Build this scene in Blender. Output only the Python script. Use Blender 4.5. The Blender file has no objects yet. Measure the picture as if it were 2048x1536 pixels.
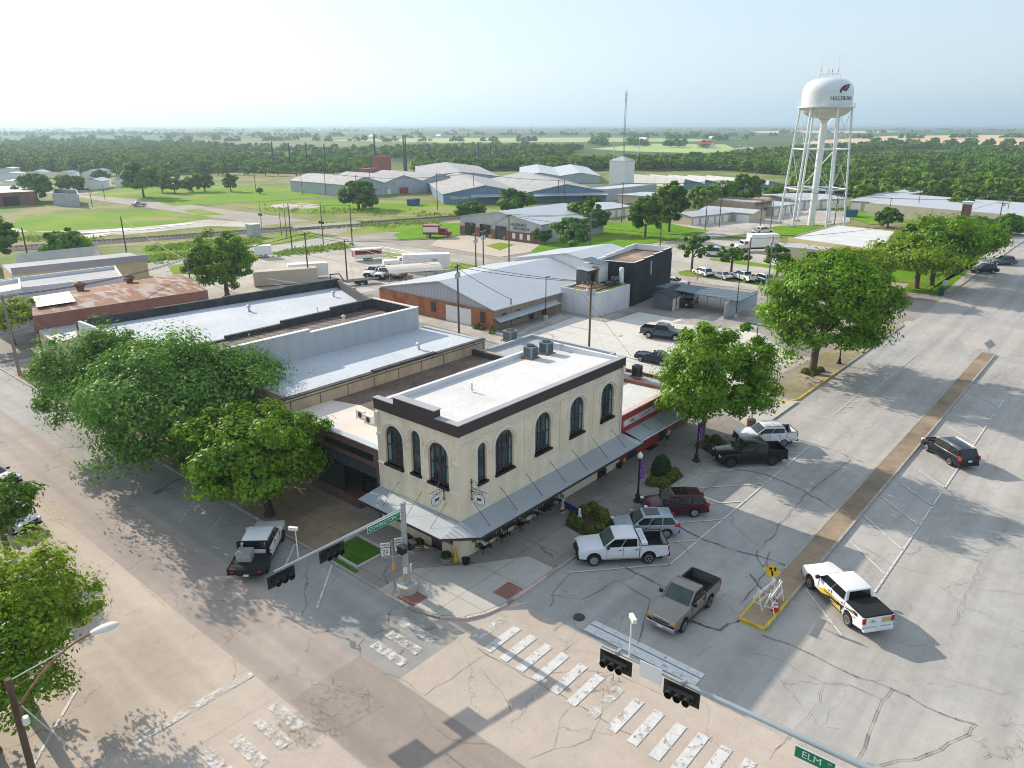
import bpy, bmesh, math, random
import numpy as np
from mathutils import Vector, Matrix
HAZE_D = .00021
rnd = random.Random(7)
R = math.radians
S = bpy.context.scene
COL = S.collection
# ---------------------------------------------------------------- camera frame (metres; X runs up Elm street, Y up Covington street, corner of the cream building = origin)
F_, CX, CY, HZ, CAMZ = 1500., 1024., 768., 520., 27.0
PITCH = math.atan(HZ / F_)
YAW = math.atan2(1354., math.hypot(F_, HZ))
EX = (math.sin(YAW), math.cos(YAW)); EY = (-math.cos(YAW), math.sin(YAW))
def _ray(px, py):
    x = (px-CX)/F_; y = (py-CY)/F_
    fw = math.cos(PITCH)-y*math.sin(PITCH); up = -math.sin(PITCH)-y*math.cos(PITCH)
    return (x*EX[0]+fw*EX[1], x*EY[0]+fw*EY[1], up)
_r0 = _ray(922.6, 1125); _t0 = -CAMZ/_r0[2]
CAM = (-_r0[0]*_t0, -_r0[1]*_t0, CAMZ)
def G(px, py, z=0.):
    "survey helper: the ground (or height z) point seen at a spot of the 2048x1536 photograph"
    r = _ray(px, py); t = (z-CAMZ)/r[2]
    return Vector((CAM[0]+r[0]*t, CAM[1]+r[1]*t, z))
def HT(x, y, py):
    fx = (x-CAM[0])*EX[1]+(y-CAM[1])*EY[1]
    r = _ray(CX, py); f = r[0]*EX[1]+r[1]*EY[1]
    return CAMZ+fx*r[2]/f
cd = bpy.data.cameras.new('camera'); cam = bpy.data.objects.new('camera', cd); COL.objects.link(cam)
cd.sensor_width = 36; cd.lens = 36*F_/2048.; cd.clip_end = 90000; cd.clip_start = .3
cam.location = CAM
right = Vector((EX[0], EY[0], 0)); fwd = Vector((EX[1], EY[1], 0))
vd = fwd*math.cos(PITCH)+Vector((0, 0, -math.sin(PITCH)))
upv = right.cross(vd)
cam.matrix_world = Matrix.Translation(CAM) @ Matrix((right, upv, -vd)).transposed().to_4x4()
S.camera = cam
# ---------------------------------------------------------------- light
SUN_AZ = R(2.0); SUN_EL = R(26.0)     # azimuth from +Y towards +X
w = bpy.data.worlds.new('World'); S.world = w; w.use_nodes = True
nt = w.node_tree; bg = nt.nodes['Background']
sky = nt.nodes.new('ShaderNodeTexSky'); sky.sky_type = 'NISHITA'; sky.sun_disc = False
sky.sun_elevation = SUN_EL; sky.sun_rotation = SUN_AZ; sky.dust_density = 1.3; sky.air_density = 1.0; sky.ozone_density = 1.6; sky.altitude = 150
mx_ = nt.nodes.new('ShaderNodeMixRGB'); mx_.inputs[0].default_value = .84; mx_.inputs[2].default_value = (1.62, 1.88, 2.14, 1)   # thin even veil of summer haze over the clear sky
nt.links.new(sky.outputs[0], mx_.inputs[1]); nt.links.new(mx_.outputs[0], bg.inputs[0]); bg.inputs[1].default_value = .15
sl = bpy.data.lights.new('sun', 'SUN'); sl.energy = 2.75; sl.angle = R(.5); sl.color = (1, .89, .75)
so = bpy.data.objects.new('sun', sl); COL.objects.link(so)
sd = Vector((math.sin(SUN_AZ)*math.cos(SUN_EL), math.cos(SUN_AZ)*math.cos(SUN_EL), math.sin(SUN_EL)))
so.rotation_euler = sd.to_track_quat('Z', 'Y').to_euler(); so.location = (0, 60, 60)
S.view_settings.view_transform = 'Standard'; S.view_settings.look = 'None'; S.view_settings.gamma = 1
S.view_settings.exposure = 1.33
S.cycles.max_bounces = 6; S.cycles.volume_bounces = 0; S.cycles.transparent_max_bounces = 8
S.cycles.use_denoising = True; S.cycles.filter_width = 1.05
# ---------------------------------------------------------------- materials
def lin(r, g, b, k=1.):
    f = lambda c: ((c/255+.055)/1.055)**2.4 if c > 10 else c/255/12.92
    return (f(r)*k, f(g)*k, f(b)*k)
MATS = {}
class NT:
    def __init__(s, name):
        s.m = bpy.data.materials.new(name); s.m.use_nodes = True; s.t = s.m.node_tree
        s.b = s.t.nodes['Principled BSDF']
    def n(s, ty, **k):
        x = s.t.nodes.new('ShaderNode'+ty)
        for a, v in k.items():
            if a.startswith('i_'): x.inputs[a[2:].replace('_', ' ')].default_value = v
            elif a.startswith('n'): x.inputs[int(a[1:])].default_value = v
            else: setattr(x, a, v)
        return x
    def l(s, a, b): s.t.links.new(a, b)
    def math(s, op, a, b=None, clamp=False):
        x = s.t.nodes.new('ShaderNodeMath'); x.operation = op; x.use_clamp = clamp
        for i, v in enumerate((a, b)):
            if v is None: continue
            if isinstance(v, (int, float)): x.inputs[i].default_value = v
            else: s.l(v, x.inputs[i])
        return x.outputs[0]
    def mix(s, fac, a, b):
        x = s.t.nodes.new('ShaderNodeMixRGB')
        for i, v in enumerate((fac, a, b)):
            if isinstance(v, (int, float)): x.inputs[i].default_value = v
            elif isinstance(v, tuple): x.inputs[i].default_value = v+(1,) if len(v) == 3 else v
            else: s.l(v, x.inputs[i])
        return x.outputs[0]
    def scale(s, col, val):   # colour * scalar
        x = s.t.nodes.new('ShaderNodeVectorMath'); x.operation = 'SCALE'
        if isinstance(col, tuple): x.inputs[0].default_value = col
        else: s.l(col, x.inputs[0])
        s.l(val, x.inputs['Scale']); return x.outputs[0]
    def noise(s, sc, det=4, vec=None, lo=0., hi=1., f0=.3, f1=.7, rough=.55):
        x = s.n('TexNoise'); x.inputs['Scale'].default_value = sc; x.inputs['Detail'].default_value = det; x.inputs['Roughness'].default_value = rough
        s.l(vec if vec is not None else s.pos(), x.inputs['Vector'])
        r = s.n('MapRange'); r.inputs[1].default_value = f0; r.inputs[2].default_value = f1; r.inputs[3].default_value = lo; r.inputs[4].default_value = hi
        s.l(x.outputs[0], r.inputs[0]); return r.outputs[0]
    def pos(s):
        if not hasattr(s, '_p'): s._p = s.n('NewGeometry').outputs['Position']
        return s._p
    def xyz(s):
        if not hasattr(s, '_x'): q = s.n('SeparateXYZ'); s.l(s.pos(), q.inputs[0]); s._x = q.outputs
        return s._x
    def done(s, col, rough=.85, bump=None, bstr=.3, bdist=.02, metal=0, spec=.35):
        b = s.b
        if isinstance(col, tuple): b.inputs['Base Color'].default_value = col[:3]+(1,)
        else: s.l(col, b.inputs['Base Color'])
        b.inputs['Roughness'].default_value = rough; b.inputs['Metallic'].default_value = metal; b.inputs['Specular IOR Level'].default_value = spec
        if bump is not None:
            q = s.n('Bump'); q.inputs['Strength'].default_value = bstr; q.inputs['Distance'].default_value = bdist
            s.l(bump, q.inputs['Height']); s.l(q.outputs[0], b.inputs['Normal'])
        return s.m
def mat(name, c, rough=.85, var=.12, sc=.5, metal=0, spec=.3, coat=0, streak=0):
    if name in MATS: return MATS[name]
    t = NT(name)
    if var:
        a = t.noise(sc, 5, lo=1-var, hi=1+var); f = t.noise(sc*14, 3, lo=1-var*.5, hi=1+var*.5)
        v = t.math('MULTIPLY', a, f)
        if streak:
            q = t.n('Mapping'); q.inputs['Scale'].default_value = (2.2, 2.2, .25); t.l(t.pos(), q.inputs[0])
            v = t.math('MULTIPLY', v, t.noise(1.3, 4, q.outputs[0], lo=1-streak, hi=1+streak*.4, f0=.35, f1=.6))
        m = t.done(t.scale(c, v), rough, metal=metal, spec=spec)
    else: m = t.done(c, rough, metal=metal, spec=spec)
    if coat: t.b.inputs['Coat Weight'].default_value = coat; t.b.inputs['Coat Roughness'].default_value = .04
    MATS[name] = m; return m
def corr(name, c, ax, pitch, amp=.25, rough=.5, metal=0, var=.1, c2=None, f2=(.45, .6), sc2=.6, st=.6, spec=.4):
    "ribbed sheet: ax = direction across the ribs"
    t = NT(name); q = t.n('VectorMath', operation='DOT_PRODUCT'); t.l(t.pos(), q.inputs[0]); q.inputs[1].default_value = ax
    s_ = t.math('SINE', t.math('MULTIPLY', q.outputs['Value'], 2*math.pi/pitch))
    r = t.math('POWER', t.math('ADD', t.math('MULTIPLY', s_, .5), .5), 3)
    col = t.scale(c, t.noise(.4, 5, lo=1-var, hi=1+var))
    if c2:
        mp = t.n('Mapping'); k = [st if abs(a) > .5 else 1. for a in ax]; mp.inputs['Scale'].default_value = (1 if abs(ax[0]) > .5 else .25, 1 if abs(ax[1]) > .5 else .25, 1)
        t.l(t.pos(), mp.inputs[0]); col = t.mix(t.noise(sc2, 6, mp.outputs[0], f0=f2[0], f1=f2[1]), col, c2)
    col = t.scale(col, t.math('SUBTRACT', 1.0, t.math('MULTIPLY', r, amp)))
    MATS[name] = t.done(col, rough, bump=r, bstr=.5, bdist=.03, metal=metal, spec=spec); return MATS[name]
def bricks(name, c1, c2, mortar, bw=.22, bh=.075, ms=.012, var=.15, c3=None, rough=.9):
    t = NT(name); x, y, z = t.xyz(); cb = t.n('CombineXYZ'); t.l(t.math('ADD', x, y), cb.inputs[0]); t.l(z, cb.inputs[1])
    b = t.n('TexBrick'); b.inputs['Color1'].default_value = c1+(1,); b.inputs['Color2'].default_value = c2+(1,); b.inputs['Mortar'].default_value = mortar+(1,)
    b.inputs['Scale'].default_value = 1; b.inputs['Brick Width'].default_value = bw; b.inputs['Row Height'].default_value = bh; b.inputs['Mortar Size'].default_value = ms
    t.l(cb.outputs[0], b.inputs['Vector']); col = b.outputs[0]
    if c3: col = t.mix(t.noise(.5, 6, f0=.45, f1=.62), col, c3)
    mp = t.n('Mapping'); mp.inputs['Scale'].default_value = (1.5, 1.5, .25); t.l(t.pos(), mp.inputs[0])
    v = t.math('MULTIPLY', t.noise(.5, 5, lo=1-var, hi=1+var), t.noise(.9, 4, mp.outputs[0], lo=.87, hi=1.05))
    MATS[name] = t.done(t.scale(col, v), rough, bump=b.outputs['Fac'], bstr=-.3, bdist=.01); return MATS[name]
def paving(name, c, c2=None, lane=None, crack=6., cw=.018, cs=.55, joint=None, var=.10, stain=.0, rough=.9, patchy=.5, grain=9, cmask=(.42, .55)):
    t = NT(name)
    v = t.math('MULTIPLY', t.noise(.16, 6, lo=1-var, hi=1+var*.6), t.noise(grain, 4, lo=1-var*.7, hi=1+var*.7, rough=.7))
    v = t.math('MULTIPLY', v, t.noise(1.1, 5, lo=1-var*.7, hi=1+var*.5))
    col = t.scale(c, v)
    if c2: col = t.mix(t.noise(.09, 5, f0=.5-patchy*.2, f1=.5+patchy*.2), col, t.scale(c2, v))
    if lane:
        mp = t.n('Mapping'); mp.inputs['Scale'].default_value = lane; t.l(t.pos(), mp.inputs[0]); col = t.scale(col, t.noise(1., 5, mp.outputs[0], lo=.86, hi=1.05, f0=.35, f1=.6))
    if stain: col = t.scale(col, t.noise(.35, 3, lo=1-stain, hi=1, f0=.28, f1=.42))
    if crack:
        nz = t.n('TexNoise'); nz.inputs['Scale'].default_value = .5; nz.inputs['Detail'].default_value = 6; nz.inputs['Roughness'].default_value = .6; t.l(t.pos(), nz.inputs['Vector'])
        a = t.n('VectorMath', operation='MULTIPLY_ADD'); t.l(nz.outputs['Color'], a.inputs[0]); a.inputs[1].default_value = (2.6, 2.6, 0); t.l(t.pos(), a.inputs[2])
        fl = t.n('VectorMath', operation='MULTIPLY'); t.l(a.outputs[0], fl.inputs[0]); fl.inputs[1].default_value = (1, 1, 0)
        vo = t.n('TexVoronoi', feature='DISTANCE_TO_EDGE'); vo.inputs['Scale'].default_value = 1/crack; t.l(fl.outputs[0], vo.inputs['Vector'])
        wv = t.noise(.35, 2, lo=0, hi=1, f0=cmask[0], f1=cmask[1])
        cr = t.math('LESS_THAN', vo.outputs['Distance'], t.math('MULTIPLY', wv, cw/crack*1.6))
        col = t.scale(col, t.math('SUBTRACT', 1.0, t.math('MULTIPLY', cr, cs)))
    if joint:
        x, y, z = t.xyz()
        for q, p, o in ((x, joint[0], joint[2]), (y, joint[1], joint[3])):
            m = t.math('ABSOLUTE', t.math('SUBTRACT', t.math('MODULO', t.math('ADD', q, 1000*p-o), p), p/2))
            col = t.scale(col, t.math('SUBTRACT', 1.0, t.math('MULTIPLY', t.math('GREATER_THAN', m, p/2-.025), .4)))
    MATS[name] = t.done(col, rough, spec=.25); return MATS[name]
def leaf(name, dark, light, trans=.35, hue=None):
    t = NT(name); g = t.n('NewGeometry'); t._p = g.outputs['Position']
    rr = g.outputs['Random Per Island']
    k = t.math('ADD', t.math('MULTIPLY', rr, .55), t.math('MULTIPLY', t.noise(.55, 3), .45))
    c = t.mix(k, dark, light)
    d = t.n('BsdfDiffuse'); t.l(c, d.inputs[0]); tr = t.n('BsdfTranslucent')
    t.l(t.mix(.5, c, t.scale(light, t.math('ADD', 1.1, 0))), tr.inputs[0])
    gl = t.n('BsdfGlossy'); gl.inputs['Roughness'].default_value = .45; gl.inputs[0].default_value = (.9, .95, .9, 1)
    m1 = t.n('MixShader'); m1.inputs[0].default_value = trans; t.l(d.outputs[0], m1.inputs[1]); t.l(tr.outputs[0], m1.inputs[2])
    m2 = t.n('MixShader'); m2.inputs[0].default_value = .022; t.l(m1.outputs[0], m2.inputs[1]); t.l(gl.outputs[0], m2.inputs[2])
    out = t.t.nodes['Material Output']; t.l(m2.outputs[0], out.inputs[0]); MATS[name] = t.m; return t.m
def grass(name, c, c2, sc=.25, c3=None):
    t = NT(name); v = t.noise(6, 4, lo=.7, hi=1.3, rough=.75)
    col = t.mix(t.noise(sc, 6, f0=.35, f1=.65), c, c2)
    if c3: col = t.mix(t.noise(sc*.6, 6, f0=.52, f1=.66), col, c3)
    MATS[name] = t.done(t.scale(col, v), .95, bump=t.noise(10, 3), bstr=.8, bdist=.08, spec=.1); return MATS[name]
M = MATS
# ---------------------------------------------------------------- mesh builder
ORG = {}
class MB:
    def __init__(s): s.v = []; s.f = []; s.m = []; s.ms = []
    def mi(s, m):
        if m not in s.ms: s.ms.append(m)
        return s.ms.index(m)
    def add(s, vs, fs, m, X=None):
        o = len(s.v); k = s.mi(m)
        s.v += [tuple(X @ Vector(p)) for p in vs] if X is not None else [tuple(p) for p in vs]
        s.f += [tuple(i+o for i in f) for f in fs]; s.m += [k]*len(fs); return s
    def box(s, a, b, m, X=None):
        x0, y0, z0 = [min(a[i], b[i]) for i in range(3)]; x1, y1, z1 = [max(a[i], b[i]) for i in range(3)]
        return s.add([(x0,y0,z0),(x1,y0,z0),(x1,y1,z0),(x0,y1,z0),(x0,y0,z1),(x1,y0,z1),(x1,y1,z1),(x0,y1,z1)],
              [(0,3,2,1),(4,5,6,7),(0,1,5,4),(1,2,6,5),(2,3,7,6),(3,0,4,7)], m, X)
    def cbox(s, c, d, m, rz=0, X=None):
        T = Matrix.Translation(c) @ Matrix.Rotation(rz, 4, 'Z')
        if X is not None: T = X @ T
        h = [q/2 for q in d]; return s.box((-h[0],-h[1],-h[2]), h, m, T)
    def prism(s, poly, z0, z1, m, X=None, cap=True):
        n = len(poly); vs = [(p[0],p[1],z0) for p in poly]+[(p[0],p[1],z1) for p in poly]
        fs = [(i,(i+1)%n,(i+1)%n+n,i+n) for i in range(n)]
        if cap: fs += [tuple(range(n,2*n)), tuple(reversed(range(n)))]
        return s.add(vs, fs, m, X)
    def poly(s, pts, m, X=None): return s.add(pts, [tuple(range(len(pts)))], m, X)
    def sheet(s, pts, z, m): return s.poly([(p[0],p[1],z) for p in pts], m)
    def tube(s, a, b, r0, r1, m, n=8, cap=True, X=None):
        a = Vector(a); b = Vector(b); d = (b-a)
        if d.length < 1e-6: return s
        q = d.to_track_quat('Z','Y').to_matrix(); vs = []
        for p, r in ((a,r0),(b,r1)):
            for i in range(n):
                t = 2*math.pi*i/n; vs.append(p+q@Vector((math.cos(t)*r, math.sin(t)*r, 0)))
        fs = [(i,(i+1)%n,(i+1)%n+n,i+n) for i in range(n)]
        if cap: fs += [tuple(range(n,2*n)), tuple(reversed(range(n)))]
        return s.add(vs, fs, m, X)
    def path(s, pts, r, m, n=6, X=None):
        for a, b in zip(pts[:-1], pts[1:]): s.tube(a, b, r, r, m, n, True, X)
        return s
    def lathe(s, prof, m, c=(0,0,0), n=16, X=None):
        vs = []; k = len(prof)
        for r, z in prof:
            for i in range(n):
                t = 2*math.pi*i/n; vs.append((c[0]+r*math.cos(t), c[1]+r*math.sin(t), c[2]+z))
        fs = [(j*n+i, j*n+(i+1)%n, (j+1)*n+(i+1)%n, (j+1)*n+i) for j in range(k-1) for i in range(n)]
        fs += [tuple(range((k-1)*n, k*n)), tuple(reversed(range(n)))]
        return s.add(vs, fs, m, X)
    def build(s, name, par=None, smooth=False, org=None, local=False):
        me = bpy.data.meshes.new(name)
        o = Vector((0,0,0))
        if not local:
            if par is not None: o = ORG.get(par, Vector((0,0,0)))
            elif org is not None: o = Vector(org)
        me.from_pydata([tuple(Vector(p)-o) for p in s.v] if o.length else s.v, [], s.f)
        for q in s.ms: me.materials.append(q)
        me.polygons.foreach_set('material_index', s.m)
        if smooth: me.polygons.foreach_set('use_smooth', [True]*len(s.f))
        me.update(); ob = bpy.data.objects.new(name, me); COL.objects.link(ob)
        if par is not None: ob.parent = par
        elif org is not None: ob.location = o
        ORG[ob] = o
        return ob
def autosm(ob, a=35):
    bm = bmesh.new(); bm.from_mesh(ob.data)
    for f in bm.faces: f.smooth = True
    for e in bm.edges:
        if len(e.link_faces) == 2 and e.calc_face_angle(0) > R(a): e.smooth = False
    bm.to_mesh(ob.data); bm.free(); return ob
LAB = {}
def tag(o, label, cat, group=None, kind=None):
    o['label'] = label; o['category'] = cat
    if group: o['group'] = group
    if kind: o['kind'] = kind
    return o
def thing(name, label, cat, loc=(0,0,0), rz=0, group=None):
    e = bpy.data.objects.new(name, None); COL.objects.link(e); e.location = loc; e.rotation_euler = (0,0,rz); e.empty_display_size = .5
    ORG[e] = Vector(loc); return tag(e, label, cat, group)
def struct(o, label=None):
    o['kind'] = 'structure'
    if label: o['label'] = label
    return o
def dup(root, loc, rz, label, group=None):
    r = root.copy(); COL.objects.link(r); r.location = loc; r.rotation_euler = (0,0,rz); r['label'] = label
    if group: r['group'] = group
    for ch in list(root.children):
        c = ch.copy(); COL.objects.link(c); c.parent = r
        for g in ch.children:
            d = g.copy(); COL.objects.link(d); d.parent = c
    return r
_tc = {}
def text_geo(s, size=1., bold=0.):
    "outline letters as flat faces, centred on the origin in XY"
    k = (s, size, bold)
    if k in _tc: return _tc[k]
    c = bpy.data.curves.new('t', 'FONT'); c.body = s; c.size = size; c.align_x = 'CENTER'; c.align_y = 'CENTER'; c.offset = bold*size; c.resolution_u = 2
    o = bpy.data.objects.new('t', c); COL.objects.link(o); bpy.context.view_layer.update()
    dg = bpy.context.evaluated_depsgraph_get(); me = bpy.data.meshes.new_from_object(o.evaluated_get(dg))
    vs = [tuple(v.co) for v in me.vertices]; fs = [tuple(p.vertices) for p in me.polygons]
    bpy.data.objects.remove(o); bpy.data.curves.remove(c); bpy.data.meshes.remove(me)
    _tc[k] = (vs, fs); return vs, fs
def frame(o, xd, zd=(0,0,1)):
    "matrix placing text XY onto the plane spanned by xd (reading direction) and zd (up), origin o"
    x = Vector(xd).normalized(); z = Vector(zd).normalized(); n = x.cross(z)
    return Matrix.Translation(o) @ Matrix((x, z, n)).transposed().to_4x4()
# ================================================================ SETTING: ground, roads, markings
t = NT('farmland')
x_, y_, z_ = t.xyz()
mp = t.n('Mapping'); mp.inputs['Scale'].default_value = (1/950., 1/520., 0); mp.inputs['Rotation'].default_value = (0, 0, .5); t.l(t.pos(), mp.inputs[0])
vo = t.n('TexVoronoi'); vo.inputs['Scale'].default_value = 1; t.l(mp.outputs[0], vo.inputs['Vector'])
sx = t.n('SeparateXYZ'); t.l(vo.outputs['Color'], sx.inputs[0])
cr = t.n('ValToRGB'); t.l(sx.outputs[0], cr.inputs[0]); e = cr.color_ramp; e.interpolation = 'CONSTANT'
for p, c in ((.0, (.085,.15,.045)), (.3, (.13,.19,.06)), (.5, (.20,.24,.09)), (.62, (.07,.12,.04)), (.76, (.27,.27,.12)), (.88, (.11,.18,.06))):
    k = e.elements.new(p) if p else e.elements[0]; k.color = c+(1,)
e.elements.remove(e.elements[-1])
far = t.scale(cr.outputs[0], t.noise(.012, 5, lo=.5, hi=.85))
near = t.mix(t.noise(.05, 6, f0=.4, f1=.6), (.13,.19,.035), (.27,.24,.12))
ln = t.n('VectorMath', operation='LENGTH'); t.l(t.pos(), ln.inputs[0])
mr = t.n('MapRange'); mr.inputs[1].default_value = 420; mr.inputs[2].default_value = 560; t.l(ln.outputs['Value'], mr.inputs[0])
M['farmland'] = t.done(t.mix(mr.outputs[0], near, far), .95, spec=.1)
paving('town_base', (.44,.40,.34), (.34,.31,.27), crack=0, var=.14)
paving('elm', (.42,.39,.355), (.38,.365,.345), lane=(.03,.7,1), crack=5.5, cw=.022, cs=.20, stain=.10, var=.10)
paving('inter', (.48,.405,.34), (.43,.375,.32), crack=6.5, cw=.02, cs=.28, var=.10)
paving('cov_grey', (.31,.30,.285), (.35,.335,.31), lane=(.7,.03,1), crack=7., cw=.03, cs=.45, var=.1)
paving('cov_brown', (.34,.29,.26), (.38,.32,.28), lane=(.9,.03,1), crack=5., cw=.02, cs=.35, var=.09, grain=14)
paving('cov_beige', (.48,.40,.33), (.43,.36,.30), lane=(.6,.025,1), crack=7., cw=.018, cs=.35, var=.09)
paving('back_asphalt', (.30,.26,.225), (.34,.30,.26), crack=8., cw=.02, cs=.3, var=.1)
paving('back_road', (.40,.385,.36), (.35,.34,.32), crack=0, var=.12)
paving('sidewalk', (.33,.30,.265), (.27,.245,.22), crack=9., cw=.02, cs=.5, joint=(2.4,2.35,0,0), var=.13, stain=.15)
paving('apron', (.46,.43,.385), crack=8., cw=.02, cs=.45, joint=(3.4,3.2,.4,.6), var=.07)
paving('lotwhite', (.60,.57,.52), crack=0, joint=(4.5,4.5,.3,.6), var=.05)
paving('medianc', (.37,.275,.18), (.24,.185,.135), crack=0, joint=(3.,50,0,10), var=.22, stain=.25)
paving('yard', (.50,.46,.40), (.40,.36,.31), crack=0, var=.16, stain=.15)
paving('firedrive', (.50,.43,.35), crack=0, joint=(5,5,0,0), var=.08)
paving('gravel', (.50,.46,.41), (.3,.28,.26), crack=0, var=.3, grain=5)
paving('ballast', (.17,.155,.145), (.11,.10,.10), crack=0, var=.3, grain=6)
paving('dirt', (.40,.33,.24), (.24,.22,.10), crack=0, var=.25)
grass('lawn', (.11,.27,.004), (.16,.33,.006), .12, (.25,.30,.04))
grass('field', (.13,.28,.008), (.21,.32,.018), .06, (.33,.31,.11))
grass('verge', (.18,.25,.05), (.31,.28,.13), .12, (.42,.34,.22))
mat('tan_field', (.62,.46,.25), var=.08, sc=.02); mat('green_field', (.33,.42,.14), var=.1, sc=.02)
def paint(name, c, wear=(.42,.5)):
    t = NT(name); col = t.scale(c, t.noise(3, 4, lo=.85, hi=1.05))
    t.done(col, .7); tr = t.n('BsdfTransparent'); mx = t.n('MixShader')
    f = t.noise(2.2, 8, lo=0, hi=1, f0=wear[0], f1=wear[1], rough=.75); t.l(f, mx.inputs[0]); t.l(tr.outputs[0], mx.inputs[1]); t.l(t.b.outputs[0], mx.inputs[2])
    t.l(mx.outputs[0], t.t.nodes['Material Output'].inputs[0]); M[name] = t.m
paint('line_white', (.60,.59,.57), (.37,.45)); paint('bar_grey', (.66,.66,.65), (.30,.42)); paint('line_worn', (.62,.60,.57), (.40,.60)); paint('line_yellow', (.62,.42,.13), (.46,.62))
mat('kerb', (.36,.33,.29), var=.2, sc=2); mat('kerb_yellow', (.62,.42,.04), var=.25, sc=2); mat('kerb_pink', (.56,.44,.40), var=.2, sc=3)
mat('red_pad', (.26,.13,.10), var=.15, sc=4); mat('mulch', (.06,.042,.03), var=.4, sc=6)
def sheet(name, pts, z, m):
    return struct(MB().sheet(pts, z, m).build(name))
def psheet(name, px, z, m): return sheet(name, [G(a, b) for a, b in px], z, m)
def rect(x0, y0, x1, y1): return [(x0,y0),(x1,y0),(x1,y1),(x0,y1)]
sheet('ground', rect(-45000,-45000,45000,45000), 0, M['farmland'])
psheet('field', [(1600,288),(1640,281),(1780,272),(2120,269),(2120,291),(1800,289),(1700,290)], .30, M['tan_field'])
psheet('field', [(1500,263),(1600,261),(1800,263),(1760,266),(1520,266)], .30, M['tan_field'])
psheet('field', [(1930,309),(1960,305),(2110,302),(2110,316),(1960,316)], .25, M['green_field'])
psheet('field', [(640,281),(800,277),(1200,275),(1430,279),(1400,283),(900,286)], .25, M['green_field'])
psheet('field', [(1180,298),(1300,288),(1450,289),(1480,302),(1400,307),(1250,303)], .25, M['green_field'])
sheet('town_ground', rect(-70,-100,135,128), .02, M['town_base'])
sheet('elm_street', rect(-70,-100,420,-5.35), .03, M['elm'])
sheet('intersection', rect(-70,-100,-.9,-1.5), .04, M['inter'])
sheet('street', rect(-10.05,-13.8,-5.5,100), .05, M['cov_grey']); sheet('street', rect(-14.6,-14.5,-10.05,140), .05, M['cov_brown'])
sheet('street', rect(-60,.9,-14.6,140), .05, M['cov_beige'])
sheet('intersection', rect(-70,-1.5,-14.6,.9), .045, M['inter']); sheet('intersection_slab', rect(-10.05,-100,-.95,-5.2), .06, M['inter'])
sheet('street', rect(88,-5.6,102.5,340), .05, M['back_asphalt'])
psheet('street', [(1795,650),(1885,597),(1868,565),(1700,600),(1700,640)], .055, M['back_asphalt'])
psheet('street', [(-60,470),(60,463),(250,470),(420,452),(560,457),(660,470),(560,447),(420,440),(250,438),(0,452)], .03, M['yard'])
# lawns, yards and tracks seen behind the warehouses
psheet('grass_field', [(20,455),(40,432),(160,425),(330,424),(420,436),(365,446),(250,457),(60,463)], .06, M['field'])
psheet('grass_field', [(160,390),(290,375),(480,372),(600,376),(650,394),(560,401),(345,412),(300,399),(200,393)], .06, M['field'])
psheet('grass_field', [(365,421),(400,418),(450,430),(400,431)], .07, M['field'])
psheet('grass_field', [(475,413),(560,402),(700,398),(900,408),(1000,420),(1090,432),(1060,441),(860,428),(640,428),(540,423)], .06, M['field'])
psheet('dirt_circle', [(592+52*math.cos(i*.449), 412.5+5.6*math.sin(i*.449)) for i in range(14)], .08, M['yard'])
psheet('verge', [(200,480),(420,462),(640,440),(640,446),(700,432),(1090,426),(1100,436),(900,440),(700,450),(520,470),(330,490),(200,495)], .055, M['verge'])
psheet('verge', [(280,492),(500,482),(620,462),(630,470),(560,487),(430,503),(290,515)], .06, M['field'])
psheet('verge', [(670,470),(740,452),(1080,440),(1090,446),(760,466),(700,473)], .06, M['field'])
psheet('service_road', [(300,528),(420,505),(560,490),(640,476),(680,474),(640,490),(560,503),(430,522),(330,545)], .07, M['back_road'])
psheet('grass_patch', [(335,532),(430,520),(560,503),(650,492),(700,488),(690,494),(560,510),(400,548),(345,548)], .08, M['field'])
psheet('yard', [(480,590),(400,560),(540,510),(690,496),(760,505),(905,545),(860,575),(700,600)], .09, M['yard'])
psheet('grass_patch', [(755,502),(790,507),(985,536),(1060,545),(1000,553),(870,535),(760,512)], .10, M['lawn'])
psheet('grass_lawn', [(785,470),(850,452),(930,447),(930,471),(876,480),(800,480)], .10, M['lawn'])
psheet('fire_station_drive', [(876,480),(930,470),(1080,490),(1060,505),(1000,515),(860,492)], .11, M['firedrive'])
psheet('grass_lawn', [(970,492),(1000,486),(1030,490),(1000,502)], .12, M['lawn'])
psheet('grass_lawn', [(1025,498),(1060,487),(1110,470),(1230,448),(1300,441),(1420,462),(1400,470),(1230,500),(1120,515)], .10, M['lawn'])
psheet('storage_drive', [(1240,470),(1380,440),(1560,415),(1700,425),(1700,445),(1480,470),(1400,480),(1300,475)], .08, M['yard'])
psheet('grass_lawn', [(1500,465),(1560,452),(1640,450),(1740,455),(1650,470),(1545,472)], .12, M['lawn'])
psheet('grass_lawn', [(1680,430),(1750,425),(1800,430),(1850,442),(1740,450)], .12, M['lawn'])
psheet('parking_lot', [(1310,505),(1420,480),(1540,480),(1760,540),(1640,600),(1350,560)], .10, M['yard'])
psheet('grass_strip', [(1355,545),(1375,541),(1500,560),(1640,585),(1640,590),(1490,568),(1360,551)], .14, M['lawn'])
psheet('grass_strip', [(1420,517),(1480,522),(1640,545),(1640,550),(1470,528),(1420,521)], .14, M['lawn'])
psheet('grass_lawn', [(1800,584),(1830,560),(1900,540),(1960,525),(1945,520),(1935,545),(1880,592),(1850,588)], .13, M['lawn'])
sheet('grass_lawn', rect(117,-2.4,165,18), .125, M['lawn'])
sheet('sidewalk', rect(112,-5.3,420,-2.4), .12, M['apron'])
MB().box((112,-5.45,0),(420,-5.3,.15), M['kerb']).build('kerb')['kind'] = 'structure'
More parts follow.
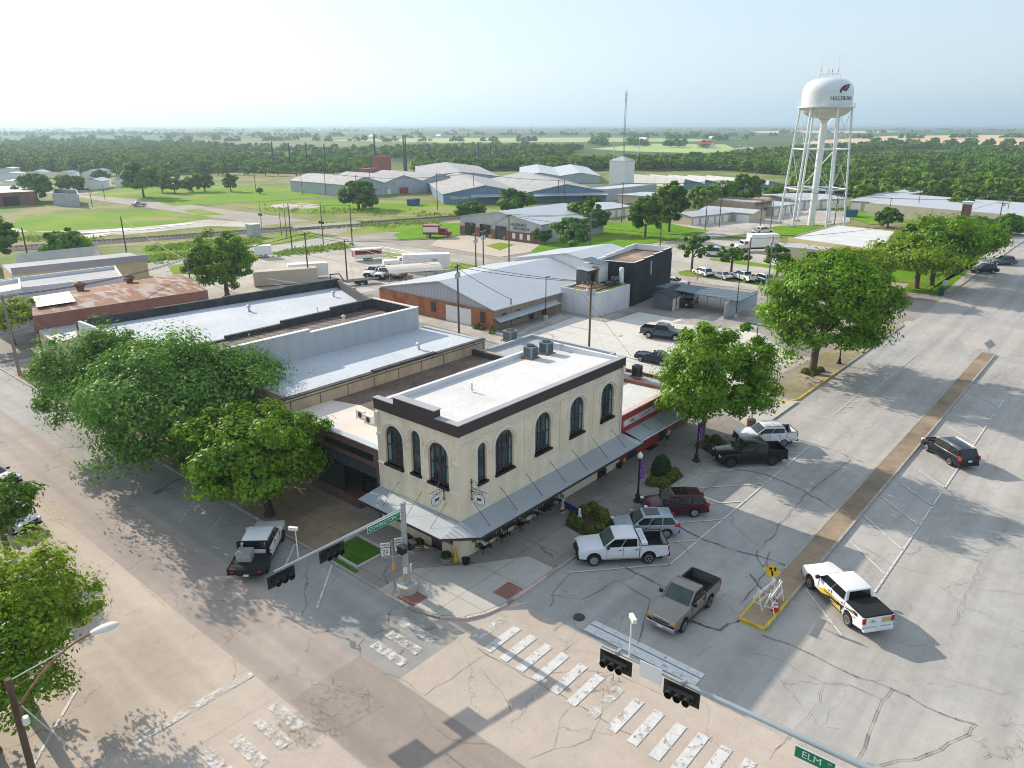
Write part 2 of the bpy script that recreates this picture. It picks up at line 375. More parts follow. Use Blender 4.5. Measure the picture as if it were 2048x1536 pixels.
# the block with its pavements
blk = [(-5.6,70),(-5.6,-1.6),(-5.1,-3.2),(-4.2,-4.4),(-3.1,-5.0),(-1.5,-5.35),(33.5,-5.35),(34.6,-4.6),(36,-3),(42,-3),(43,-4.6),(44.4,-5.35),(84,-5.35),(86.5,-4.3),(87.6,-2),(87.6,70)]
struct(MB().prism(blk, 0, .15, M['sidewalk']).build('block_pavement'))
struct(MB().box((-5.6,72,0),(30,84,.15), M['sidewalk']).build('block_pavement'))
kb = MB()
def kerbline(pts, m, mb=kb, wd=.16, h=.17):
    for a, b in zip(pts[:-1], pts[1:]):
        a = Vector((a[0],a[1],0)); b = Vector((b[0],b[1],0)); d = (b-a).normalized(); n = Vector((-d.y,d.x,0))*wd
        mb.add([a,b,b+n,a+n]+[p+Vector((0,0,h)) for p in (a,b,b+n,a+n)], [(0,3,2,1),(4,5,6,7),(0,1,5,4),(1,2,6,5),(2,3,7,6),(3,0,4,7)], m)
kerbline([(-5.62,70),(-5.62,1.6)], M['kerb']); kerbline([(-5.62,1.6),(-5.62,-1.1)], M['kerb_pink'], h=.175)
kerbline([(-5.1,-3.25),(-4.2,-4.42),(-3.1,-5.02),(-1.6,-5.38)], M['kerb_pink']); kerbline([(-1.0,-5.38),(2.2,-5.38)], M['kerb_pink'], h=.175); kerbline([(2.2,-5.38),(32,-5.38)], M['kerb'])
kerbline([(32,-5.38),(33.5,-5.38),(34.6,-4.6),(35.6,-3.4)], M['kerb_yellow']); kerbline([(42.2,-3.2),(43,-4.6),(44.4,-5.38),(57,-5.38)], M['kerb_yellow']); kerbline([(57,-5.38),(84,-5.38),(86.6,-4.3)], M['kerb'])
struct(kb.build('kerb'))
sheet('corner_apron', [(-5.4,-1.4),(-4.9,-3.1),(-4.1,-4.2),(-3.0,-4.8),(-1.5,-5.15),(3.2,-5.15),(3.2,-3.0),(-.2,-.6),(-2.6,1.6),(-5.4,1.6)], .155, M['apron'])
sheet('kerb_ramp', rect(-1.3,-5.1,.2,-3.9), .16, M['red_pad']); sheet('kerb_ramp', [(-5.4,-1.3),(-4.2,-1.3),(-4.2,.2),(-5.4,.2)], .16, M['red_pad'])
sheet('driveway', [(33.2,-5.6),(43.8,-5.6),(42.4,-1.5),(42.6,9),(35.6,9),(35.6,-1.5)], .156, M['apron'])
sheet('driveway', [(26.5,1.5),(60,-1.5),(60,-.2),(42,9),(26.5,9)], .157, M['apron'])
sheet('sidewalk_brown', rect(44.2,-5.1,84,-1.6), .158, M['dirt'])
sheet('parking_lot', [G(a,b,.16)[:2] for a,b in ((1040,674),(1150,633),(1212,645),(1278,624),(1520,667),(1600,720))]+[(44,3),(24,3)], .16, M['lotwhite'])
sheet('gravel_strip', [G(a,b,.16)[:2] for a,b in ((1010,676),(1118,628),(1152,631),(1052,668))], .165, M['gravel'])
sheet('gravel_strip', [G(a,b,.16)[:2] for a,b in ((1196,638),(1252,615),(1272,622),(1214,643))], .165, M['gravel'])
sheet('gravel_strip', [G(a,b,.16)[:2] for a,b in ((1340,646),(1500,612),(1560,640),(1500,662))], .165, M['gravel'])
sheet('alley', [G(a,b,.16)[:2] for a,b in ((800,610),(840,632),(1000,664),(1030,672),(1000,690),(930,668),(830,642))], .165, M['yard'])
lb = MB()
def line(a, b, wd, m=None, z=.075, mb=lb):
    a = Vector((a[0],a[1],z)); b = Vector((b[0],b[1],z)); d = (b-a).normalized(); n = Vector((-d.y,d.x,0))*wd/2
    mb.add([a-n,b-n,b+n,a+n],[(0,1,2,3)], m or M['line_white'])
for k in range(9): line((30.5+k*2.8,34.0-k*.2),(30.5+k*2.8,28.6-k*.2),.1,z=.185)
for k in range(9): line((33+k*2.8,16),(33+k*2.8,10.5),.1,z=.185)
line((8.4,-10.5),(33.2,-10.5),.13)
sdv = G(1524,966.6)-G(1388.6,975.6); sdv *= 4.5/abs(sdv.y)
for px, py in ((510,1500),(725,1325),(885,1168),(1030,1030),(1185,902),(1335,785),(1465,678)):
    p = G(1200+px/3.658, 720+py/3.658); p.y = -10.5; line(p, (p.x-sdv.x, p.y+4.5), .12)
for a, b in (((370,1135),(620,1455)),((665,810),(900,1035)),((760,645),(1020,875)),((875,515),(1130,715)),((1010,430),(1230,585)),((1100,325),(1305,460)),((1155,205),(1370,340)),((1320,45),(1500,155))):
    line(G(1500+a[0]/3.339,840+a[1]/3.339), G(1500+b[0]/3.339,840+b[1]/3.339), .12)
for a, b in (((1240,760),(1570,940)),((1290,605),(1665,800)),((1385,490),(1750,665)),((1500,390),(1830,550)),((1700,350),(1895,440))):
    line(G(1700+a[0]/5.885,700+a[1]/5.885), G(1700+b[0]/5.885,700+b[1]/5.885), .12)
for a, b in ((9.8,11.2),(13.9,31),(32,39.5),(41,49),(51,53),(55,58)): line((a,-21.5),(b,-21.5),.13)
line(G(1640,760),G(1735,705),.1); line((52,-10.4),(70,-10.4),.1); 
for k in range(6): line((44+k*1.9,-10.3),(43.6+k*1.9,-9.6),.1)
line((43,-9.55),(54,-9.55),.08)
line(G(664,1132),G(634,1218),.13); line(G(590,1090),G(556,1166),.13); line(G(478,1060),G(430,1020),.0001); line(G(152,1384),G(66,1534),.14)
for q in ((330,985,300,1010),(390,1005,360,1045),(175,868,135,895),(455,1022,420,1065)): line(G(q[0],q[1]),G(q[2],q[3]),.12,M['line_worn'])
W_ = M['line_worn']
line((.38,-10.1),(.38,-17),.42,M['bar_grey']); line((-.22,-10.1),(-.22,-17),.62,M['bar_grey'])
line((-14.6,.95),(-20.6,.95),.5,W_); 
for a, b in ((895,245),(980,300),(1075,355),(1170,412),(1270,470),(1378,540),(1480,608),(1598,683),(1720,760),(1843,835),(1975,918)):
    p = G(680+a/3.0118, 1180+b/3.0118); line((p.x-1.3,p.y),(p.x+1.3,p.y),.55, W_ if a in (895,1598) else M['line_white'], z=.085)
p0 = G(680+1843/3.0118, 1180+835/3.0118)
for k in range(1,9): line((p0.x-1.35,p0.y-1.15*(k+1)),(p0.x+1.35,p0.y-1.15*(k+1)),.55,z=.085)
for a, b in ((475,260),(385,322),(295,390)): p = G(680+a/3.0118, 1180+b/3.0118); line((p.x,p.y+1.25),(p.x,p.y-1.25),.62,W_,z=.085)
for a, b in ((574,1435),(544,1468),(498,1505),(438,1532),(395,1560),(340,1600)): p = G(a,b); line((p.x,p.y+1.2),(p.x,p.y-1.2),.62,W_,z=.085)
for k in range(4): line((-23-k*1.3,-4.0),(-23-k*1.3,-1.6),.62,W_,z=.085)
Y_ = M['line_yellow']
line(G(39,964),G(137,1048),.12,Y_); line(G(43,984),G(135,1058),.12,Y_); line(G(283,1170),G(327,1210),.12,Y_); line((-14.9,60),(-14.9,32),.12,Y_)
struct(lb.build('road_markings'))
# tar-sealed cracks and patches, surveyed from the photograph
def cseal(name, c, wear=(.25,.4)): paint(name, c, wear)
cseal('tar', (.15,.15,.15), (.18,.5)); cseal('crackdark', (.22,.18,.14), (.25,.6)); paint('patch', (.42,.375,.335), (.30,1.0)); paint('oil', (.27,.24,.20), (.50,1.3))
paint('brownslab', (.40,.325,.27), (.25,1.2)); paint('puddle', (.25,.25,.26), (.45,1.5))
cb_ = MB(); rc = random.Random(3)
def crackline(pts, wd, m, sub=5, jit=.13):
    P = []
    for a, b in zip(pts[:-1], pts[1:]):
        a = G(*a); b = G(*b); L = (b-a).length; n = max(2, int(L*1.6))
        for i in range(n): P.append(a.lerp(b, i/n)+(Vector((rc.uniform(-jit,jit), rc.uniform(-jit,jit), 0)) if i else Vector((0,0,0))))
    P.append(G(*pts[-1]))
    for a, b in zip(P[:-1], P[1:]):
        d = (b-a).normalized(); n = Vector((-d.y,d.x,0)); w0 = wd*.62*rc.uniform(.3,1.15); e_ = d*wd*.3
        cb_.add([(a.x-n.x*w0/2-e_.x,a.y-n.y*w0/2-e_.y,.078),(b.x-n.x*w0/2+e_.x,b.y-n.y*w0/2+e_.y,.078),(b.x+n.x*w0/2+e_.x,b.y+n.y*w0/2+e_.y,.078),(a.x+n.x*w0/2-e_.x,a.y+n.y*w0/2-e_.y,.078)],[(0,1,2,3)], m)
T_ = M['tar']; D_ = M['crackdark']
for pts, wd in (
  ([(1360,1055),(1410,1082),(1500,1110),(1560,1128),(1578,1136)],.16), ([(1470,939),(1530,950),(1570,965),(1610,985),(1690,1032)],.12),
  ([(1540,1105),(1525,1135),(1512,1110),(1570,1040),(1580,1022),(1625,980),(1700,920)],.10), ([(1240,1130),(1320,1172),(1345,1178),(1380,1150)],.14),
  ([(1500,1150),(1530,1185),(1502,1215),(1475,1245),(1440,1262),(1400,1250),(1375,1245)],.18), ([(1535,1130),(1515,1170),(1480,1208)],.10),
  ([(1142,1148),(1105,1190),(1100,1215)],.07), ([(1280,1145),(1215,1172),(1165,1200),(1100,1192)],.08), ([(1240,1165),(1300,1200),(1290,1235),(1275,1290)],.09),
  ([(1585,878),(1670,903),(1725,925)],.10), ([(1600,835),(1660,840),(1700,860)],.06),([(1290,1010),(1320,1025),(1370,1022),(1385,1000),(1440,960)],.08),
  ([(1340,1040),(1300,1035),(1250,1050)],.06),([(1345,1080),(1370,1095),(1378,1110)],.05)): crackline(pts, wd, T_)
for pts, wd in (
  ([(1525,1272),(1600,1300),(1690,1345),(1780,1378),(1880,1428),(1950,1450)],.13), ([(1782,1380),(1762,1402),(1745,1445),(1728,1495),(1706,1530)],.13),
  ([(1706,1530),(1760,1532),(1830,1520),(1880,1500),(1935,1470),(1948,1452)],.12), ([(1500,1308),(1570,1325),(1650,1368),(1700,1372),(1762,1400)],.06),
  ([(1645,1372),(1625,1420),(1580,1470),(1540,1520)],.07), ([(955,1298),(1000,1325),(1050,1355),(1120,1390),(1190,1432),(1270,1475)],.07),
  ([(1160,1400),(1120,1440),(1108,1500),(1060,1520)],.05), ([(960,1335),(985,1370),(1010,1400),(1022,1425)],.06), ([(850,1393),(920,1345),(975,1310),(1020,1280)],.05),
  ([(1110,1500),(1180,1480),(1200,1440),(1205,1400),(1215,1340),(1225,1300)],.05), ([(1075,1350),(1150,1340),(1230,1345),(1300,1380),(1360,1400)],.06),
  ([(1240,1290),(1200,1280),(1150,1255),(1140,1230)],.06), ([(1120,1310),(1160,1280),(1230,1250)],.05),([(850,1393),(820,1370),(760,1340)],.04),
  ([(1870,1350),(1930,1370),(2000,1390),(2048,1380)],.04),([(1900,1280),(1915,1220),(1960,1130),(2010,1060)],.05),([(1780,1130),(1860,1150),(1930,1175),(2048,1190)],.05),
  ([(1600,1050),(1700,1080),(1780,1130)],.05),([(1960,950),(1990,880),(2020,840)],.05),([(1880,1000),(1960,1010),(2048,1040)],.05),
  ([(835,1405),(860,1450),(900,1480),(1000,1500)],.05)): crackline(pts, wd, D_)
sheet('sidewalk_brown', rect(-5.4,7.5,-.3,66), .158, M['medianc'])
for cx, cy, n, rr in ((1215,1370,20,34),(620,1455,44,62),(2005,1480,16,52),(700,1400,16,50)):
    for i in range(n):
        a = rc.uniform(0,6.28); r = rr*rc.random()**.5; x = cx+r*math.cos(a)*1.2; y = cy+r*math.sin(a)*.7
        k = rc.choice((.2,1.3,2.4,3.4)); l1 = rc.uniform(10,22)
        crackline([(x,y),(x+l1*math.cos(k),y+l1*.6*math.sin(k)),(x+l1*1.6*math.cos(k+.7),y+l1*math.sin(k+.7))], .045, D_, jit=.06)
pb = MB()
def blob(px, py, rx, ry, m, z, n=18):
    c = G(px, py); ph = rc.random()*6
    pb.add([(c.x+rx*math.cos(i*6.283/n)*(1+.22*math.sin(3*i*6.283/n+ph)), c.y+ry*math.sin(i*6.283/n)*(1+.18*math.cos(2*i*6.283/n+ph)), z) for i in range(n)], [tuple(range(n))], m)
pb.sheet([G(a,b) for a,b in ((612,1400),(690,1362),(770,1412),(690,1458))], .071, M['patch'])
pb.sheet([G(a,b) for a,b in ((550,1450),(600,1420),(650,1465),(610,1500))], .0712, M['patch'])
pb.sheet([(-14.5,-2.2),(-10.1,-2.2),(-10.1,-14),(-14.5,-14)], .066, M['brownslab'])
for q in ((1740,1190,1.8,1.2),(1630,1090,1.6,1.2),(1745,1055,1.6,1),(1770,1035,1.5,1),(1820,955,1.6,1.1),(1720,1145,1.4,1),(1205,1170,1,.7),(1640,1200,1.2,.8),(1880,820,1.8,1.2),(1850,870,1.5,1.2),(700,1155,2.5,1.4),(830,1235,2.4,.9)): blob(*q, M['oil'], .0725+rc.random()*.002)
for q in ((1975,775,5.5,1.8),(2020,760,5,2.2),(1890,690,5,2.),(1800,700,5,1.1),(1760,690,4,.9)): blob(*q, M['puddle'], .0765+rc.random()*.002)
struct(cb_.build('pavement_cracks')); struct(pb.build('pavement_stains'))
blobm = MB(); 
for q in ((100,462,7,2.6),(170,461,3,1),(238,459,4,1.1),(310,455,2,.9),(355,450,5,1.8),(25,475,6,1.5),(60,470,4,1.2)):
    c = G(215+q[0]*.0+(q[0]-100)*.55, q[1]); blobm.add([(c.x+q[2]*math.cos(i*.6283), c.y+q[3]*math.sin(i*.6283), .10+.004*q[2]) for i in range(10)], [tuple(range(10))], mat('pale_mud', (.72,.70,.66), var=.1))
struct(blobm.build('limestone_patches'))
# median
struct(MB().box((6.1,-17.8,0),(76,-16.45,.2), M['medianc']).build('median_island'))
mk = MB(); mk.box((5.95,-17.9,0),(6.1,-16.35,.21), M['kerb_yellow']).box((6.1,-17.95,0),(76,-17.8,.215), M['kerb']).box((6.1,-16.45,0),(76,-16.32,.215), M['kerb'])
mk.box((6.1,-17.96,.216),(9.5,-17.79,.22), M['kerb_yellow']); mk.box((6.1,-16.46,.216),(9,-16.31,.22), M['kerb_yellow']); struct(mk.build('median_kerb'))
# grass plot at the corner, planting beds
gq = [G(710.7,1072,.15),G(765.4,1096.7,.15),G(714.8,1137.7,.15),G(658.8,1106.3,.15)]
gc = sum(gq, Vector())/4; hx = abs(gq[0].x-gq[1].x+gq[3].x-gq[2].x)/4; 
gx0 = min(p.x for p in gq); gx1 = max(p.x for p in gq); gy0 = min(p.y for p in gq); gy1 = max(p.y for p in gq)
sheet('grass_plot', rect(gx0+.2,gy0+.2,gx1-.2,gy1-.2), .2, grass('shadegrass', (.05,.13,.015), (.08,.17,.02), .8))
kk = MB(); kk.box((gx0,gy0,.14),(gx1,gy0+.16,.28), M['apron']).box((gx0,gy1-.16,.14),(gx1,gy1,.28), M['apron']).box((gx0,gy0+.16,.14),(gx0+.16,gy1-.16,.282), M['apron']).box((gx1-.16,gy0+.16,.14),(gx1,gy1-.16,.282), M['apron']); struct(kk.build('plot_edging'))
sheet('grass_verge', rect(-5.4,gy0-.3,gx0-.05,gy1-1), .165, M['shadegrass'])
# railway
A_ = Vector((-150,224,0)); B_ = Vector((420,44,0)); dr = (B_-A_).normalized(); nr = Vector((-dr.y,dr.x,0)); rb = MB()
for (o0, o1, z0, z1) in ((-3.4,3.4,.1,.1),):
    rb.add([A_-nr*3.6+Vector((0,0,.06)),B_-nr*3.6+Vector((0,0,.06)),B_-nr*2+Vector((0,0,.45)),A_-nr*2+Vector((0,0,.45)),A_+nr*2+Vector((0,0,.45)),B_+nr*2+Vector((0,0,.45)),B_+nr*3.6+Vector((0,0,.06)),A_+nr*3.6+Vector((0,0,.06))],[(0,1,2,3),(3,2,5,4),(4,5,6,7)], M['ballast'])
mat('sleeper', (.07,.05,.04)); mat('rail', (.22,.17,.15), .4, metal=.6)
ang = math.atan2(dr.y, dr.x)
for k in range(0, 598, 1): rb.cbox(A_+dr*(k)+Vector((0,0,.5)), (.25,2.6,.16), M['sleeper'], ang)
for s_ in (-.72,.72): rb.cbox((A_+B_)/2+nr*s_+Vector((0,0,.64)), ((B_-A_).length,.1,.14), M['rail'], ang)
struct(rb.build('railway_track'))
crossing = A_+dr*((97-A_.x)/dr.x)
struct(MB().cbox(crossing+Vector((0,0,.36)), (19,4.6,.66), M['back_road'], ang).build('level_crossing'))
# ================================================================ BUILDINGS
def PX(px, py, X):
    r = _ray(px, py); t = (X-CAM[0])/r[0]; return (CAM[1]+t*r[1], CAMZ+t*r[2])
bricks('cream', (.81,.70,.52), (.785,.675,.50), (.72,.62,.465), bw=.8, bh=.4, ms=.014, var=.07)
mat('cream_trim', (.74,.70,.62), var=.05); mat('brown_fascia', (.062,.045,.045), .6, var=.1); mat('cap_metal', (.36,.36,.37), .45, var=.1)
mat('roof_white', (.60,.60,.59), var=.10, sc=.25, streak=.06); mat('roof_grey', (.48,.51,.55), var=.10, sc=.15, streak=.08); mat('roof_mid', (.36,.37,.39), var=.12, sc=.2, streak=.1)
mat('parapet_white', (.66,.67,.69), var=.08); mat('parapet_grey', (.40,.43,.46), var=.08)
mat('dark_cap', (.045,.05,.058), var=.3, sc=.8); mat('tar_wall', (.05,.055,.06), var=.35, sc=1.5)
mat('roof_brown', (.155,.112,.088), var=.28, sc=.5, streak=.25); mat('concrete_roof', (.62,.56,.50), var=.08)
bricks('brick_red', (.27,.08,.05), (.19,.06,.045), (.23,.17,.14), var=.12); bricks('brick_dark', (.16,.062,.045), (.12,.05,.04), (.15,.12,.10), var=.15)
bricks('brick_orange', (.50,.17,.055), (.42,.135,.045), (.42,.25,.15), var=.15, c3=(.33,.095,.045)); bricks('brick_tan', (.36,.27,.20), (.31,.23,.17), (.33,.28,.22), var=.12)
bricks('tan_block', (.44,.37,.28), (.38,.32,.24), (.10,.08,.06), bw=2.8, bh=1.6, ms=.05, var=.15); bricks('white_brick', (.70,.70,.71), (.66,.66,.68), (.60,.60,.62), var=.05)
bricks('dark_brick', (.030,.036,.045), (.025,.030,.038), (.022,.026,.032), var=.2)
mat('paint_red', (.34,.035,.030), .7, var=.1); mat('yellow_wall', (.52,.44,.25), var=.08); mat('mauve_fascia', (.26,.235,.25), .6, var=.06)
mat('white_paint', (.76,.76,.75), .6, var=.04); mat('offwhite', (.66,.64,.60), .7, var=.05); mat('steel', (.38,.40,.42), .4, metal=.5, var=.08); mat('galv', (.46,.49,.51), .45, metal=.35, var=.08)
mat('black_metal', (.014,.014,.016), .45, var=.1); mat('dark_wood', (.085,.062,.055), .8, var=.3, sc=3); mat('plum_frame', (.085,.045,.052), .5, var=.05)
mat('grey_siding', (.11,.12,.135), .7, var=.1); mat('new_wood', (.42,.29,.17), .8, var=.1); mat('tan_metal', (.50,.43,.34), .6, var=.06)
corr('metal_roof', (.52,.54,.57), (1,0,0), .6, .10, rough=.4, metal=.2, var=.05); corr('metal_roof_y', (.50,.53,.56), (0,1,0), .6, .12, rough=.4, metal=.2, var=.06)
corr('metal_wall', (.50,.51,.53), (0,1,0), .3, .35, var=.05); corr('metal_wall_x', (.46,.47,.48), (1,0,0), .3, .35, var=.05); corr('canopy_metal', (.40,.44,.47), (1,0,0), .12, .18, rough=.5, metal=.25, var=.08); corr('canopy_metal_y', (.40,.44,.47), (0,1,0), .12, .22, rough=.5, metal=.25, var=.08)
corr('rust_roof', (.36,.30,.27), (1,0,0), .35, .2, rough=.8, var=.15, c2=(.22,.075,.032), f2=(.40,.50), sc2=1.1); corr('brown_sheet', (.17,.125,.105), (.966,.26,0), 1.1, .55, rough=.8, var=.2)
corr('ware_roof', (.33,.32,.32), (.8,.6,0), 1.2, .12, rough=.6, metal=.1, var=.12, c2=(.44,.42,.40)); mat('ware_blue', (.15,.25,.36), .6, var=.08, streak=.1); mat('ware_grey', (.40,.44,.48), .6, var=.08, streak=.12)
corr('blue_panel', (.40,.44,.48), (1,0,0), 1.55, .06, rough=.6, var=.05); corr('dark_slats', (.10,.15,.19), (1,.25,0), 1.6, .6, rough=.5, var=.1)
def glassm(name, c=(.012,.020,.022), rough=.06, spec=.8):
    t = NT(name); q = t.noise(.9, 3, lo=.4, hi=2.2); t.done(t.scale(c, q), rough, spec=spec); M[name] = t.m  # uneven glass colour imitates varied reflections in the panes
glassm('glass'); glassm('glass_teal', (.020,.042,.046)); mat('curtain', (.17,.27,.25), .9, var=.2, sc=4)
def qpts(px, z): return [G(a, b, z) for a, b in px]
def walls(mb, q, z0, z1, m, th=.25):
    n = len(q)
    for i in range(n):
        a = Vector((q[i][0],q[i][1],0)); b = Vector((q[(i+1)%n][0],q[(i+1)%n][1],0)); d = (b-a).normalized(); nn = Vector((-d.y,d.x,0))*th
        c = sum((Vector((p[0],p[1],0)) for p in q), Vector())/n
        if (c-a).dot(nn) < 0: nn = -nn
        a2 = a+nn+d*th; b2 = b+nn-d*th
        mb.add([(a.x,a.y,z0),(b.x,b.y,z0),(b2.x,b2.y,z0),(a2.x,a2.y,z0),(a.x,a.y,z1),(b.x,b.y,z1),(b2.x,b2.y,z1),(a2.x,a2.y,z1)],
               [(0,3,2,1),(4,5,6,7),(0,1,5,4),(2,3,7,6)], m)
def inset(q, d):
    n = len(q); c = sum((Vector((p[0],p[1],0)) for p in q), Vector())/n; o = []
    for p in q:
        v = c-Vector((p[0],p[1],0)); L = v.length; o.append(Vector((p[0],p[1],0))+v*(d*1.35/L))
    return o
def flat(name, label, q, z, wall, roof, par=.5, cap=None, cat='building', z0=0.):
    q = [Vector((p[0],p[1],0)) for p in q]; c = sum(q, Vector())/len(q); t = thing(name, label, cat, (c.x, c.y, z0))
    mb = MB(); walls(mb, q, z0, z, M[wall]); mb.build('wall', t)
    MB().sheet(inset(q,.2), z-par, M[roof]).build('roof', t)
    if cap:
        mb = MB(); o = inset(q, -.06); walls(mb, o, z+.003, z+.09, M[cap], .36); mb.build('parapet_cap', t)
    return t
def gable(name, label, A, B, dep, he, hr, wall, roof, cat='building', n=1, over=.35, wall2=None, z0=0., ridge=None):
    A = Vector((A[0],A[1],0)); B = Vector((B[0],B[1],0)); D = Vector((dep[0],dep[1],0)); ab = (B-A); t = thing(name, label, cat, (A+B+D)/2+Vector((0,0,z0)))
    mb = MB(); rf = MB(); prof = []
    for k in range(n):
        prof += [(A+ab*(k/n), he), (A+ab*((k+(ridge or .5))/n), hr)]
    prof.append((B, he)); up = lambda p, z: (p.x, p.y, z)
    for off in (Vector(), D):
        pts = [up(A+off, z0), up(B+off, z0)]+[up(p+off, z) for p, z in reversed(prof)]
        mb.poly(pts, M[wall])
    mb.poly([up(A,z0),up(A,he),up(A+D,he),up(A+D,z0)], M[wall2 or wall]); mb.poly([up(B,z0),up(B,he),up(B+D,he),up(B+D,z0)], M[wall2 or wall])
    mb.build('wall', t); u = ab.normalized()*over; dn = D.normalized()*over; th = .12
    for i in range(len(prof)-1):
        (p, zp), (q, zq) = prof[i], prof[i+1]; sl = (zq-zp)/(q-p).length
        a = p-(u if i == 0 else Vector()); za = zp-(sl*over if i == 0 else 0); b = q+(u if i == len(prof)-2 else Vector()); zb = zq+(sl*over if i == len(prof)-2 else 0)
        c = [up(a-dn,za+.02),up(b-dn,zb+.02),up(b+D+dn,zb+.02),up(a+D+dn,za+.02)]
        rf.add(c+[(x,y,z+th) for x,y,z in c], [(0,3,2,1),(4,5,6,7),(0,1,5,4),(1,2,6,5),(2,3,7,6),(3,0,4,7)], M[roof])
    rf.build('roof', t); return t
def plate(t, name, o, xd, w_, h_, m, out=.03, th=.05, par=None):
    "thin panel w x h, bottom centre at o, along xd, standing proud by out"
    X = frame(Vector(o), xd); return MB().box((-w_/2,0,out-th),(w_/2,h_,out), M[m], X).build(name, par or t)
def addtext(t, s, o, xd, size, m, zd=(0,0,1), name='lettering', out=.06, bold=.01, ax=1.):
    v, f = text_geo(s, size, bold); X = frame(Vector(o), xd, zd); mb = MB(); mb.add([(a*ax,b,out) for a,b,c in v], f, M[m], X); return mb.build(name, t)
# ---- the cream corner building
B1 = thing('cream_building', 'two-storey cream corner building with arched upper windows and a metal canopy', 'building', (9.4,3.9,0))
LX, LY, TZ = 18.8, 7.8, 8.87
def facade(mb, fn, U, z0, z1, ops, m, rev=.28):
    u = 0.
    for (a, b, zb, zt, arch) in sorted(ops)+[None] if False else sorted(ops):
        if a > u: mb.poly([fn(u,z0,0),fn(a,z0,0),fn(a,z1,0),fn(u,z1,0)], m)
        if zb > z0: mb.poly([fn(a,z0,0),fn(b,z0,0),fn(b,zb,0),fn(a,zb,0)], m)
        edge = opening(a, b, zb, zt, arch); top = [p for p in edge if p[1] > zb+1e-6]
        mb.poly([fn(p[0],p[1],0) for p in top]+[fn(b,z1,0),fn(a,z1,0)], m)
        k = len(edge)
        for i in range(k):
            p, q = edge[i], edge[(i+1)%k]; mb.poly([fn(p[0],p[1],0),fn(q[0],q[1],0),fn(q[0],q[1],rev),fn(p[0],p[1],rev)], m)
        u = b
    if u < U: mb.poly([fn(u,z0,0),fn(U,z0,0),fn(U,z1,0),fn(u,z1,0)], m)
def opening(a, b, zb, zt, arch, g=0.):
    a += g; b -= g; zb += g
    if not arch: return [(a,zb),(a,zt-g),(b,zt-g),(b,zb)]
    r = (b-a)/2; zs = zt-g-r
    return [(a,zb)]+[(a+r-r*math.cos(t), zs+r*math.sin(t)) for t in [math.pi*i/12 for i in range(13)]]+[(b,zb)]
f1 = lambda u, z, d: (u, d, z)              # Elm side, looking +Y
f2 = lambda u, z, d: (d, u, z)              # Covington side
opsR = [(1.72,2.58,5.05,7.75,1),(3.42,5.28,5.05,7.95,1),(7.58,9.42,5.05,7.95,1),(11.65,13.5,5.05,7.95,1),(15.7,17.55,5.05,7.95,1)]
opsL = [(.92,2.78,5.05,7.95,1),(3.5,4.4,5.15,8.2,1),(5.2,7.02,5.05,7.95,1)]
gR = [(1.0,2.5,.95,2.3,0),(4.2,6.0,.95,2.3,0),(8.6,10.0,.15,2.4,0),(12.6,14.2,.95,2.3,0),(15.6,16.9,.15,2.4,0)]
gL = [(.55,1.5,.95,2.3,0),(1.75,2.85,.15,2.4,0)]
wb = MB()
facade(wb, f1, LX, 2.9, TZ, opsR, M['cream']); facade(wb, f2, LY, 2.9, TZ, opsL, M['cream'])
facade(wb, f1, LX, 0, 2.9, gR, M['cream']); facade(wb, f2, LY, 0, 2.9, gL, M['cream'])
wb.poly([(LX,0,0),(LX,LY,0),(LX,LY,TZ),(LX,0,TZ)], M['cream']); wb.poly([(0,LY,0),(LX,LY,0),(LX,LY,TZ),(0,LY,TZ)], M['cream'])
wb.build('wall', B1)
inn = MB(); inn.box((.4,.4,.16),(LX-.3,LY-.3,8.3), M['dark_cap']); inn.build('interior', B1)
tr = MB()
def band(fn, u0, u1, z0, z1, out, m=M['cream_trim']):
    for (a0,a1) in ((u0,u1),): tr.add([fn(a0,z0,-out),fn(a1,z0,-out),fn(a1,z1,-out),fn(a0,z1,-out),fn(a0,z0,.0),fn(a1,z0,.0),fn(a1,z1,.0),fn(a0,z1,.0)], [(0,1,2,3),(7,6,5,4),(0,4,5,1),(1,5,6,2),(2,6,7,3),(3,7,4,0)], m)
band(f1, 0, LX, 8.42, 8.52, .09); band(f1, .2, LX-.2, 8.0+.28, 8.33, .05); 
for u in (6.35, 10.4, 14.6, 18.3): band(f1, u, u+.16, 3.6 if u in (6.35,) else 4.4, 8.28, .07, M['cream'])
for u0, u1 in ((.35,6.1),(6.8,10.2),(10.8,14.4),(15.0,18.1)): band(f1, u0, u1, 8.15, 8.2, .04, M['cream'])
band(f2, 0, LY, 4.82, 4.95, .07)
for (a, b) in ((-.02,.68),(2.98,3.28),(4.62,4.98),(7.24,7.8)): band(f2, a, b, 6.88, 7.1, .07)
tr.build('cornice_band', B1)
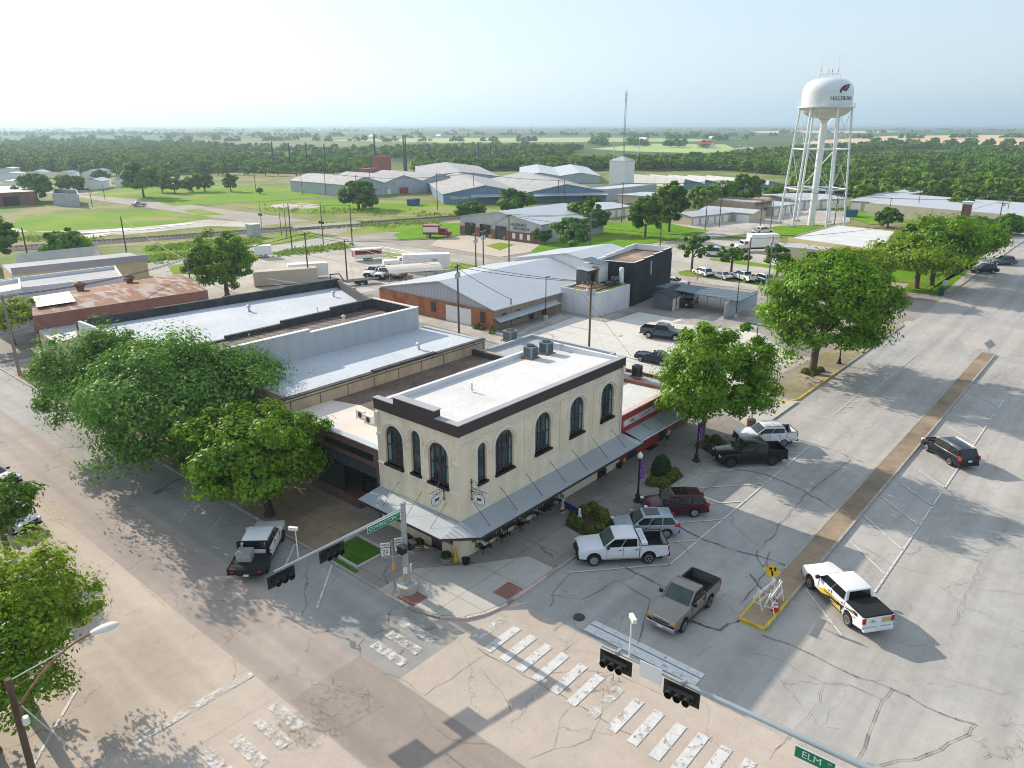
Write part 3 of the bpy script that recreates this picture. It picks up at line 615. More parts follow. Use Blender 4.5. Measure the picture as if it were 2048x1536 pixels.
def win(fn, a, b, zb, zt, arch, par, hood=True, nar=False):
    mb = MB(); o = opening(a, b, zb, zt, arch, .0); i_ = opening(a, b, zb, zt, arch, .09); d = .17
    n = len(o)
    for k in range(n):
        p, q, r, s = o[k], o[(k+1)%n], i_[(k+1)%n], i_[k]
        mb.poly([fn(p[0],p[1],d),fn(q[0],q[1],d),fn(r[0],r[1],d),fn(s[0],s[1],d)], M['plum_frame'])
        mb.poly([fn(s[0],s[1],d),fn(r[0],r[1],d),fn(r[0],r[1],d+.06),fn(s[0],s[1],d+.06)], M['plum_frame'])
    def bar(u0, u1, z0, z1): mb.add([fn(u0,z0,d-.01),fn(u1,z0,d-.01),fn(u1,z1,d-.01),fn(u0,z1,d-.01),fn(u0,z0,d+.05),fn(u1,z0,d+.05),fn(u1,z1,d+.05),fn(u0,z1,d+.05)], [(0,1,2,3),(0,4,5,1),(1,5,6,2),(2,6,7,3),(3,7,4,0)], M['plum_frame'])
    m_ = (a+b)/2; top = zt-.08 if arch else zt-.05
    if not nar: bar(m_-.07, m_+.07, zb, top)
    zm = zb+(zt-zb)*.47; bar(a+.05, b-.05, zm-.04, zm+.04)
    if not nar:
        for uu in (a+(b-a)*.27, a+(b-a)*.76): bar(uu-.018, uu+.018, zb+.1, top-.3)
    bar(a, b, zb, zb+.16)
    wdw = mb.build('window', par)
    g = MB(); gg = opening(a, b, zb, zt, arch, .04); g.poly([fn(p[0],p[1],d+.04) for p in gg], M['glass_teal'])
    g.build('pane', wdw, local=True).data.transform(Matrix.Translation(-ORG[par])); 
    if arch:
        c = MB(); q1 = .20+.08*math.sin(a*7+b); q2 = .80-.06*math.sin(a*5); w0_ = b-a; c.poly([fn(a+.11,zb+.2,d+.032),fn(a+w0_*q1,zb+.2,d+.032),fn(a+w0_*(q1-.02),zt-.6,d+.032),fn(a+.11,zt-.95,d+.032)], M['curtain'])
        c.build('curtain', wdw); c = MB()
        if not nar: c.poly([fn(a+w0_*q2,zb+.2,d+.032),fn(b-.11,zb+.2,d+.032),fn(b-.11,zt-.95,d+.032),fn(a+w0_*(q2+.02),zt-.6,d+.032)], M['curtain'])
        
        if not nar: c.build('curtain', wdw)
        s = MB(); s.add([fn(a-.06,zb-.16,-.14),fn(b+.06,zb-.16,-.14),fn(b+.06,zb,-.14),fn(a-.06,zb,-.14),fn(a-.06,zb-.16,0),fn(b+.06,zb-.16,0),fn(b+.06,zb,.17),fn(a-.06,zb,.17)], [(0,1,2,3),(0,4,5,1),(3,2,6,7),(1,5,6,2),(3,7,4,0)], M['black_metal']); s.build('sill', wdw, local=True).data.transform(Matrix.Translation(-ORG[par]))
    if hood:
        h = MB(); r0 = (b-a)/2; zs = zt-r0
        for (ri, ro, out) in ((.13,.33,.07),(.20,.30,.12)):
            P = [(m_-(r0+ri)*math.cos(t_), zs+(r0+ri)*math.sin(t_)) for t_ in [math.pi*i/14 for i in range(15)]]; Q = [(m_-(r0+ro)*math.cos(t_), zs+(r0+ro)*math.sin(t_)) for t_ in [math.pi*i/14 for i in range(15)]]
            P = [(P[0][0],P[0][1]-.35)]+P+[(P[-1][0],P[-1][1]-.35)]; Q = [(Q[0][0],Q[0][1]-.35)]+Q+[(Q[-1][0],Q[-1][1]-.35)]
            for k in range(len(P)-1):
                h.poly([fn(*P[k],-out),fn(*P[k+1],-out),fn(*Q[k+1],-out),fn(*Q[k],-out)], M['cream_trim'])
                h.poly([fn(*P[k],-out),fn(*P[k+1],-out),fn(*P[k+1],0),fn(*P[k],0)], M['cream_trim']); h.poly([fn(*Q[k],-out),fn(*Q[k+1],-out),fn(*Q[k+1],0),fn(*Q[k],0)], M['cream_trim'])
            for e_ in (0,-1): h.poly([fn(*P[e_],-out),fn(*Q[e_],-out),fn(*Q[e_],0),fn(*P[e_],0)], M['cream_trim'])
        h.build('hood_moulding', wdw, local=True).data.transform(Matrix.Translation(-ORG[par]))
for o in opsR: win(f1, *o, B1, nar=(o[1]-o[0] < 1))
for o in opsL: win(f2, *o, B1, nar=(o[1]-o[0] < 1))
for o in gR+gL:
    fn = f1 if o in gR else f2
    if o[2] > .5: win(fn, *o, B1, hood=False)
    else:
        d = MB(); a, b, zb, zt, _ = o; d.add([fn(a,zb,.12),fn(b,zb,.12),fn(b,zt,.12),fn(a,zt,.12),fn(a,zb,.2),fn(b,zb,.2),fn(b,zt,.2),fn(a,zt,.2)], [(0,1,2,3),(7,6,5,4),(0,4,5,1),(1,5,6,2),(2,6,7,3),(3,7,4,0)], M['plum_frame']); d.build('door', B1)
fa = MB()   # fascia band round the two street fronts and the raised block over Covington street
fa.box((-.12,-.12,TZ),(LX+.05,.30,9.62), M['brown_fascia']); fa.box((-.12,.303,TZ),(.30,LY+.05,9.62), M['brown_fascia']); fa.box((-.125,1.95,9.4),(.42,5.8,10.1), M['brown_fascia']); fa.build('fascia', B1)
cp = MB(); cp.box((-.16,-.16,9.62),(LX+.08,.34,9.67), M['cap_metal']); cp.box((-.16,.343,9.62),(.34,1.9,9.67), M['cap_metal']); cp.box((-.16,5.85,9.62),(.34,LY+.08,9.67), M['cap_metal']); cp.box((-.18,1.9,10.1),(.48,5.85,10.15), M['cap_metal'])
cp.box((LX-.28,.35,TZ),(LX,LY,9.55), M['parapet_white']); cp.box((.35,LY-.3,TZ),(LX,LY,9.35), M['parapet_white']); cp.build('parapet', B1)
MB().poly([(.3,.3,9.32),(LX-.25,.3,9.3),(LX-.25,LY-.3,8.96),(.3,LY-.3,8.98)], M['roof_white']).build('roof', B1)
ca = MB(); o1 = 1.95; zw, zo = 3.0, 2.62
ca.poly([(0,0,zw),(LX+.25,0,zw),(LX+.5,-o1,zo),(-.15,-o1,zo)], M['canopy_metal']); ca.poly([(0,0,zw),(0,LY,zw),(-o1,LY+.2,zo),(-o1,-.15,zo)], M['canopy_metal_y'])
ca.poly([(0,0,zw+.04),(-.15,-o1,zo),(-o1,-.15,zo)], M['metal_wall_x'])
ca.poly([(0,0,zw-.15),(LX+.25,0,zw-.15),(LX+.5,-o1,zo-.12),(-.15,-o1,zo-.12)], M['dark_wood']); ca.poly([(0,0,zw-.15),(0,LY,zw-.15),(-o1,LY+.2,zo-.12),(-o1,-.15,zo-.12)], M['dark_wood'])
for a, b in (((LX+.5,-o1),(-.15,-o1)),((-.15,-o1),(-o1,-.15)),((-o1,-.15),(-o1,LY+.2))):
    ca.poly([(a[0],a[1],zo-.14),(b[0],b[1],zo-.14),(b[0],b[1],zo+.03),(a[0],a[1],zo+.03)], M['brown_fascia'])
    ca.tube((a[0],a[1],zo+.02),(b[0],b[1],zo+.02),.035,.035,M['black_metal'],5)
ca.build('canopy', B1)
for u in (1.2,3.9,6.6,9.3,12,14.7,17.3): MB().tube((u,-.02,3.95),(u,-1.5,2.72),.018,.018,M['black_metal'],5).build('canopy_rod', B1)
for u in (1.2,3.5,5.8): MB().tube((-.02,u,3.95),(-1.5,u,2.72),.018,.018,M['black_metal'],5).build('canopy_rod', B1)
dp = MB(); dp.tube((18.55,-.1,9.0),(18.55,-.1,3),.06,.06,M['offwhite'],6); dp.box((18.4,-.22,8.5),(18.75,-.03,8.8),M['offwhite']); dp.build('downpipe', B1); dp = MB(); dp.box((-.2,7.45,7.7),(-.02,7.75,8.7),M['offwhite']); dp.tube((-.1,7.6,7.7),(-.1,7.6,3.0),.05,.05,M['offwhite'],6); dp.build('downpipe', B1)
pc = MB(); 
for p in ((-.15,-.15),): pc.box((-.16,-.16,0),(.55,.55,2.85), M['cream'])
pc.build('corner_pillar', B1)
for nm, o, xd, lab in (('hanging_sign', (0,1.35,0), (-1,0,0), 'round hanging cattle-emblem sign on scrolled bracket over the Covington street canopy'), ('hanging_sign', (1.05,0,0), (0,-1,0), 'round hanging cattle-emblem sign on scrolled bracket over the Elm street canopy')):
    xd = Vector(xd); t = thing(nm, lab, 'hanging sign', Vector(o)+Vector((0,0,4.2)), group='hanging signs on the cream building'); b0 = Vector(o)
    P = lambda d, z: b0+xd*d+Vector((0,0,z))
    mb = MB(); mb.tube(P(.07,4.1),P(.07,5.65),.03,.03,M['black_metal'],6); mb.tube(P(.07,5.05),P(1.35,5.05),.02,.02,M['black_metal'],6)
    for z in (4.2,4.75,5.4): mb.tube(P(.0,z),P(.16,z+.02),.05,.03,M['black_metal'],6)
    mb.path([P(.07+.62*math.sin(a),5.6-.55*(1-math.cos(a))) for a in [i*.2 for i in range(8)]], .016, M['black_metal'], 5)
    mb.path([P(.1+.25*math.sin(a),4.6+.3*math.cos(a)) for a in [i*.35 for i in range(9)]], .014, M['black_metal'], 5); mb.path([P(.35+.1*math.cos(a),4.95+.1*math.sin(a)) for a in [i*.5 for i in range(11)]], .012, M['black_metal'], 5)
    for d in (.45,1.0): mb.tube(P(d,5.05),P(d,4.85),.012,.012,M['black_metal'],5)
    mb.build('bracket', t)
    c = P(.72,4.42); side = Vector((0,0,1)).cross(xd)
    n_ = side if side.dot(Vector(CAM)-c) > 0 else -side; xr = Vector((0,0,1)).cross(n_)
    X = frame(c, xr); ds = MB()
    ring = [(.44*math.cos(i*.2618),.47*math.sin(i*.2618)) for i in range(24)]; ds.prism([(a*1.09,b*1.09) for a,b in ring],-.03,.03,M['ware_blue'],X); ds.prism(ring,-.035,.036,M['white_paint'],X); ds.build('disc', t)
    lt = MB(); s1, s2 = 'BRAMMELL', 'RANCHER'
    for s, a0, a1, up in ((s1,2.5,.64,1),(s2,3.75,5.67,-1)):
        for i, chh in enumerate(s):
            a = a0+(a1-a0)*i/(len(s)-1); v, f = text_geo(chh, .15, .004); Q = X @ Matrix.Translation((.34*math.cos(a),.37*math.sin(a),.045)) @ Matrix.Rotation(a-math.pi/2 if up == 1 else a+math.pi/2,4,'Z'); lt.add(v, f, M['black_metal'], Q)
    bull = [(-.2,.08),(-.13,.12),(-.02,.1),(.1,.11),(.16,.17),(.2,.12),(.24,.05),(.17,.02),(.12,-.02),(.11,-.14),(.07,-.14),(.06,-.05),(-.08,-.04),(-.1,-.15),(-.14,-.15),(-.15,-.02),(-.19,.02)]
    lt.add([(a,b-.02,.045) for a,b in bull],[tuple(range(len(bull)))],M['black_metal'],X)
    for sx_ in (-.34,.34): lt.add([(sx_+.03*math.cos(i),.03*math.sin(i),.045) for i in range(6)],[tuple(range(6))],M['black_metal'],X)
    lt.build('emblem', t)
# ---- condensers
def condenser(x, y, z, w_=.95, h_=1.05, lab='', dark=False, grp='rooftop air conditioners'):
    t = thing('air_conditioner', lab, 'air conditioner', (x,y,z), group=grp); k = w_/2; m = M['ac_dark'] if dark else M['ac_grey']; mb = MB()
    c = .12; P = [(-k+c,-k),(k-c,-k),(k,-k+c),(k,k-c),(k-c,k),(-k+c,k),(-k,k-c),(-k,-k+c)]
    mb.prism(P, .12, h_, m, Matrix.Translation((x,y,z)))
    for s in (-1,1):
        for i in range(9):
            u = -k+c+.05+(w_-2*c-.1)*i/8; mb.box((x+u-.012,y+s*(k+.012),z+.2),(x+u+.012,y+s*k,z+h_-.12),M['black_metal']); mb.box((x+s*(k+.012),y+u-.012,z+.2),(x+s*k,y+u+.012,z+h_-.12),M['black_metal'])
    mb.build('casing', t); f = MB(); f.lathe([(.36*w_/.95,h_+.01),(.38*w_/.95,h_+.05),(.30*w_/.95,h_+.07),(.05,h_+.04)],M['black_metal'],(x,y,z),14); f.build('fan_grille', t)
    b = MB(); b.box((x-k-.1,y-k-.1,z),(x+k+.1,y+k+.1,z+.11),M['rustpad']); b.build('base', t)
mat('ac_grey', (.19,.24,.25), .5, var=.08); mat('ac_dark', (.07,.085,.09), .5, var=.1); mat('rustpad', (.24,.14,.09), var=.3, sc=4)
p = G(1061,716,9.0); condenser(p.x,p.y,8.98, lab='left of the two grey-green condensers on the white roof'); p = G(1092,707,9.0); condenser(p.x,p.y,8.98, lab='right of the two grey-green condensers on the white roof')
p = G(1020,677,5.5); condenser(p.x,p.y,5.3,1.2,1.1, lab='square grey condenser on the low flat roof behind the cream building')
p = G(1274,745,4.5); condenser(p.x,p.y,4.1,.85,1.1, lab='dark condenser standing on the white roof of the red shop', dark=True)
for px, py, lb_ in ((1015,528,'left of two tanks'),(1030,526,'right')):
    pass
for k, (px, py) in enumerate(((722,828),(738,838))):
    p = G(px,py,5.8); t = thing('wall_air_conditioner', ('white split air conditioner standing on the low brick shop roof, farther from the cream wall','white split air conditioner fixed against the cream wall corner')[k], 'air conditioner', (p.x,p.y,5.4), group='split air conditioners')
    mb = MB(); mb.cbox((p.x,p.y,5.8),(.34,.85,.62),M['offwhite']); mb.cbox((p.x-.1,p.y-.3,5.44),(.3,.06,.1),M['steel']); mb.cbox((p.x-.1,p.y+.3,5.44),(.3,.06,.1),M['steel']); mb.build('casing', t)
    f = MB(); f.lathe([(.23,0),(.23,.02),(.03,.025)],M['black_metal'],(0,0,0),14,Matrix.Translation((p.x-.17,p.y-.08,5.8)) @ Matrix.Rotation(-math.pi/2,4,'Y')); f.build('fan_grille', t)
mb = MB(); mb.tube(G(1122,700,9.1),G(1122,700,9.1)+Vector((0,0,.35)),.02,.02,M['steel'],5); mb.lathe([(.02,0),(.17,.07),(.2,.12)],M['steel'],G(1122,700,9.1)+Vector((0,0,.38)),10); tag(mb.build('satellite_dish', org=G(1122,700,9.1)), 'small grey roof dish at the back edge of the white roof', 'dish')
# ---- low dark brick shop left of the cream building
t = thing('brick_shop', 'low dark brick shop with black recessed storefront beside the cream building', 'building', (10,13,0))
mb = MB(); x0 = .15
mb.box((x0,7.86,4.15),(x0+.4,19,5.6),M['brick_dark']); mb.box((x0,7.86,0),(x0+.35,8.3,4.15),M['brick_dark']); mb.box((x0,12.2,0),(x0+.35,19,.9),M['brick_dark']); mb.box((x0,15.6,.9),(x0+.35,16.4,4.15),M['brick_dark']); mb.box((x0,18.6,.9),(x0+.35,19,4.15),M['brick_dark']); mb.box((x0,10.5,0),(x0+1.2,12.2,.8),M['brick_dark']); mb.build('wall', t); MB().box((21.6,8,0),(22,19,6),M['tan_block']).build('rear_wall', t)
mb = MB(); mb.box((x0-.05,8.6,4.55),(x0+.01,14.2,5.05),M['black_metal']); mb.box((x0+.02,8.3,3.3),(x0+.3,15.5,4.14),M['dark_cap']); mb.box((x0+1.6,8.3,0),(x0+1.7,12.2,3.3),M['glass']); mb.box((x0+.1,12.3,.9),(x0+.16,15.6,3.3),M['glass']); mb.box((x0+.1,16.4,.9),(x0+.16,18.6,4.1),M['glass']); mb.build('storefront', t)
MB().box((x0-.06,7.9,5.6),(x0+.5,19,5.68),M['galv']).build('parapet_cap', t); MB().sheet([(x0+.4,7.86),(4.8,7.86),(5.3,10),(4.9,13),(5.2,16.2),(4.4,19),(x0+.4,19)],5.475,M['concrete_roof']).build('front_roof', t)
MB().sheet([(4.3,7.86),(21.6,7.86),(21.6,19),(4.3,19)],5.45,M['roof_brown']).build('roof', t)
mb = MB(); mb.box((21.3,8,5.4),(21.6,19,6.0),M['tar_wall']); mb.build('roof_kerb', t); MB().box((14.5,8.6,5.45),(15.6,9.4,5.6),M['white_paint']).build('roof_hatch', t)
flat('low_annex', 'small flat grey-roofed annex behind the cream building', rect(22,8.2,30.5,18.9), 5.7, 'parapet_grey', 'roof_mid', .35)
# ---- large pale flat roof with the tall ribbed wall
t = thing('long_flat_building', 'large flat pale-grey roof building with tan block side wall, behind the corner trees', 'building', (11,23.5,0))
mb = MB(); mb.box((.1,19.02,0),(23.2,19.4,6.62),M['tan_block']); mb.box((.1,19.4,0),(.45,28,6.9),M['brick_tan']); mb.box((23.1,19.4,0),(23.5,28,6.5),M['parapet_grey']); mb.build('wall', t)
mb = MB(); mb.box((.05,18.98,6.62),(23.3,19.46,6.72),M['tar_wall']); mb.box((9,18.97,6.72),(16.5,19.44,6.85),M['tar_wall']); mb.build('parapet_cap', t); MB().poly([(.45,19.4,6.5),(23.2,19.4,6.45),(23.2,28,6.3),(.45,28,6.35)],M['roof_grey']).build('roof', t)
# ---- strip with corrugated roof
t = thing('strip_building', 'narrow building with brown ribbed roof between two flat-roofed buildings', 'building', (11,31.5,0))
mb = MB(); mb.box((0,28,0),(9,28.35,8.95),M['blue_panel']); mb.box((9,28,0),(22.6,28.35,8.65),M['blue_panel']); mb.box((22.25,28.35,0),(22.6,35.2,8.6),M['tar_wall']); mb.box((0,28.35,0),(.3,35.2,8),M['brick_tan']); mb.build('wall', t)
mb = MB(); mb.box((0,27.95,8.95),(9,28.4,9.02),M['white_paint']); mb.box((9,27.95,8.65),(22.65,28.4,8.72),M['white_paint']); mb.box((22.2,28.4,8.6),(22.65,35.2,8.68),M['concrete_roof']); mb.build('parapet_cap', t)
MB().sheet(rect(.3,28.35,22.25,35.2),7.5,M['brown_sheet']).build('roof', t)
mb = MB(); mb.tube((15.5,31.5,7.5),(15.5,31.5,8.4),.12,.12,M['offwhite'],8); mb.lathe([(.2,0),(.2,.15),(.05,.22)],M['offwhite'],(15.5,31.5,8.4),10); mb.build('roof_vent', t)
q = [Vector((-1.5,35.4,0)),Vector((23.2,35.6,0)),Vector((29.4,50.8,0)),Vector((-1.6,54.3,0))]
t = thing('dark_parapet_building', 'wide flat grey-roofed building edged by a black parapet', 'building', (13,44,0))
mb = MB(); walls(mb, q, 0, 7.55, M['parapet_white'], .3); mb.build('wall', t)
mb = MB()
for a, b, za, zb in ((q[3],q[2],7.5,7.9),(q[2],q[1],7.7,7.9),(q[0],q[1],7.5,8.6)):
    d = (b-a).normalized(); nn = Vector((-d.y,d.x,0)); cc = sum(q,Vector())/4; nn = nn if (cc-a).dot(nn) > 0 else -nn
    for k in range(4):
        p0_ = a.lerp(b,k/4); p1_ = a.lerp(b,(k+1)/4); zz = za+(zb-za)*(k+.5)/4
        mb.add([p+Vector((0,0,z)) for z in (6.55,zz) for p in (p0_-nn*.04,p1_-nn*.04,p1_+nn*.34,p0_+nn*.34)],[(0,3,2,1),(4,5,6,7),(0,1,5,4),(1,2,6,5),(2,3,7,6),(3,0,4,7)],M['tar_wall'])
mb.build('parapet', t); MB().poly([Vector((p.x,p.y,z)) for p, z in zip(inset(q,.25),(6.9,6.9,6.75,6.7))],M['roof_grey']).build('roof', t)
# ---- red shop
t = thing('red_shop', 'single-storey red shop with a long white name board and metal awning', 'building', (23.5,4,0))
mb = MB(); mb.box((18.95,.12,0),(27.9,.45,4.5),M['paint_red']); mb.box((27.6,.45,0),(27.9,8.6,4.4),M['brick_red']); mb.box((18.95,8.3,0),(27.6,8.6,4.3),M['brick_red']); mb.build('wall', t)
MB().poly([(18.95,.45,4.15),(27.6,.45,4.15),(27.6,8.3,3.95),(18.95,8.3,3.95)],M['roof_white']).build('roof', t); MB().box((18.95,.05,4.5),(27.95,.5,4.6),M['kerb_pink']).build('parapet_cap', t)
mb = MB(); mb.box((19.3,.04,3.45),(27.0,.12,3.95),M['offwhite']); mb.build('name_board', t); addtext(t,'HILL COUNTY TITLE CO.',(23.2,.04,3.7),(1,0,0),.52,'black_metal',out=.02,bold=.004,ax=1.05)
mb = MB(); mb.poly([(19.6,.1,2.95),(28,.1,2.95),(28.1,-1.5,2.55),(19.6,-1.5,2.55)],M['canopy_metal']); mb.poly([(19.6,.1,2.85),(28,.1,2.85),(28.1,-1.5,2.45),(19.6,-1.5,2.45)],M['dark_wood']); mb.box((19.6,-1.52,2.44),(28.1,-1.5,2.57),M['offwhite']); mb.build('awning', t)
mb = MB(); mb.box((20.3,.06,.15),(21.6,.14,2.3),M['glass']); mb.box((22.6,.06,1.0),(24.8,.14,2.2),M['glass']); mb.box((25.5,.06,.15),(26.7,.14,2.3),M['glass']); mb.build('window', t)
for u in (21.5,23.6,25.7): MB().tube((u,.1,3.4),(u+.3,-1.1,2.68),.015,.015,M['black_metal'],5).build('awning_rod', t)
flat('plain_shop', 'low plain brick shop under the street tree past the red shop', rect(28,.3,31.2,8.5), 4.1, 'brick_dark', 'roof_mid', .3)
# ---- shed, rusty roof and others at the left
q = qpts([(108,685.6),(156,674),(150,639.5),(71,655)], 3.0); t = flat('garage_shed', 'low garage with ribbed tin roof and two white roll doors at the left kerb', q, 3.0, 'tan_metal', 'metal_roof_y', .02)
a, b = q[0], q[3]
for k in range(2): c = a.lerp(b,.28+.36*k); d = (b-a); plate(t,'garage_door',(c.x,c.y,.15),-d if Vector((-d.y,d.x)).dot(Vector((-1,0)))<0 else d,3.2,2.3,'white_paint',out=.08)
q = qpts([(66,632),(415,580),(358,548),(55,596)], 4.8); t = thing('rusty_roof_building', 'long red brick building with rusted corrugated roof', 'building', q[0]); mb = MB(); walls(mb,q,0,4.8,M['brick_red'],.3); mb.build('wall', t)
mb = MB(); r0_, r1_ = q[3].lerp(q[0],.5), q[2].lerp(q[1],.5)
mb.poly([inset(q,.2)[0]+Vector((0,0,4.7)),inset(q,.2)[1]+Vector((0,0,4.7)),Vector((r1_.x,r1_.y,5.15)),Vector((r0_.x,r0_.y,5.15))],M['rust_roof']); mb.poly([inset(q,.2)[3]+Vector((0,0,4.9)),inset(q,.2)[2]+Vector((0,0,4.9)),Vector((r1_.x,r1_.y,5.15)),Vector((r0_.x,r0_.y,5.15))],M['rust_roof']); mb.build('roof', t)
g = [q[3].lerp(q[0],.15).lerp(q[2].lerp(q[1],.15),k) for k in (.03,.24)]+[q[3].lerp(q[0],.75).lerp(q[2].lerp(q[1],.75),k) for k in (.24,.03)]; MB().poly([Vector((p.x,p.y,5.2)) for p in g],M['galv']).build('roof_sheet', t)
mb = MB()
for k in (.3,.62): p = q[3].lerp(q[2],k); mb.lathe([(.45,0),(.55,.5),(.9,.7),(.6,1.1),(.1,1.3)],M['rust_roof'],(p.x,p.y-1,4.9),10)
mb.build('roof_ventilator', t)
q = qpts([(0,580),(245,552),(246,535),(60,556)], 4.6); flat('flat_white_shop', 'flat white-parapet building between the rusty roof and the yellow building', [q[0],q[1],q[2]+Vector((0,3,0)),q[0]+Vector((0,9,0))], 4.6, 'parapet_white', 'roof_mid', .5)
q = qpts([(-30,590),(42,577),(40,556),(-30,566)], 5.6); flat('pale_parapet_building', 'pale flat-roofed building with roof pipes at the left edge', q, 5.6, 'parapet_white', 'concrete_roof', .5)
A = G(294,521,3.5); B = G(23,549,3.5); t = thing('yellow_building', 'long yellow building with mauve-grey overhanging fascia', 'building', A); d = (B-A).normalized(); n_ = Vector((-d.y,d.x,0)); n_ = n_ if n_.y > 0 else -n_
q = [A,B,B+n_*11,A+n_*11]; mb = MB(); walls(mb,q,0,3.6,M['yellow_wall']); mb.build('wall', t); MB().sheet([p for p in q],3.62,M['roof_mid']).build('roof', t)
mb = MB(); mb.add([p+Vector((0,0,z)) for p, z in ((A-n_*.9-A.z*Vector((0,0,1)),3.5),(B-n_*.9-A.z*Vector((0,0,1)),3.5),(B-n_*.3-A.z*Vector((0,0,1)),4.6),(A-n_*.3-A.z*Vector((0,0,1)),4.6),(A+n_*.3-A.z*Vector((0,0,1)),4.6),(B+n_*.3-A.z*Vector((0,0,1)),4.6))],[(0,1,2,3),(3,2,5,4)],M['mauve_fascia']); mb.build('fascia', t)
for k, w_, h_ in ((.38,3.4,2.2),(.6,1.6,1.0),(.82,1.8,1.1),(.9,1.4,1.0)): c = A.lerp(B,k); plate(t,'garage_door' if w_ > 3 else 'window',(c.x,c.y,.1 if w_ > 3 else 1.6),-d,w_,h_,'tan_metal' if w_ > 3 else 'glass',out=.08)
e0 = G(53,522.7,3.2); e1 = G(200,507,3.2); r0_ = G(40.7,508.6,4.6); dd = Vector((r0_.x-e0.x,r0_.y-e0.y,0))*2
gable('green_trim_shed', 'white metal shed with grey gable roof beyond the yellow building', e0, e0+dd, e1-e0, 3.2, 4.6, 'offwhite', 'galv')
# ---- orange brick workshop
y0o, y1o = 36.8, 60.5; yA, zA = PX(881,564,44.5)
t = gable('orange_workshop', 'orange brick workshop with broad pale metal gable roof', (44.4,y0o), (44.4,y1o), (26.,0), 3.0, 5.6, 'metal_wall', 'metal_roof', wall2='brick_tan', ridge=(yA-y0o)/(y1o-y0o))
MB().box((44.15,y0o-.05,0),(44.38,y1o,2.85),M['brick_orange']).build('brick_front', t)
for y, w_ in ((38.6,.9),(48.4,1.0)): plate(t,'window',(44.2,y,1.0),(0,-1,0),w_,1.5,'glass',out=.1)
plate(t,'garage_door',(44.15,43.3,.15),(0,-1,0),5.0,2.35,'white_paint',out=.06)
mb = MB(); mb.poly([(44.3,36.7,1.9),(58,36.7,2.2),(58,35.5,1.75),(44.3,35.5,1.45)],M['galv']); mb.poly([(44.3,36.7,1.85),(58,36.7,2.15),(58,35.5,1.7),(44.3,35.5,1.4)],M['steel']); mb.build('side_awning', t)
for u in (46.5,49.5,52.5,55.5): plate(t,'window',(u,36.7,.9 if u < 50 else .3),(1,0,0),.9,1.3,'glass',out=.08)
e = G(1047,530,6.4); t = gable('long_metal_hall', 'long white ribbed-metal hall with ridge roof behind the roof terrace', (70.6,e.y-11.5), (70.6,e.y+12), (13,0), 4.6, 6.7, 'white_paint', 'metal_roof', wall2='white_paint')
# ---- white block with roof terrace
t = thing('terrace_building', 'low white brick block carrying a roof terrace', 'building', (64,33.6,0)); q = rect(59.8,30.1,68.4,37.0)
mb = MB(); walls(mb, [Vector((a,b,0)) for a,b in q], 0, 3.75, M['white_brick'], .3); mb.build('wall', t); MB().sheet(rect(60.1,30.4,68.4,36.7),3.5,M['roof_brown']).build('roof', t)
mb = MB(); mb.box((60.15,30.42,3.5),(60.5,36.7,3.78),M['lawn']); mb.box((60.5,30.42,3.5),(68.2,30.9,3.79),M['lawn']); mb.build('turf_edge', t)
mb = MB(); mb.box((60.7,31.8,3.5),(65.2,35.6,3.66),M['rustpad']); mb.box((61.5,33,3.66),(65.5,35.5,3.85),M['new_wood']); mb.box((65.6,31.5,3.5),(67.4,33,3.9),M['dark_wood']); mb.build('deck', t)
t2 = thing('bar_hut', 'grey-sided bar hut with pale lean-to roofs on the terrace', 'hut', (65.8,35.6,3.85)); mb = MB()
mb.box((63.2,34.6,3.85),(65.6,36.6,5.9),M['grey_siding']); mb.box((65.7,34.2,3.85),(68.3,37.2,6.6),M['white_paint']); mb.box((65.58,34.18,3.85),(65.7,35.3,6.3),M['new_wood']); mb.build('wall', t2)
mb = MB(); mb.poly([(62.9,34.2,6.0),(65.9,34.2,6.0),(65.9,36.8,6.25),(62.9,36.8,6.25)],M['galv']); mb.poly([(65.3,33.9,6.65),(68.4,33.9,6.65),(68.4,37.5,7.15),(65.3,37.5,7.15)],M['dark_slats']); mb.box((62.9,34.15,5.85),(65.9,34.2,6.0),M['black_metal']); mb.build('roof', t2)
mb = MB(); mb.box((64.2,34.56,4.0),(65.2,34.62,5.5),M['black_metal']); mb.build('opening', t2)
for k, (x, y) in enumerate(((61.6,32.6),(62.8,34.2),(66.5,31.6))):
    t3 = thing('terrace_table', ('black slatted table nearest the terrace corner','black table in the middle of the roof deck','low black table by the terrace steps')[k], 'table', (x,y,3.7), group='tables on the roof terrace'); mb = MB(); mb.box((x-.55,y-.4,4.35),(x+.55,y+.4,4.42),M['black_metal']); mb.build('table_top', t3)
    mb = MB(); [mb.tube((x+a,y+b,3.68),(x+a*.8,y+b*.8,4.36),.03,.03,M['black_metal'],5) for a in (-.5,.5) for b in (-.35,.35)]; mb.build('frame', t3)
condenser(67.3,32.2,3.85,1.0,1.0,'grey condenser on the roof terrace beside the white pipe box')
mb = MB(); mb.tube((68.15,31.6,3.8),(68.15,31.6,5.9),.38,.38,M['white_paint'],14); mb.lathe([(.38,0),(.3,.25),(.05,.35)],M['white_paint'],(68.15,31.6,5.9),14); tag(mb.build('white_tank', org=(68.15,31.6,3.8)),'tall white rounded duct against the dark wall','duct')
q = [G(1270,521,7.3),G(1345,496,7.3),G(1268,489,7.3),G(1190,514,7.3)]
t = thing('dark_brick_building', 'tall black-painted brick building with stepped parapet and tan roof', 'building', q[0]); mb = MB(); walls(mb,q,0,6.6,M['dark_brick'],.35); mb.build('wall', t)
mb = MB()
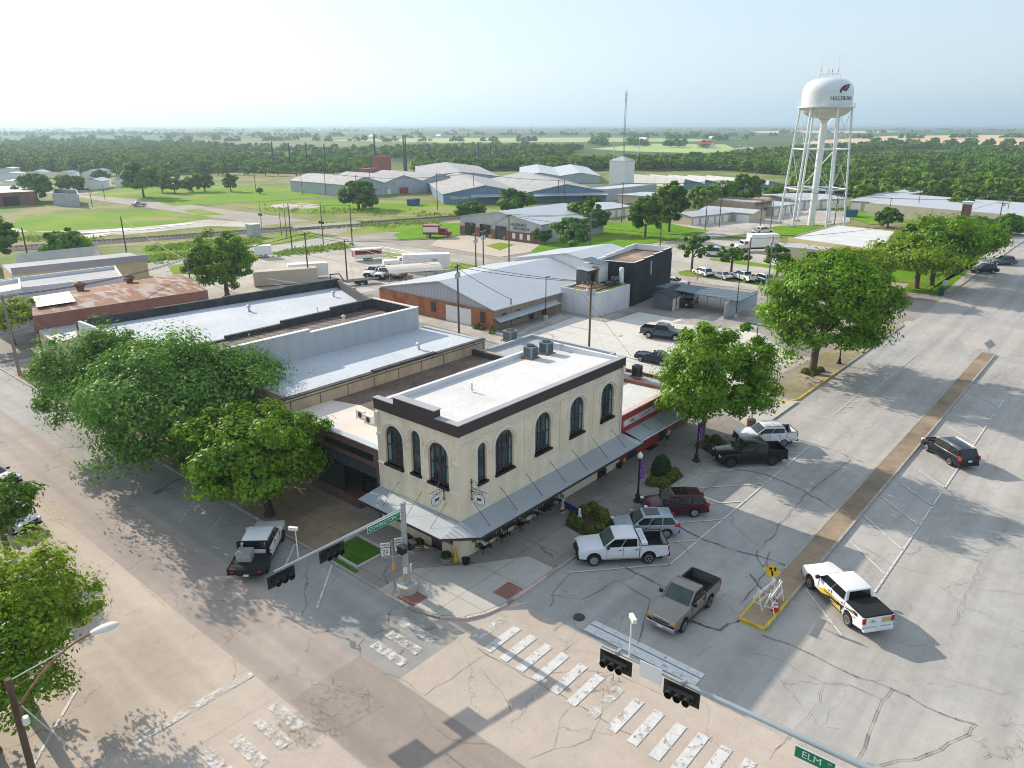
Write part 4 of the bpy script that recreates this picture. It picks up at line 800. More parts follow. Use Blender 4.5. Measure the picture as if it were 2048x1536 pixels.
for i, (za, zb) in enumerate(((6.9,7.5),(7.5,7.5),(7.5,6.9),(6.9,6.9))):
    a, b = q[i], q[(i+1)%4]; d = (b-a).normalized(); nn = Vector((-d.y,d.x,0)); cc = sum(q,Vector())/4; nn = nn if (cc-a).dot(nn) > 0 else -nn; K = 4
    for k in range(K):
        p0_ = a.lerp(b,k/K); p1_ = a.lerp(b,(k+1)/K); zz = za+(zb-za)*(k+.5)/K; out = .0 if i in (0,3) else .0
        V = [Vector((p.x,p.y,z)) for z in (6.6,zz) for p in (p0_,p1_,p1_+nn*.35,p0_+nn*.35)]; mb.add(V,[(4,5,6,7),(2,3,7,6)],M['parapet_white']); mb.add(V,[(0,1,5,4),(1,2,6,5),(3,0,4,7)],M['dark_brick'] if i in (0,3) else M['parapet_white'])
mb.build('parapet', t); MB().sheet(inset(q,.3),6.5,M['medianc']).build('roof', t)
d = (q[1]-q[0]).normalized(); plate(t,'downpipe',(q[0]+d*6-Vector((0,0,7.3))+Vector((0,0,4.2))),d,.25,2.2,'galv',out=.2,th=.2)
a = G(1250,636); t = gable('small_outbuilding', 'small outbuilding with black shingle roof and white doors beside the carport', (70.2,27.0), (70.2,23.6), (6,1.0), 2.3, 2.9, 'grey_siding', 'dark_cap', wall2='white_paint')
plate(t,'door',(72,23.75,.15),(1,.16,0),.9,1.9,'offwhite',out=.1); plate(t,'door',(74.5,24.15,.15),(1,.16,0),.9,1.9,'offwhite',out=.1)
# carport with slatted roof, fence
a0, a1, a2, a3 = G(1312,573,2.7), G(1515,586,2.7), G(1488,603,2.7), G(1392,588,2.7)
t = thing('carport', 'open carport with blue-grey sheet roof beside the dark building', 'carport', a0)
V = [G(1310,574,2.7),G(1342,566,2.7),G(1516,588,2.7),G(1478,604,2.7)]
MB().add(V+[v+Vector((0,0,.1)) for v in V],[(0,3,2,1),(4,5,6,7),(0,1,5,4),(1,2,6,5),(2,3,7,6),(3,0,4,7)],M['dark_slats']).build('roof', t)
for px, py in ((1387,617),(1440,618),(1330,600),(1414,610),(1467,600)):
    p = G(px,py); MB().tube((p.x,p.y,0),(p.x,p.y,2.7),.07,.07,M['white_paint'],6).build('post', t)
a, b = G(1447,640), G(1512,611); mb = MB(); d = (b-a).normalized(); mb.cbox((a+b)/2+Vector((0,0,1.25)),((b-a).length,.12,2.5),M['parapet_grey'],math.atan2(d.y,d.x)); tag(mb.build('white_fence', org=(a+b)/2),'solid white panel fence closing the far side of the carport','fence')
# ---- fire station
t = gable('fire_station', 'brick and white metal fire station with three open vehicle bays', (110.3,80.8), (110.3,107.2), (26.5,0), 4.6, 6.7, 'metal_wall', 'metal_roof_y', wall2='parapet_grey')
MB().box((110.05,80.8,0),(110.28,107.2,2.3),M['brick_red']).build('brick_base', t)
for y in (103.6,98.4,93.2): MB().box((109.98,y-1.7,.02),(110.2,y+1.7,3.3),M['glass']).build('bay_door', t)
for y in (88.9,86.6,84.3): MB().box((109.98,y-.45,.7),(110.2,y+.45,2.0),M['white_paint']).build('window', t)
addtext(t,'HILLSBORO',(110.0,87.5,4.05),(0,-1,0),.95,'black_metal',bold=.02); addtext(t,'FIRE & RESCUE',(110.0,86.6,3.15),(0,-1,0),.8,'black_metal',bold=.02)
for k, y in enumerate((106.2,101.1,100.7,96,95.4,91.1)): tag(MB().tube((109,y,0),(109,y,1.1),.14,.14,mat('bollard_yellow',(.55,.40,.08)),8).build('bollard', org=(109,y,0)),'yellow bollard in front of the fire station bays','bollard','bollards at the fire station')
# ---- warehouses
A, B = G(887,409), G(1210,402.6); r1_ = G(1020,368.8,6.6); e1 = G(945,354,6.6); dv = Vector((e1.x-r1_.x,e1.y-r1_.y,0)); nrm = Vector((-(B-A).y,(B-A).x,0)).normalized(); nrm = nrm if nrm.y > 0 else -nrm
lead = A-(B-A).normalized()*0; A2 = G(842,390)
t = gable('blue_warehouse', 'big blue twin-gabled warehouse with lettering on its end wall', A, B, nrm*75, 3.5, 6.3, 'ware_blue', 'ware_roof', n=2)
MB().add([(p.x,p.y,z) for p, z in ((A+(B-A)*.16-nrm*.2,3.3),(B-nrm*.2,3.3),(B-nrm*4,2.6),(A+(B-A)*.16-nrm*4,2.6))],[(0,1,2,3)],M['galv']).build('awning', t)
dl = (B-A).normalized(); p = A+dl*7; addtext(t,'* TEJAS LOGISTICS *',(p.x,p.y,2.3)-nrm*0 if False else Vector((p.x,p.y,2.2)),dl,1.25,'white_paint',bold=.02,out=.15)
for k, c_ in ((.36,'paint_red'),(.9,'black_metal')): p = A.lerp(B,k); plate(t,'sliding_door',Vector((p.x,p.y,0)),dl,5,2.3,c_,out=.15)
A, B = G(690,394), G(914,380); dl = (B-A).normalized(); dep_ = G(582,383)-A
t = gable('grey_warehouse', 'long grey warehouse with three low gable ends beyond the railway', A, B, dep_, HT(A.x,A.y,370), HT(A.x,A.y,370)+2.6, 'ware_grey', 'ware_roof', n=3)
p = A.lerp(B,.5); plate(t,'sliding_door',Vector((p.x,p.y,0)),dl,4,2.4,'paint_red',out=.15); p = A.lerp(B,.37); plate(t,'door',Vector((p.x,p.y,0)),dl,1.6,2.2,'white_paint',out=.15)
gable('grey_warehouse', 'pale warehouse half hidden behind the blue warehouse', G(845,372), G(1000,372), (60,70), 4.2, 6.2, 'ware_grey', 'ware_roof')
gable('grey_warehouse', 'far pale warehouse roof behind the white square tower', G(1040,366), G(1200,366), (60,50), 3.2, 4.8, 'ware_grey', 'metal_roof', n=2)
p = G(1242,379); t = thing('square_tower', 'square white tower with low pyramid roof among the warehouses', 'tower', p); mb = MB(); w_ = 3.9; mb.box((p.x-w_,p.y-w_,0),(p.x+w_,p.y+w_,12.2),M['white_paint']); mb.build('wall', t)
mb = MB(); mb.add([(p.x-4.2,p.y-4.2,12.2),(p.x+4.2,p.y-4.2,12.2),(p.x+4.2,p.y+4.2,12.2),(p.x-4.2,p.y+4.2,12.2),(p.x,p.y,14)],[(0,1,4),(1,2,4),(2,3,4),(3,0,4),(3,2,1,0)],M['galv']); mb.build('roof', t)
A, B = G(1212,403), G(1312,391); dl = (B-A).normalized(); nn_ = Vector((-dl.y,dl.x,0)); nn_ = nn_ if nn_.y > 0 else -nn_; flat('old_brick_works', 'weathered pale brick works in front of the white tower', [A,B,B+nn_*12,A+nn_*12], 4.4, 'parapet_grey', 'roof_grey', .4)
A, B = G(1366,379), G(1578,384); t = gable('white_shed_row', 'row of five white sawtooth-roofed sheds with end walls coloured blue for their shade', A, B, (G(1262,367)-G(1366,379)), 2.6, HT(A.x,A.y,358.4), 'ware_blue', 'roof_white', n=5, ridge=.03)  # shade on the end walls is put into their blue colour
# ---- storage units
def units(name, lab, px, z, n, wall='tan_metal', roof='metal_roof', dm='white_paint', L=None, dep=9):
    A, B = G(*px[0]), G(*px[1]); dl = (B-A).normalized(); nn = Vector((-dl.y,dl.x,0)); nn = nn if nn.dot(A-Vector(CAM)*1) > 0 else -nn
    A.z = B.z = 0; ab = (B-A); t = gable(name, lab, A, A+nn*dep, ab, z, z+.7, wall, roof)
    for k in range(n): c = A+ab*((k+.5)/n); plate(t,'roll_door',Vector((c.x,c.y,0)),dl,ab.length/n*.72,z*.8,dm,out=.12)
    return t
units('storage_units', 'low tan storage units nearest the lawn trees', ((1383,452),(1458,443)), 2.5, 5)
units('storage_units', 'second row of tan storage units with white roll doors', ((1400,437),(1503,446)), 2.6, 3, dep=9)
units('storage_units', 'long pale-roofed storage row left of the water tower legs', ((1545,433),(1592,425)), 2.8, 4, dep=60)
units('storage_units', 'storage row seen between the water tower legs', ((1590,420),(1690,415)), 3., 6, dep=22)
units('storage_units', 'storage row on the right of the water tower with framed doors', ((1697,420),(1752,424)), 3., 2, dep=60)
units('storage_units', 'white-roofed units behind the fire station', ((1200,438),(1262,430)), 2.6, 4, dep=16)
q = [G(1734,432),G(2120,470),G(2120,438),G(1790,410)]; flat('long_tan_building', 'long tan building with pale metal roof at the right edge', q, 4.0, 'tan_metal', 'metal_roof', .05)
p = G(1932,426,4); t = thing('brick_chimney', 'red brick chimney with white cap on the long pale roof', 'chimney', p); MB().box((p.x-1,p.y-1,2),(p.x+1,p.y+1,6.4),M['brick_red']).build('stack', t); MB().box((p.x-1.3,p.y-1.3,6.4),(p.x+1.3,p.y+1.3,7.1),M['white_paint']).build('cap', t)
A, B = G(1505,436), G(1542,430); dl = (B-A).normalized(); nn_ = Vector((dl.y,-dl.x,0)); nn_ = -nn_ if nn_.dot(Vector((1,1,0))) < 0 else nn_; t = flat('brick_storefront', 'flat brick building with painted lettering on its front parapet', [A,B,B+nn_*20,A+nn_*20], 4.6, 'brick_tan', 'roof_mid', .5)
c = A.lerp(B,.5); addtext(t,'HILLSBORO ABBEY',Vector((c.x,c.y,3.9)),dl,1.1,'brick_dark',out=.15,bold=.02); 
for k in (.3,.7): c = A.lerp(B,k); plate(t,'window',Vector((c.x,c.y,1.2)),dl,2.4,1.3,'glass',out=.1)
# pale building behind the street trees
z = 3.6; q = [G(1577,475,z),G(1760,500,z),G(1790,462,z),G(1672,449,z)]; flat('pale_flat_building', 'large pale flat-roofed building below the water tower', q, z, 'yellow_wall', 'roof_white', .15)
z = 2.8; q = [G(1557,492,z),G(1650,501,z),G(1680,488,z),G(1578,484,z)]; t = flat('low_extension', 'low tan extension with dark doorway in front of the pale building', q, z, 'tan_metal', 'metal_roof', .08)
c = q[0].lerp(q[1],.8); plate(t,'doorway',Vector((c.x,c.y,0)),q[1]-q[0],3,2.2,'black_metal',out=.1)
# left distance
q = [G(75,409),G(-40,416),G(-40,398),G(60,394)]; t = flat('red_brick_depot', 'red brick depot with low white roof at the far left', q, 4.6, 'brick_red', 'roof_white', .1); c = q[0].lerp(q[1],.45); plate(t,'doorway',Vector((c.x,c.y,0)),q[0]-q[1],5,3.2,'black_metal',out=.1)
q = [G(161,414),G(108,411),G(112,400),G(158,403)]; t = flat('roofless_block_building', 'roofless grey block shell with broken top', q, 4.2, 'ware_grey', 'dark_cap', 1.5)
hs = (('small white gabled house by the far road',(232,374),(247,372),(9,6)),('white house beside the parked cars',(172,380),(206,378),(8,10)),('pale roofed cottage behind the street',(168,358),(198,356),(10,8)),('long white trailer home, nearest of the row',(10,378),(38,380),(6,8)),('white trailer home in the middle of the row',(40,374),(62,371),(6,8)),('trailer home with grey roof behind the row',(0,362),(40,360),(6,8)),('trailer home farthest at the left edge',(0,350),(28,349),(6,8)),('white shed behind the round tree',(60,360),(90,358),(6,8)),('little grey-roofed house near the wood',(115,362),(140,360),(8,8)))
for lab, a, b, dv in hs: t = gable('small_house' if 'trailer' not in lab else 'trailer_home', lab, G(*a), G(*b), dv, 3.2, 4.4 if 'trailer' not in lab else 3.7, 'white_paint', 'metal_roof')
# substation block
p = G(765,352); t = thing('substation_tower', 'square red equipment block of the distant substation', 'building', p); MB().box((p.x-4,p.y-3,0),(p.x+4,p.y+3,10.5),mat('far_red',(.30,.10,.08))).build('wall', t); MB().box((p.x-14,p.y-3,0),(p.x-4.2,p.y+3,4.5),M['far_red']).build('annex', t)

# roof clutter: vents, pipes and a skylight kerb on the big flat roofs
for i, (x, y, z, kd, lb_) in enumerate(((5,44,6.85,0,'short white vent pipe at the street end of the black-parapet roof'),(14,47,6.85,1,'mushroom vent far back on the black-parapet roof'),(19,41,6.8,0,'thin vent pipe near the middle of the black-parapet roof'),(25,46,6.8,1,'mushroom vent at the alley end of the black-parapet roof'),(6,24,6.45,0,'white stub pipe on the large pale roof near the trees'),(17,22,6.42,1,'small mushroom vent on the large pale roof'),(27,14,5.4,0,'thin pipe standing on the small annex roof'),(25,11,5.4,1,'low round vent on the small annex roof'),(22,4,4.1,1,'round vent on the red shop roof'),(6,4.5,9.25,0,'small pipe stub on the white roof of the cream building'))):
    t = thing('roof_vent',lb_,'roof vent',(x,y,z),group='small roof vents'); k = MB(); r_ = .07 if kd == 0 else .13; k.lathe([(r_*2.2,0),(r_,.06),(r_,.55)],M['offwhite' if kd == 0 else 'galv'],(x,y,z),8); k.build('pipe', t)
    if kd: k = MB(); k.lathe([(.28,.5),(.26,.62),(.05,.74)],M['galv'],(x,y,z),10); k.build('cap', t)
# ================================================================ VEHICLES
def cpaint(n, c, metal=0., rough=.3): return mat('paint_'+n, c, rough, var=.03, sc=2, metal=metal, spec=.35, coat=.3)
cpaint('white', (.72,.73,.75)); cpaint('silver', (.36,.42,.50), .3); cpaint('maroon', (.055,.003,.010), .1); cpaint('black', (.004,.004,.005)); cpaint('pewter', (.27,.245,.215), .5); cpaint('navy', (.006,.012,.026), .1)
cpaint('slate', (.06,.085,.11), .3); cpaint('redcar', (.30,.02,.02)); cpaint('grey', (.12,.13,.14), .4); cpaint('tan', (.5,.38,.24))
mat('tyre', (.018,.018,.018), .85, var=.1); mat('rim', (.50,.51,.53), .3, metal=.8, var=0); mat('rim_dark', (.03,.03,.032), .5, var=0); mat('trim_black', (.018,.018,.02), .55, var=0); mat('chrome', (.6,.61,.62), .15, metal=1, var=0)
mat('lamp_red', (.38,.015,.015), .2, var=0, spec=.6); mat('lamp_amber', (.7,.32,.05), .2, var=0); mat('lamp_clear', (.62,.64,.66), .15, var=0, spec=.7); mat('plate', (.68,.69,.70), .5, var=0); glassm('carglass', (.006,.008,.009), .05, .6); glassm('windscreen', (.012,.028,.026), .05, .7)
mat('bedliner', (.013,.014,.016), .8, var=.2, sc=3); mat('wrap_yellow', (.66,.46,.03), .35, var=0); mat('wrap_gold', (.50,.40,.16), .4, var=.1)
def bev(mb, name, par, w=.05, seg=2, sm=True):
    ob = mb.build(name, par, local=True); bm = bmesh.new(); bm.from_mesh(ob.data); bmesh.ops.remove_doubles(bm, verts=bm.verts, dist=1e-4)
    bmesh.ops.bevel(bm, geom=[e for e in bm.edges if len(e.link_faces) == 2 and e.calc_face_angle(0) > .35], offset=w, segments=seg, affect='EDGES', profile=.5, clamp_overlap=True)
    bmesh.ops.triangulate(bm, faces=[f for f in bm.faces if len(f.verts) > 4])
    for f in bm.faces: f.smooth = True
    for e in bm.edges:
        if len(e.link_faces) == 2 and e.calc_face_angle(0) > .7: e.smooth = False
    bm.to_mesh(ob.data); bm.free(); return ob
def side_solid(poly, wfn, m, mb, y0=None):
    "closed side profile poly [(x,z)], half-width wfn(x,z); y0 gives an inner face instead of the mirror"
    n = len(poly); L = [(x, wfn(x,z), z) for x, z in poly]; Rr = [(x, (-wfn(x,z) if y0 is None else y0), z) for x, z in poly]
    mb.add(L+Rr, [tuple(range(n)), tuple(reversed(range(n,2*n)))]+[(i,i+n,(i+1)%n+n,(i+1)%n) for i in range(n)], m)
    k = mb.mi(M['trim_black'])
    for i in range(n):
        a, b = poly[i], poly[(i+1)%n]; z0 = min(q[1] for q in poly)
        if b[0] > a[0]+1e-6 and (a[1]+b[1])/2 < z0+.62 and (b[0]-a[0]) < .4: mb.m[-(n-i)] = k
def arch(xc, r, zb, n=8): return [(xc-r*math.cos(math.pi*i/n), zb+max(0,(r*math.sin(math.pi*i/n)))) for i in range(n+1)]
_wheel = {}
def wheels(t, wb, tr, r, style='rim', dual=False):
    for x in (wb/2, -wb/2):
        for s in (1, -1):
            k = (round(r,3), style, s)
            if k not in _wheel:
                w_ = .25 if r > .36 else .21; mb = MB(); X = Matrix.Rotation(math.pi/2,4,'X')
                mb.lathe([(r*.62,-w_/2),(r*.94,-w_/2),(r,-w_/2+.04),(r,w_/2-.04),(r*.94,w_/2),(r*.62,w_/2)], M['tyre'], (0,0,0), 20, X); a = mb.build('wheel', None, local=True); autosm(a, 40)
                mb = MB(); out = s*(w_/2+.004); Y = Matrix.Translation((0,out,0)) @ Matrix.Rotation(-math.pi/2*s,4,'X')
                mb.lathe([(r*.62,0),(r*.66,.008),(r*.60,.012),(r*.56,-.03),(.02,-.03)], M['rim_dark' if style != 'steel' else 'rim'], (0,0,0), 20, Y)
                if style == 'rim':
                    for q in range(6):
                        a_ = q*math.pi/3; mb.add([tuple(v) for v in [Matrix.Rotation(a_,3,'Z') @ Vector(p) for p in ((.03,-.05,-.005),(r*.6,-.035,.004),(r*.6,.035,.004),(.03,.05,-.005))]],[(0,1,2,3)],M['rim'],Y)
                    mb.lathe([(r*.66,.0),(r*.66,.014),(r*.59,.014),(r*.59,.0)], M['rim'], (0,0,0), 20, Y)
                mb.lathe([(.07,-.02),(.07,.01),(.02,.015)], M['chrome' if style != 'black' else 'rim_dark'], (0,0,0), 8, Y)
                b = mb.build('rim', None, local=True); autosm(b, 40); _wheel[k] = (a.data, b.data); bpy.data.objects.remove(a); bpy.data.objects.remove(b)
            wm, rm = _wheel[k]; a = bpy.data.objects.new('wheel', wm); COL.objects.link(a); a.parent = t; a.location = (x, s*tr/2, r)
            b = bpy.data.objects.new('rim', rm); COL.objects.link(b); b.parent = a
def lp(mb, name, par): return mb.build(name, par, local=True)
def vehicle(kind, name, label, cat, p, hd, col, wb=3.6, L=5.8, W=2.0, fo=.95, group='parked vehicles', style='rim', cab='crew', bed='open', trim=None, **o):
    t = thing(name, label, cat, p, hd, group=group); ORG[t] = Vector((0,0,0)); m = M['paint_'+col]; hw = W/2-.03; xf = wb/2+fo; xr = xf-L; tm = M['trim_black']
    tr = W-.3
    if kind == 'pickup':
        r = o.get('r',.40); zb = .48; belt = 1.28; rail = 1.36; roof = o.get('roof',1.92); hood = 1.22
        cl = {'crew': 2.45, 'quad': 2.15, 'regular': 1.45}[cab]; xc = wb/2-.62; xw = xc+.12     # cowl
        xcr = xc-.55-cl+ (.35 if cab != 'regular' else .25); wf = lambda x, z: hw*(1-.07*max(0,(x-(xf-.7))/.7)**2)*(1-.035*max(0,(z-.95)/.35))
        poly = [(xf,zb+.05),(xf+.02,.85),(xf-.06,1.08),(xf-.35,1.17),(xc+.2,hood+.02),(xc-.1,belt),(xcr,belt),(xcr,zb)]+[p_ for p_ in arch(wb/2,r+.09,zb)][::1]
        # bottom path rear->front
        mb = MB(); side_solid(poly, wf, m, mb); body = bev(mb,'body',t,.045)
        glass_x = (xc, xc-.62, xcr+.05)
        bl = MB()
        if bed != 'flat':
            bp = [(xcr-.03,rail),(xr,rail),(xr,zb+.15)]+arch(-wb/2,r+.09,zb)+[(xcr-.03,zb)]
            for s in (1,-1): side_solid(bp, lambda x, z: s*hw*(1-.02*max(0,(z-.9)/.4)), m, bl, s*(hw-.09))
            bl.box((xr,-hw+.09,.72),(xr+.07,hw-.09,rail-.01),m); bl.box((xr+.07,-hw+.09,.72),(xcr-.03,hw-.09,.80),M['bedliner']); bl.box((xcr-.1,-hw+.09,.8),(xcr-.03,hw-.09,rail-.01),m)
            for s in (1,-1): bl.box((-wb/2-.45,s*(hw-.09),.8),(-wb/2+.45,s*(hw-.32),1.02),M['bedliner']); bl.box((xr+.08,s*(hw-.094),.8),(xcr-.1,s*(hw-.1),rail-.05),M['bedliner'])
            lp(bl,'bed',t)
            mb = MB(); [mb.box((xr+.05,s*(hw-.11),rail),(xcr-.05,s*(hw-.0),rail+.025),tm) for s in (1,-1)]; mb.box((xr-.005,-hw+.1,rail),(xr+.08,hw-.1,rail+.02),tm); lp(mb,'bed_rail',t)
            if bed == 'cover': mb = MB(); mb.box((xr+.03,-hw+.1,rail+.02),(xcr-.05,hw-.1,rail+.06),M['bedliner']); lp(mb,'bed_cover',t)
            if bed == 'box': mb = MB(); mb.box((xcr-.5,-hw+.05,rail+.02),(xcr-.12,hw-.05,rail+.18),M['white_paint']); [mb.box((xcr-.42,-hw+.2+.2*i,rail+.181),(xcr-.2,-hw+.3+.2*i,rail+.184),M['steel']) for i in range(7)]; lp(mb,'tool_box',t)
        else:
            bl.box((xr-.2,-1.12,.98),(xcr-.1,1.12,1.08),M['bedliner']); bl.box((xr-.2,-1.14,.9),(xcr-.1,-1.1,1.1),M['black_metal']); bl.box((xr-.2,1.1,.9),(xcr-.1,1.14,1.1),M['black_metal']); bl.box((xr-.24,-1.14,.7),(xr-.2,1.14,1.08),M['black_metal']); bl.box((xr,-.5,.55),(xcr,.5,.95),M['black_metal']); lp(bl,'flatbed',t)
            mb = MB(); [mb.tube((xcr-.12,s*1.0,1.08),(xcr-.12,s*.85,1.98),.04,.04,M['black_metal'],6) for s in (1,-1)]; mb.box((xcr-.16,-.88,1.93),(xcr-.08,.88,2.0),M['black_metal']); mb.box((xcr-.15,-1.02,1.08),(xcr-.09,-.78,1.95),M['black_metal']); mb.box((xcr-.15,.78,1.08),(xcr-.09,1.02,1.95),M['black_metal']); mb.box((xcr-.15,-.8,1.5),(xcr-.1,.8,1.54),M['black_metal']); lp(mb,'headache_rack',t)
            mb = MB(); mb.box((xcr-1.1,-.1,1.08),(xcr-.35,.8,1.62),M['galv']); mb.box((xcr-1.12,-.12,1.62),(xcr-.33,.82,1.68),M['steel']); lp(mb,'tank',t)
        xg0, xg1, xgr = xc+.02, xc-.72, xcr+.02; top = (xg1-.02, xgr+.12)
        bumpers = True
    else:
        r = o.get('r',.36); zb = o.get('zb',.34); belt = o.get('belt',1.02); roof = o.get('roof',1.66); hood = o.get('hood',.98)
        wf = lambda x, z: hw*(1-.12*max(0,(x-(xf-.8))/.8)**2-.07*max(0,((xr+.6)-x)/.6)**2)*(1-.04*max(0,(z-.75)/.3))
        xc = o.get('xc', wb/2-.35); deck = o.get('deck', belt)
        poly = [(xf-.05,zb),(xf,.62),(xf-.08,.80),(xf-.4,.90),(xc+.15,hood),(xc-.15,belt),(o.get('xgb',xr+.25),deck),(xr+.03,deck-.12),(xr,.62),(xr+.06,zb)]+arch(-wb/2,r+.06,zb)+arch(wb/2,r+.06,zb)
        mb = MB(); side_solid(poly, wf, m, mb); bev(mb,'body',t,.06,3); rail = belt; xcr = xr
        xg0, xg1, xgr = xc, xc-o.get('ws',.85), o.get('xgb', xr+.12); top = (xg1, o.get('xgt', xr+.45))
    # greenhouse
    gw0, gw1 = hw*.965, hw*.965-(.13 if kind == 'pickup' else .17); zb_ = belt-.03; mb = MB(); x0, x1, x2, x3 = xg0, top[0], top[1], xgr
    if kind == 'pickup': gm = (x1+x2)/2
    V = [(x0,gw0*.955,zb_),(x0,-gw0*.955,zb_),(x1,gw1,roof-.02),(x1,-gw1,roof-.02),((x1+x2)/2,gw1-.015,roof+.03),((x1+x2)/2,-gw1+.015,roof+.03),(x2,gw1,roof-.03),(x2,-gw1,roof-.03),(x3,gw0*.96,zb_),(x3,-gw0*.96,zb_)]
    mb.add(V,[(1,0,2,3),(3,2,4,5),(5,4,6,7),(7,6,8,9),(0,8,6,4,2),(1,3,5,7,9),(0,1,9,8)],M['paint_'+o.get('rc',col)]); bev(mb,'roof',t,.055,3)
    def gl(name, P, out, mt, inset_=.9):
        c = sum((Vector(q) for q in P), Vector())/len(P); n = (Vector(P[1])-Vector(P[0])).cross(Vector(P[2])-Vector(P[0])).normalized()
        if n.dot(c-Vector(((x0+x3)/2,0,belt+.1))) < 0: n = -n
        k = MB(); k.add([tuple(c+(Vector(q)-c)*inset_+n*out) for q in P],[tuple(range(len(P)))],mt); return lp(k,name,t)
    gl('windscreen',[V[0],V[1],V[3],V[2]],.012,M['windscreen'],.90); gl('rear_window',[V[8],V[9],V[7],V[6]],.012,M['carglass'],.84 if kind != 'pickup' else .8)
    nw = o.get('nw', {'crew':2,'quad':2,'regular':1}[cab] if kind == 'pickup' else 3)
    for s in (1,-1):
        A_f, B_f, C_f, D_f = Vector((x0-.10,s*gw0*.94,belt+.03)), Vector((x1+.02,s*gw1,roof-.10)), Vector((x2-(-.02),s*gw1,roof-.11)), Vector((x3+.12,s*gw0*.965,belt+.03))
        for k in range(nw):
            f0 = k/nw+(.012 if k else 0); f1_ = (k+1)/nw-.018; P = [A_f.lerp(D_f,f0),A_f.lerp(D_f,f1_),B_f.lerp(C_f,f1_),B_f.lerp(C_f,f0)]
            if k == 0: P = [A_f,A_f.lerp(D_f,f1_),B_f.lerp(C_f,f1_),B_f]
            kk = MB(); kk.add([tuple(q+Vector((0,s*.03,.0))) for q in P],[(0,1,2,3)],M['carglass']); lp(kk,'side_window',t)
        # seams, handles, sills
    sm = MB()
    for s in (1,-1):
        nd = 1 if (kind == 'pickup' and cab == 'regular') else 2
        xs = [x0-.22+0]+[x0-.22+(max(x3,-wb/2+.35)-(x0-.22))*(k+1)/nd for k in range(nd)]
        for x in xs: sm.box((x-.008,s*(wf(x,1.0)-.02),zb+.12),(x+.008,s*(wf(x,1.0)+.005),belt-.04),tm)
        for k in range(nd): x = xs[k+1]+.22; sm.box((x-.09,s*(hw-.02),belt-.2),(x+.06,s*(hw+.02),belt-.165),tm if o.get('bh',1) else m)
        sm.box((-wb/2+r+.1,s*(hw-.04),zb-.04),(wb/2-r-.1,s*(hw+.012),zb+.06),M['chrome'] if o.get('steps') else tm)
    lp(sm,'door_trim',t)
    for s in (1,-1): k = MB(); k.box((x0-.16,s*(hw+.02),belt+.04),(x0-.32,s*(hw+.24),belt+.22),M['paint_'+o.get('mc','black')]); lp(k,'mirror',t)
    fz = .75 if kind != 'pickup' else .92
    for s in (1,-1):
        k = MB(); k.box((xf-.22,s*(hw*.62),fz-.04),(xf+.012,s*(hw*.90),fz+.13),M[o.get('hl','lamp_clear')]); lp(k,'headlight',t)
        k = MB(); k.box((xr-.02,s*(hw*.80),(.95 if kind == 'pickup' else o.get('tz',.78))),(xr+(.06 if kind == 'pickup' else .32),s*(hw+.006 if kind == 'pickup' else hw*.95),(1.30 if kind == 'pickup' else o.get('tz',.78)+o.get('th',.2))),M['lamp_red'])
        if bed == 'flat': k = MB(); k.box((xr-.25,s*.95,.86),(xr-.235,s*.72,.98),M['lamp_red'])
        lp(k,'taillight',t)
    k = MB(); k.box((xf-.05,-hw*.58,fz-.16),(xf+.02,hw*.58,fz+.12),M['chrome'] if o.get('grille') else tm); k.box((xf-.03,-hw*.52,fz-.12),(xf+.03,hw*.52,fz-.02),tm); lp(k,'grille',t)
    bc = M[o.get('bc','trim_black')]; k = MB(); k.box((xf-.1,-hw*.92,.42 if kind == 'pickup' else .33),(xf+(.1 if kind == 'pickup' else .03),hw*.92,.68 if kind == 'pickup' else .5),bc); bev(k,'front_bumper',t,.05)
    if bed != 'flat': k = MB(); k.box((xr-(.14 if kind == 'pickup' else .04),-hw*.94,.48 if kind == 'pickup' else .36),(xr+.1,hw*.94,.68 if kind == 'pickup' else .56),M[o.get('rbc',o.get('bc','trim_black'))]); bev(k,'rear_bumper',t,.04)
    k = MB(); k.box((xr-(.155 if kind == 'pickup' else .05)-(.1 if bed == 'flat' else 0),-.16,.60 if kind == 'pickup' else .74),(xr,.16,.74 if kind == 'pickup' else .88),M['plate']); k.box((xf+.105 if kind == 'pickup' else xf+.03,-.16,.5),(xf+.11 if kind == 'pickup' else xf+.04,.16,.62),M['plate']); lp(k,'licence_plate',t)
    if o.get('roofbars'): k = MB(); [k.box((x1-.1,s*(gw1-.06),roof+.02),(x2+.1,s*(gw1-.1),roof+.08),M['chrome']) for s in (1,-1)]; lp(k,'roof_rails',t)
    if o.get('sunroof'): k = MB(); k.box((x1-1.15,-gw1+.2,roof+.03),(x1-.15,gw1-.2,roof+.042),M['carglass']); lp(k,'sunroof',t)
    if o.get('vis'): k = MB(); [k.box((x1-.2-.5*i,-gw1+.1,roof+.03),(x1-.25-.5*i,gw1-.1,roof+.05),m) for i in range(3)]; lp(k,'roof_ribs',t)
    u = MB(); u.box((xr+.35,-hw*.8,.26),(xf-.35,hw*.8,max(zb+.25,.6)),tm); lp(u,'underbody',t)
    wheels(t, wb, tr, r, style); t['_x'] = (xf, xr, hw, rail, xcr); return t
def place(F, Rr, wb, W, z=.05):
    "centre point and heading from the two near-side wheel contact spots"
    a, b = G(*F, z), G(*Rr, z); d = (a-b); d.z = 0; d.normalize(); mid = (a+b)/2; n = Vector((-d.y,d.x,0)); 
    if n.dot(mid-Vector(CAM)) < 0: n = -n
    c = mid+n*(W/2-.12); c.z = z; return c, math.atan2(d.y,d.x)
def at(px, py, hd, z=.05): p = G(px,py,z); return p, R(hd)
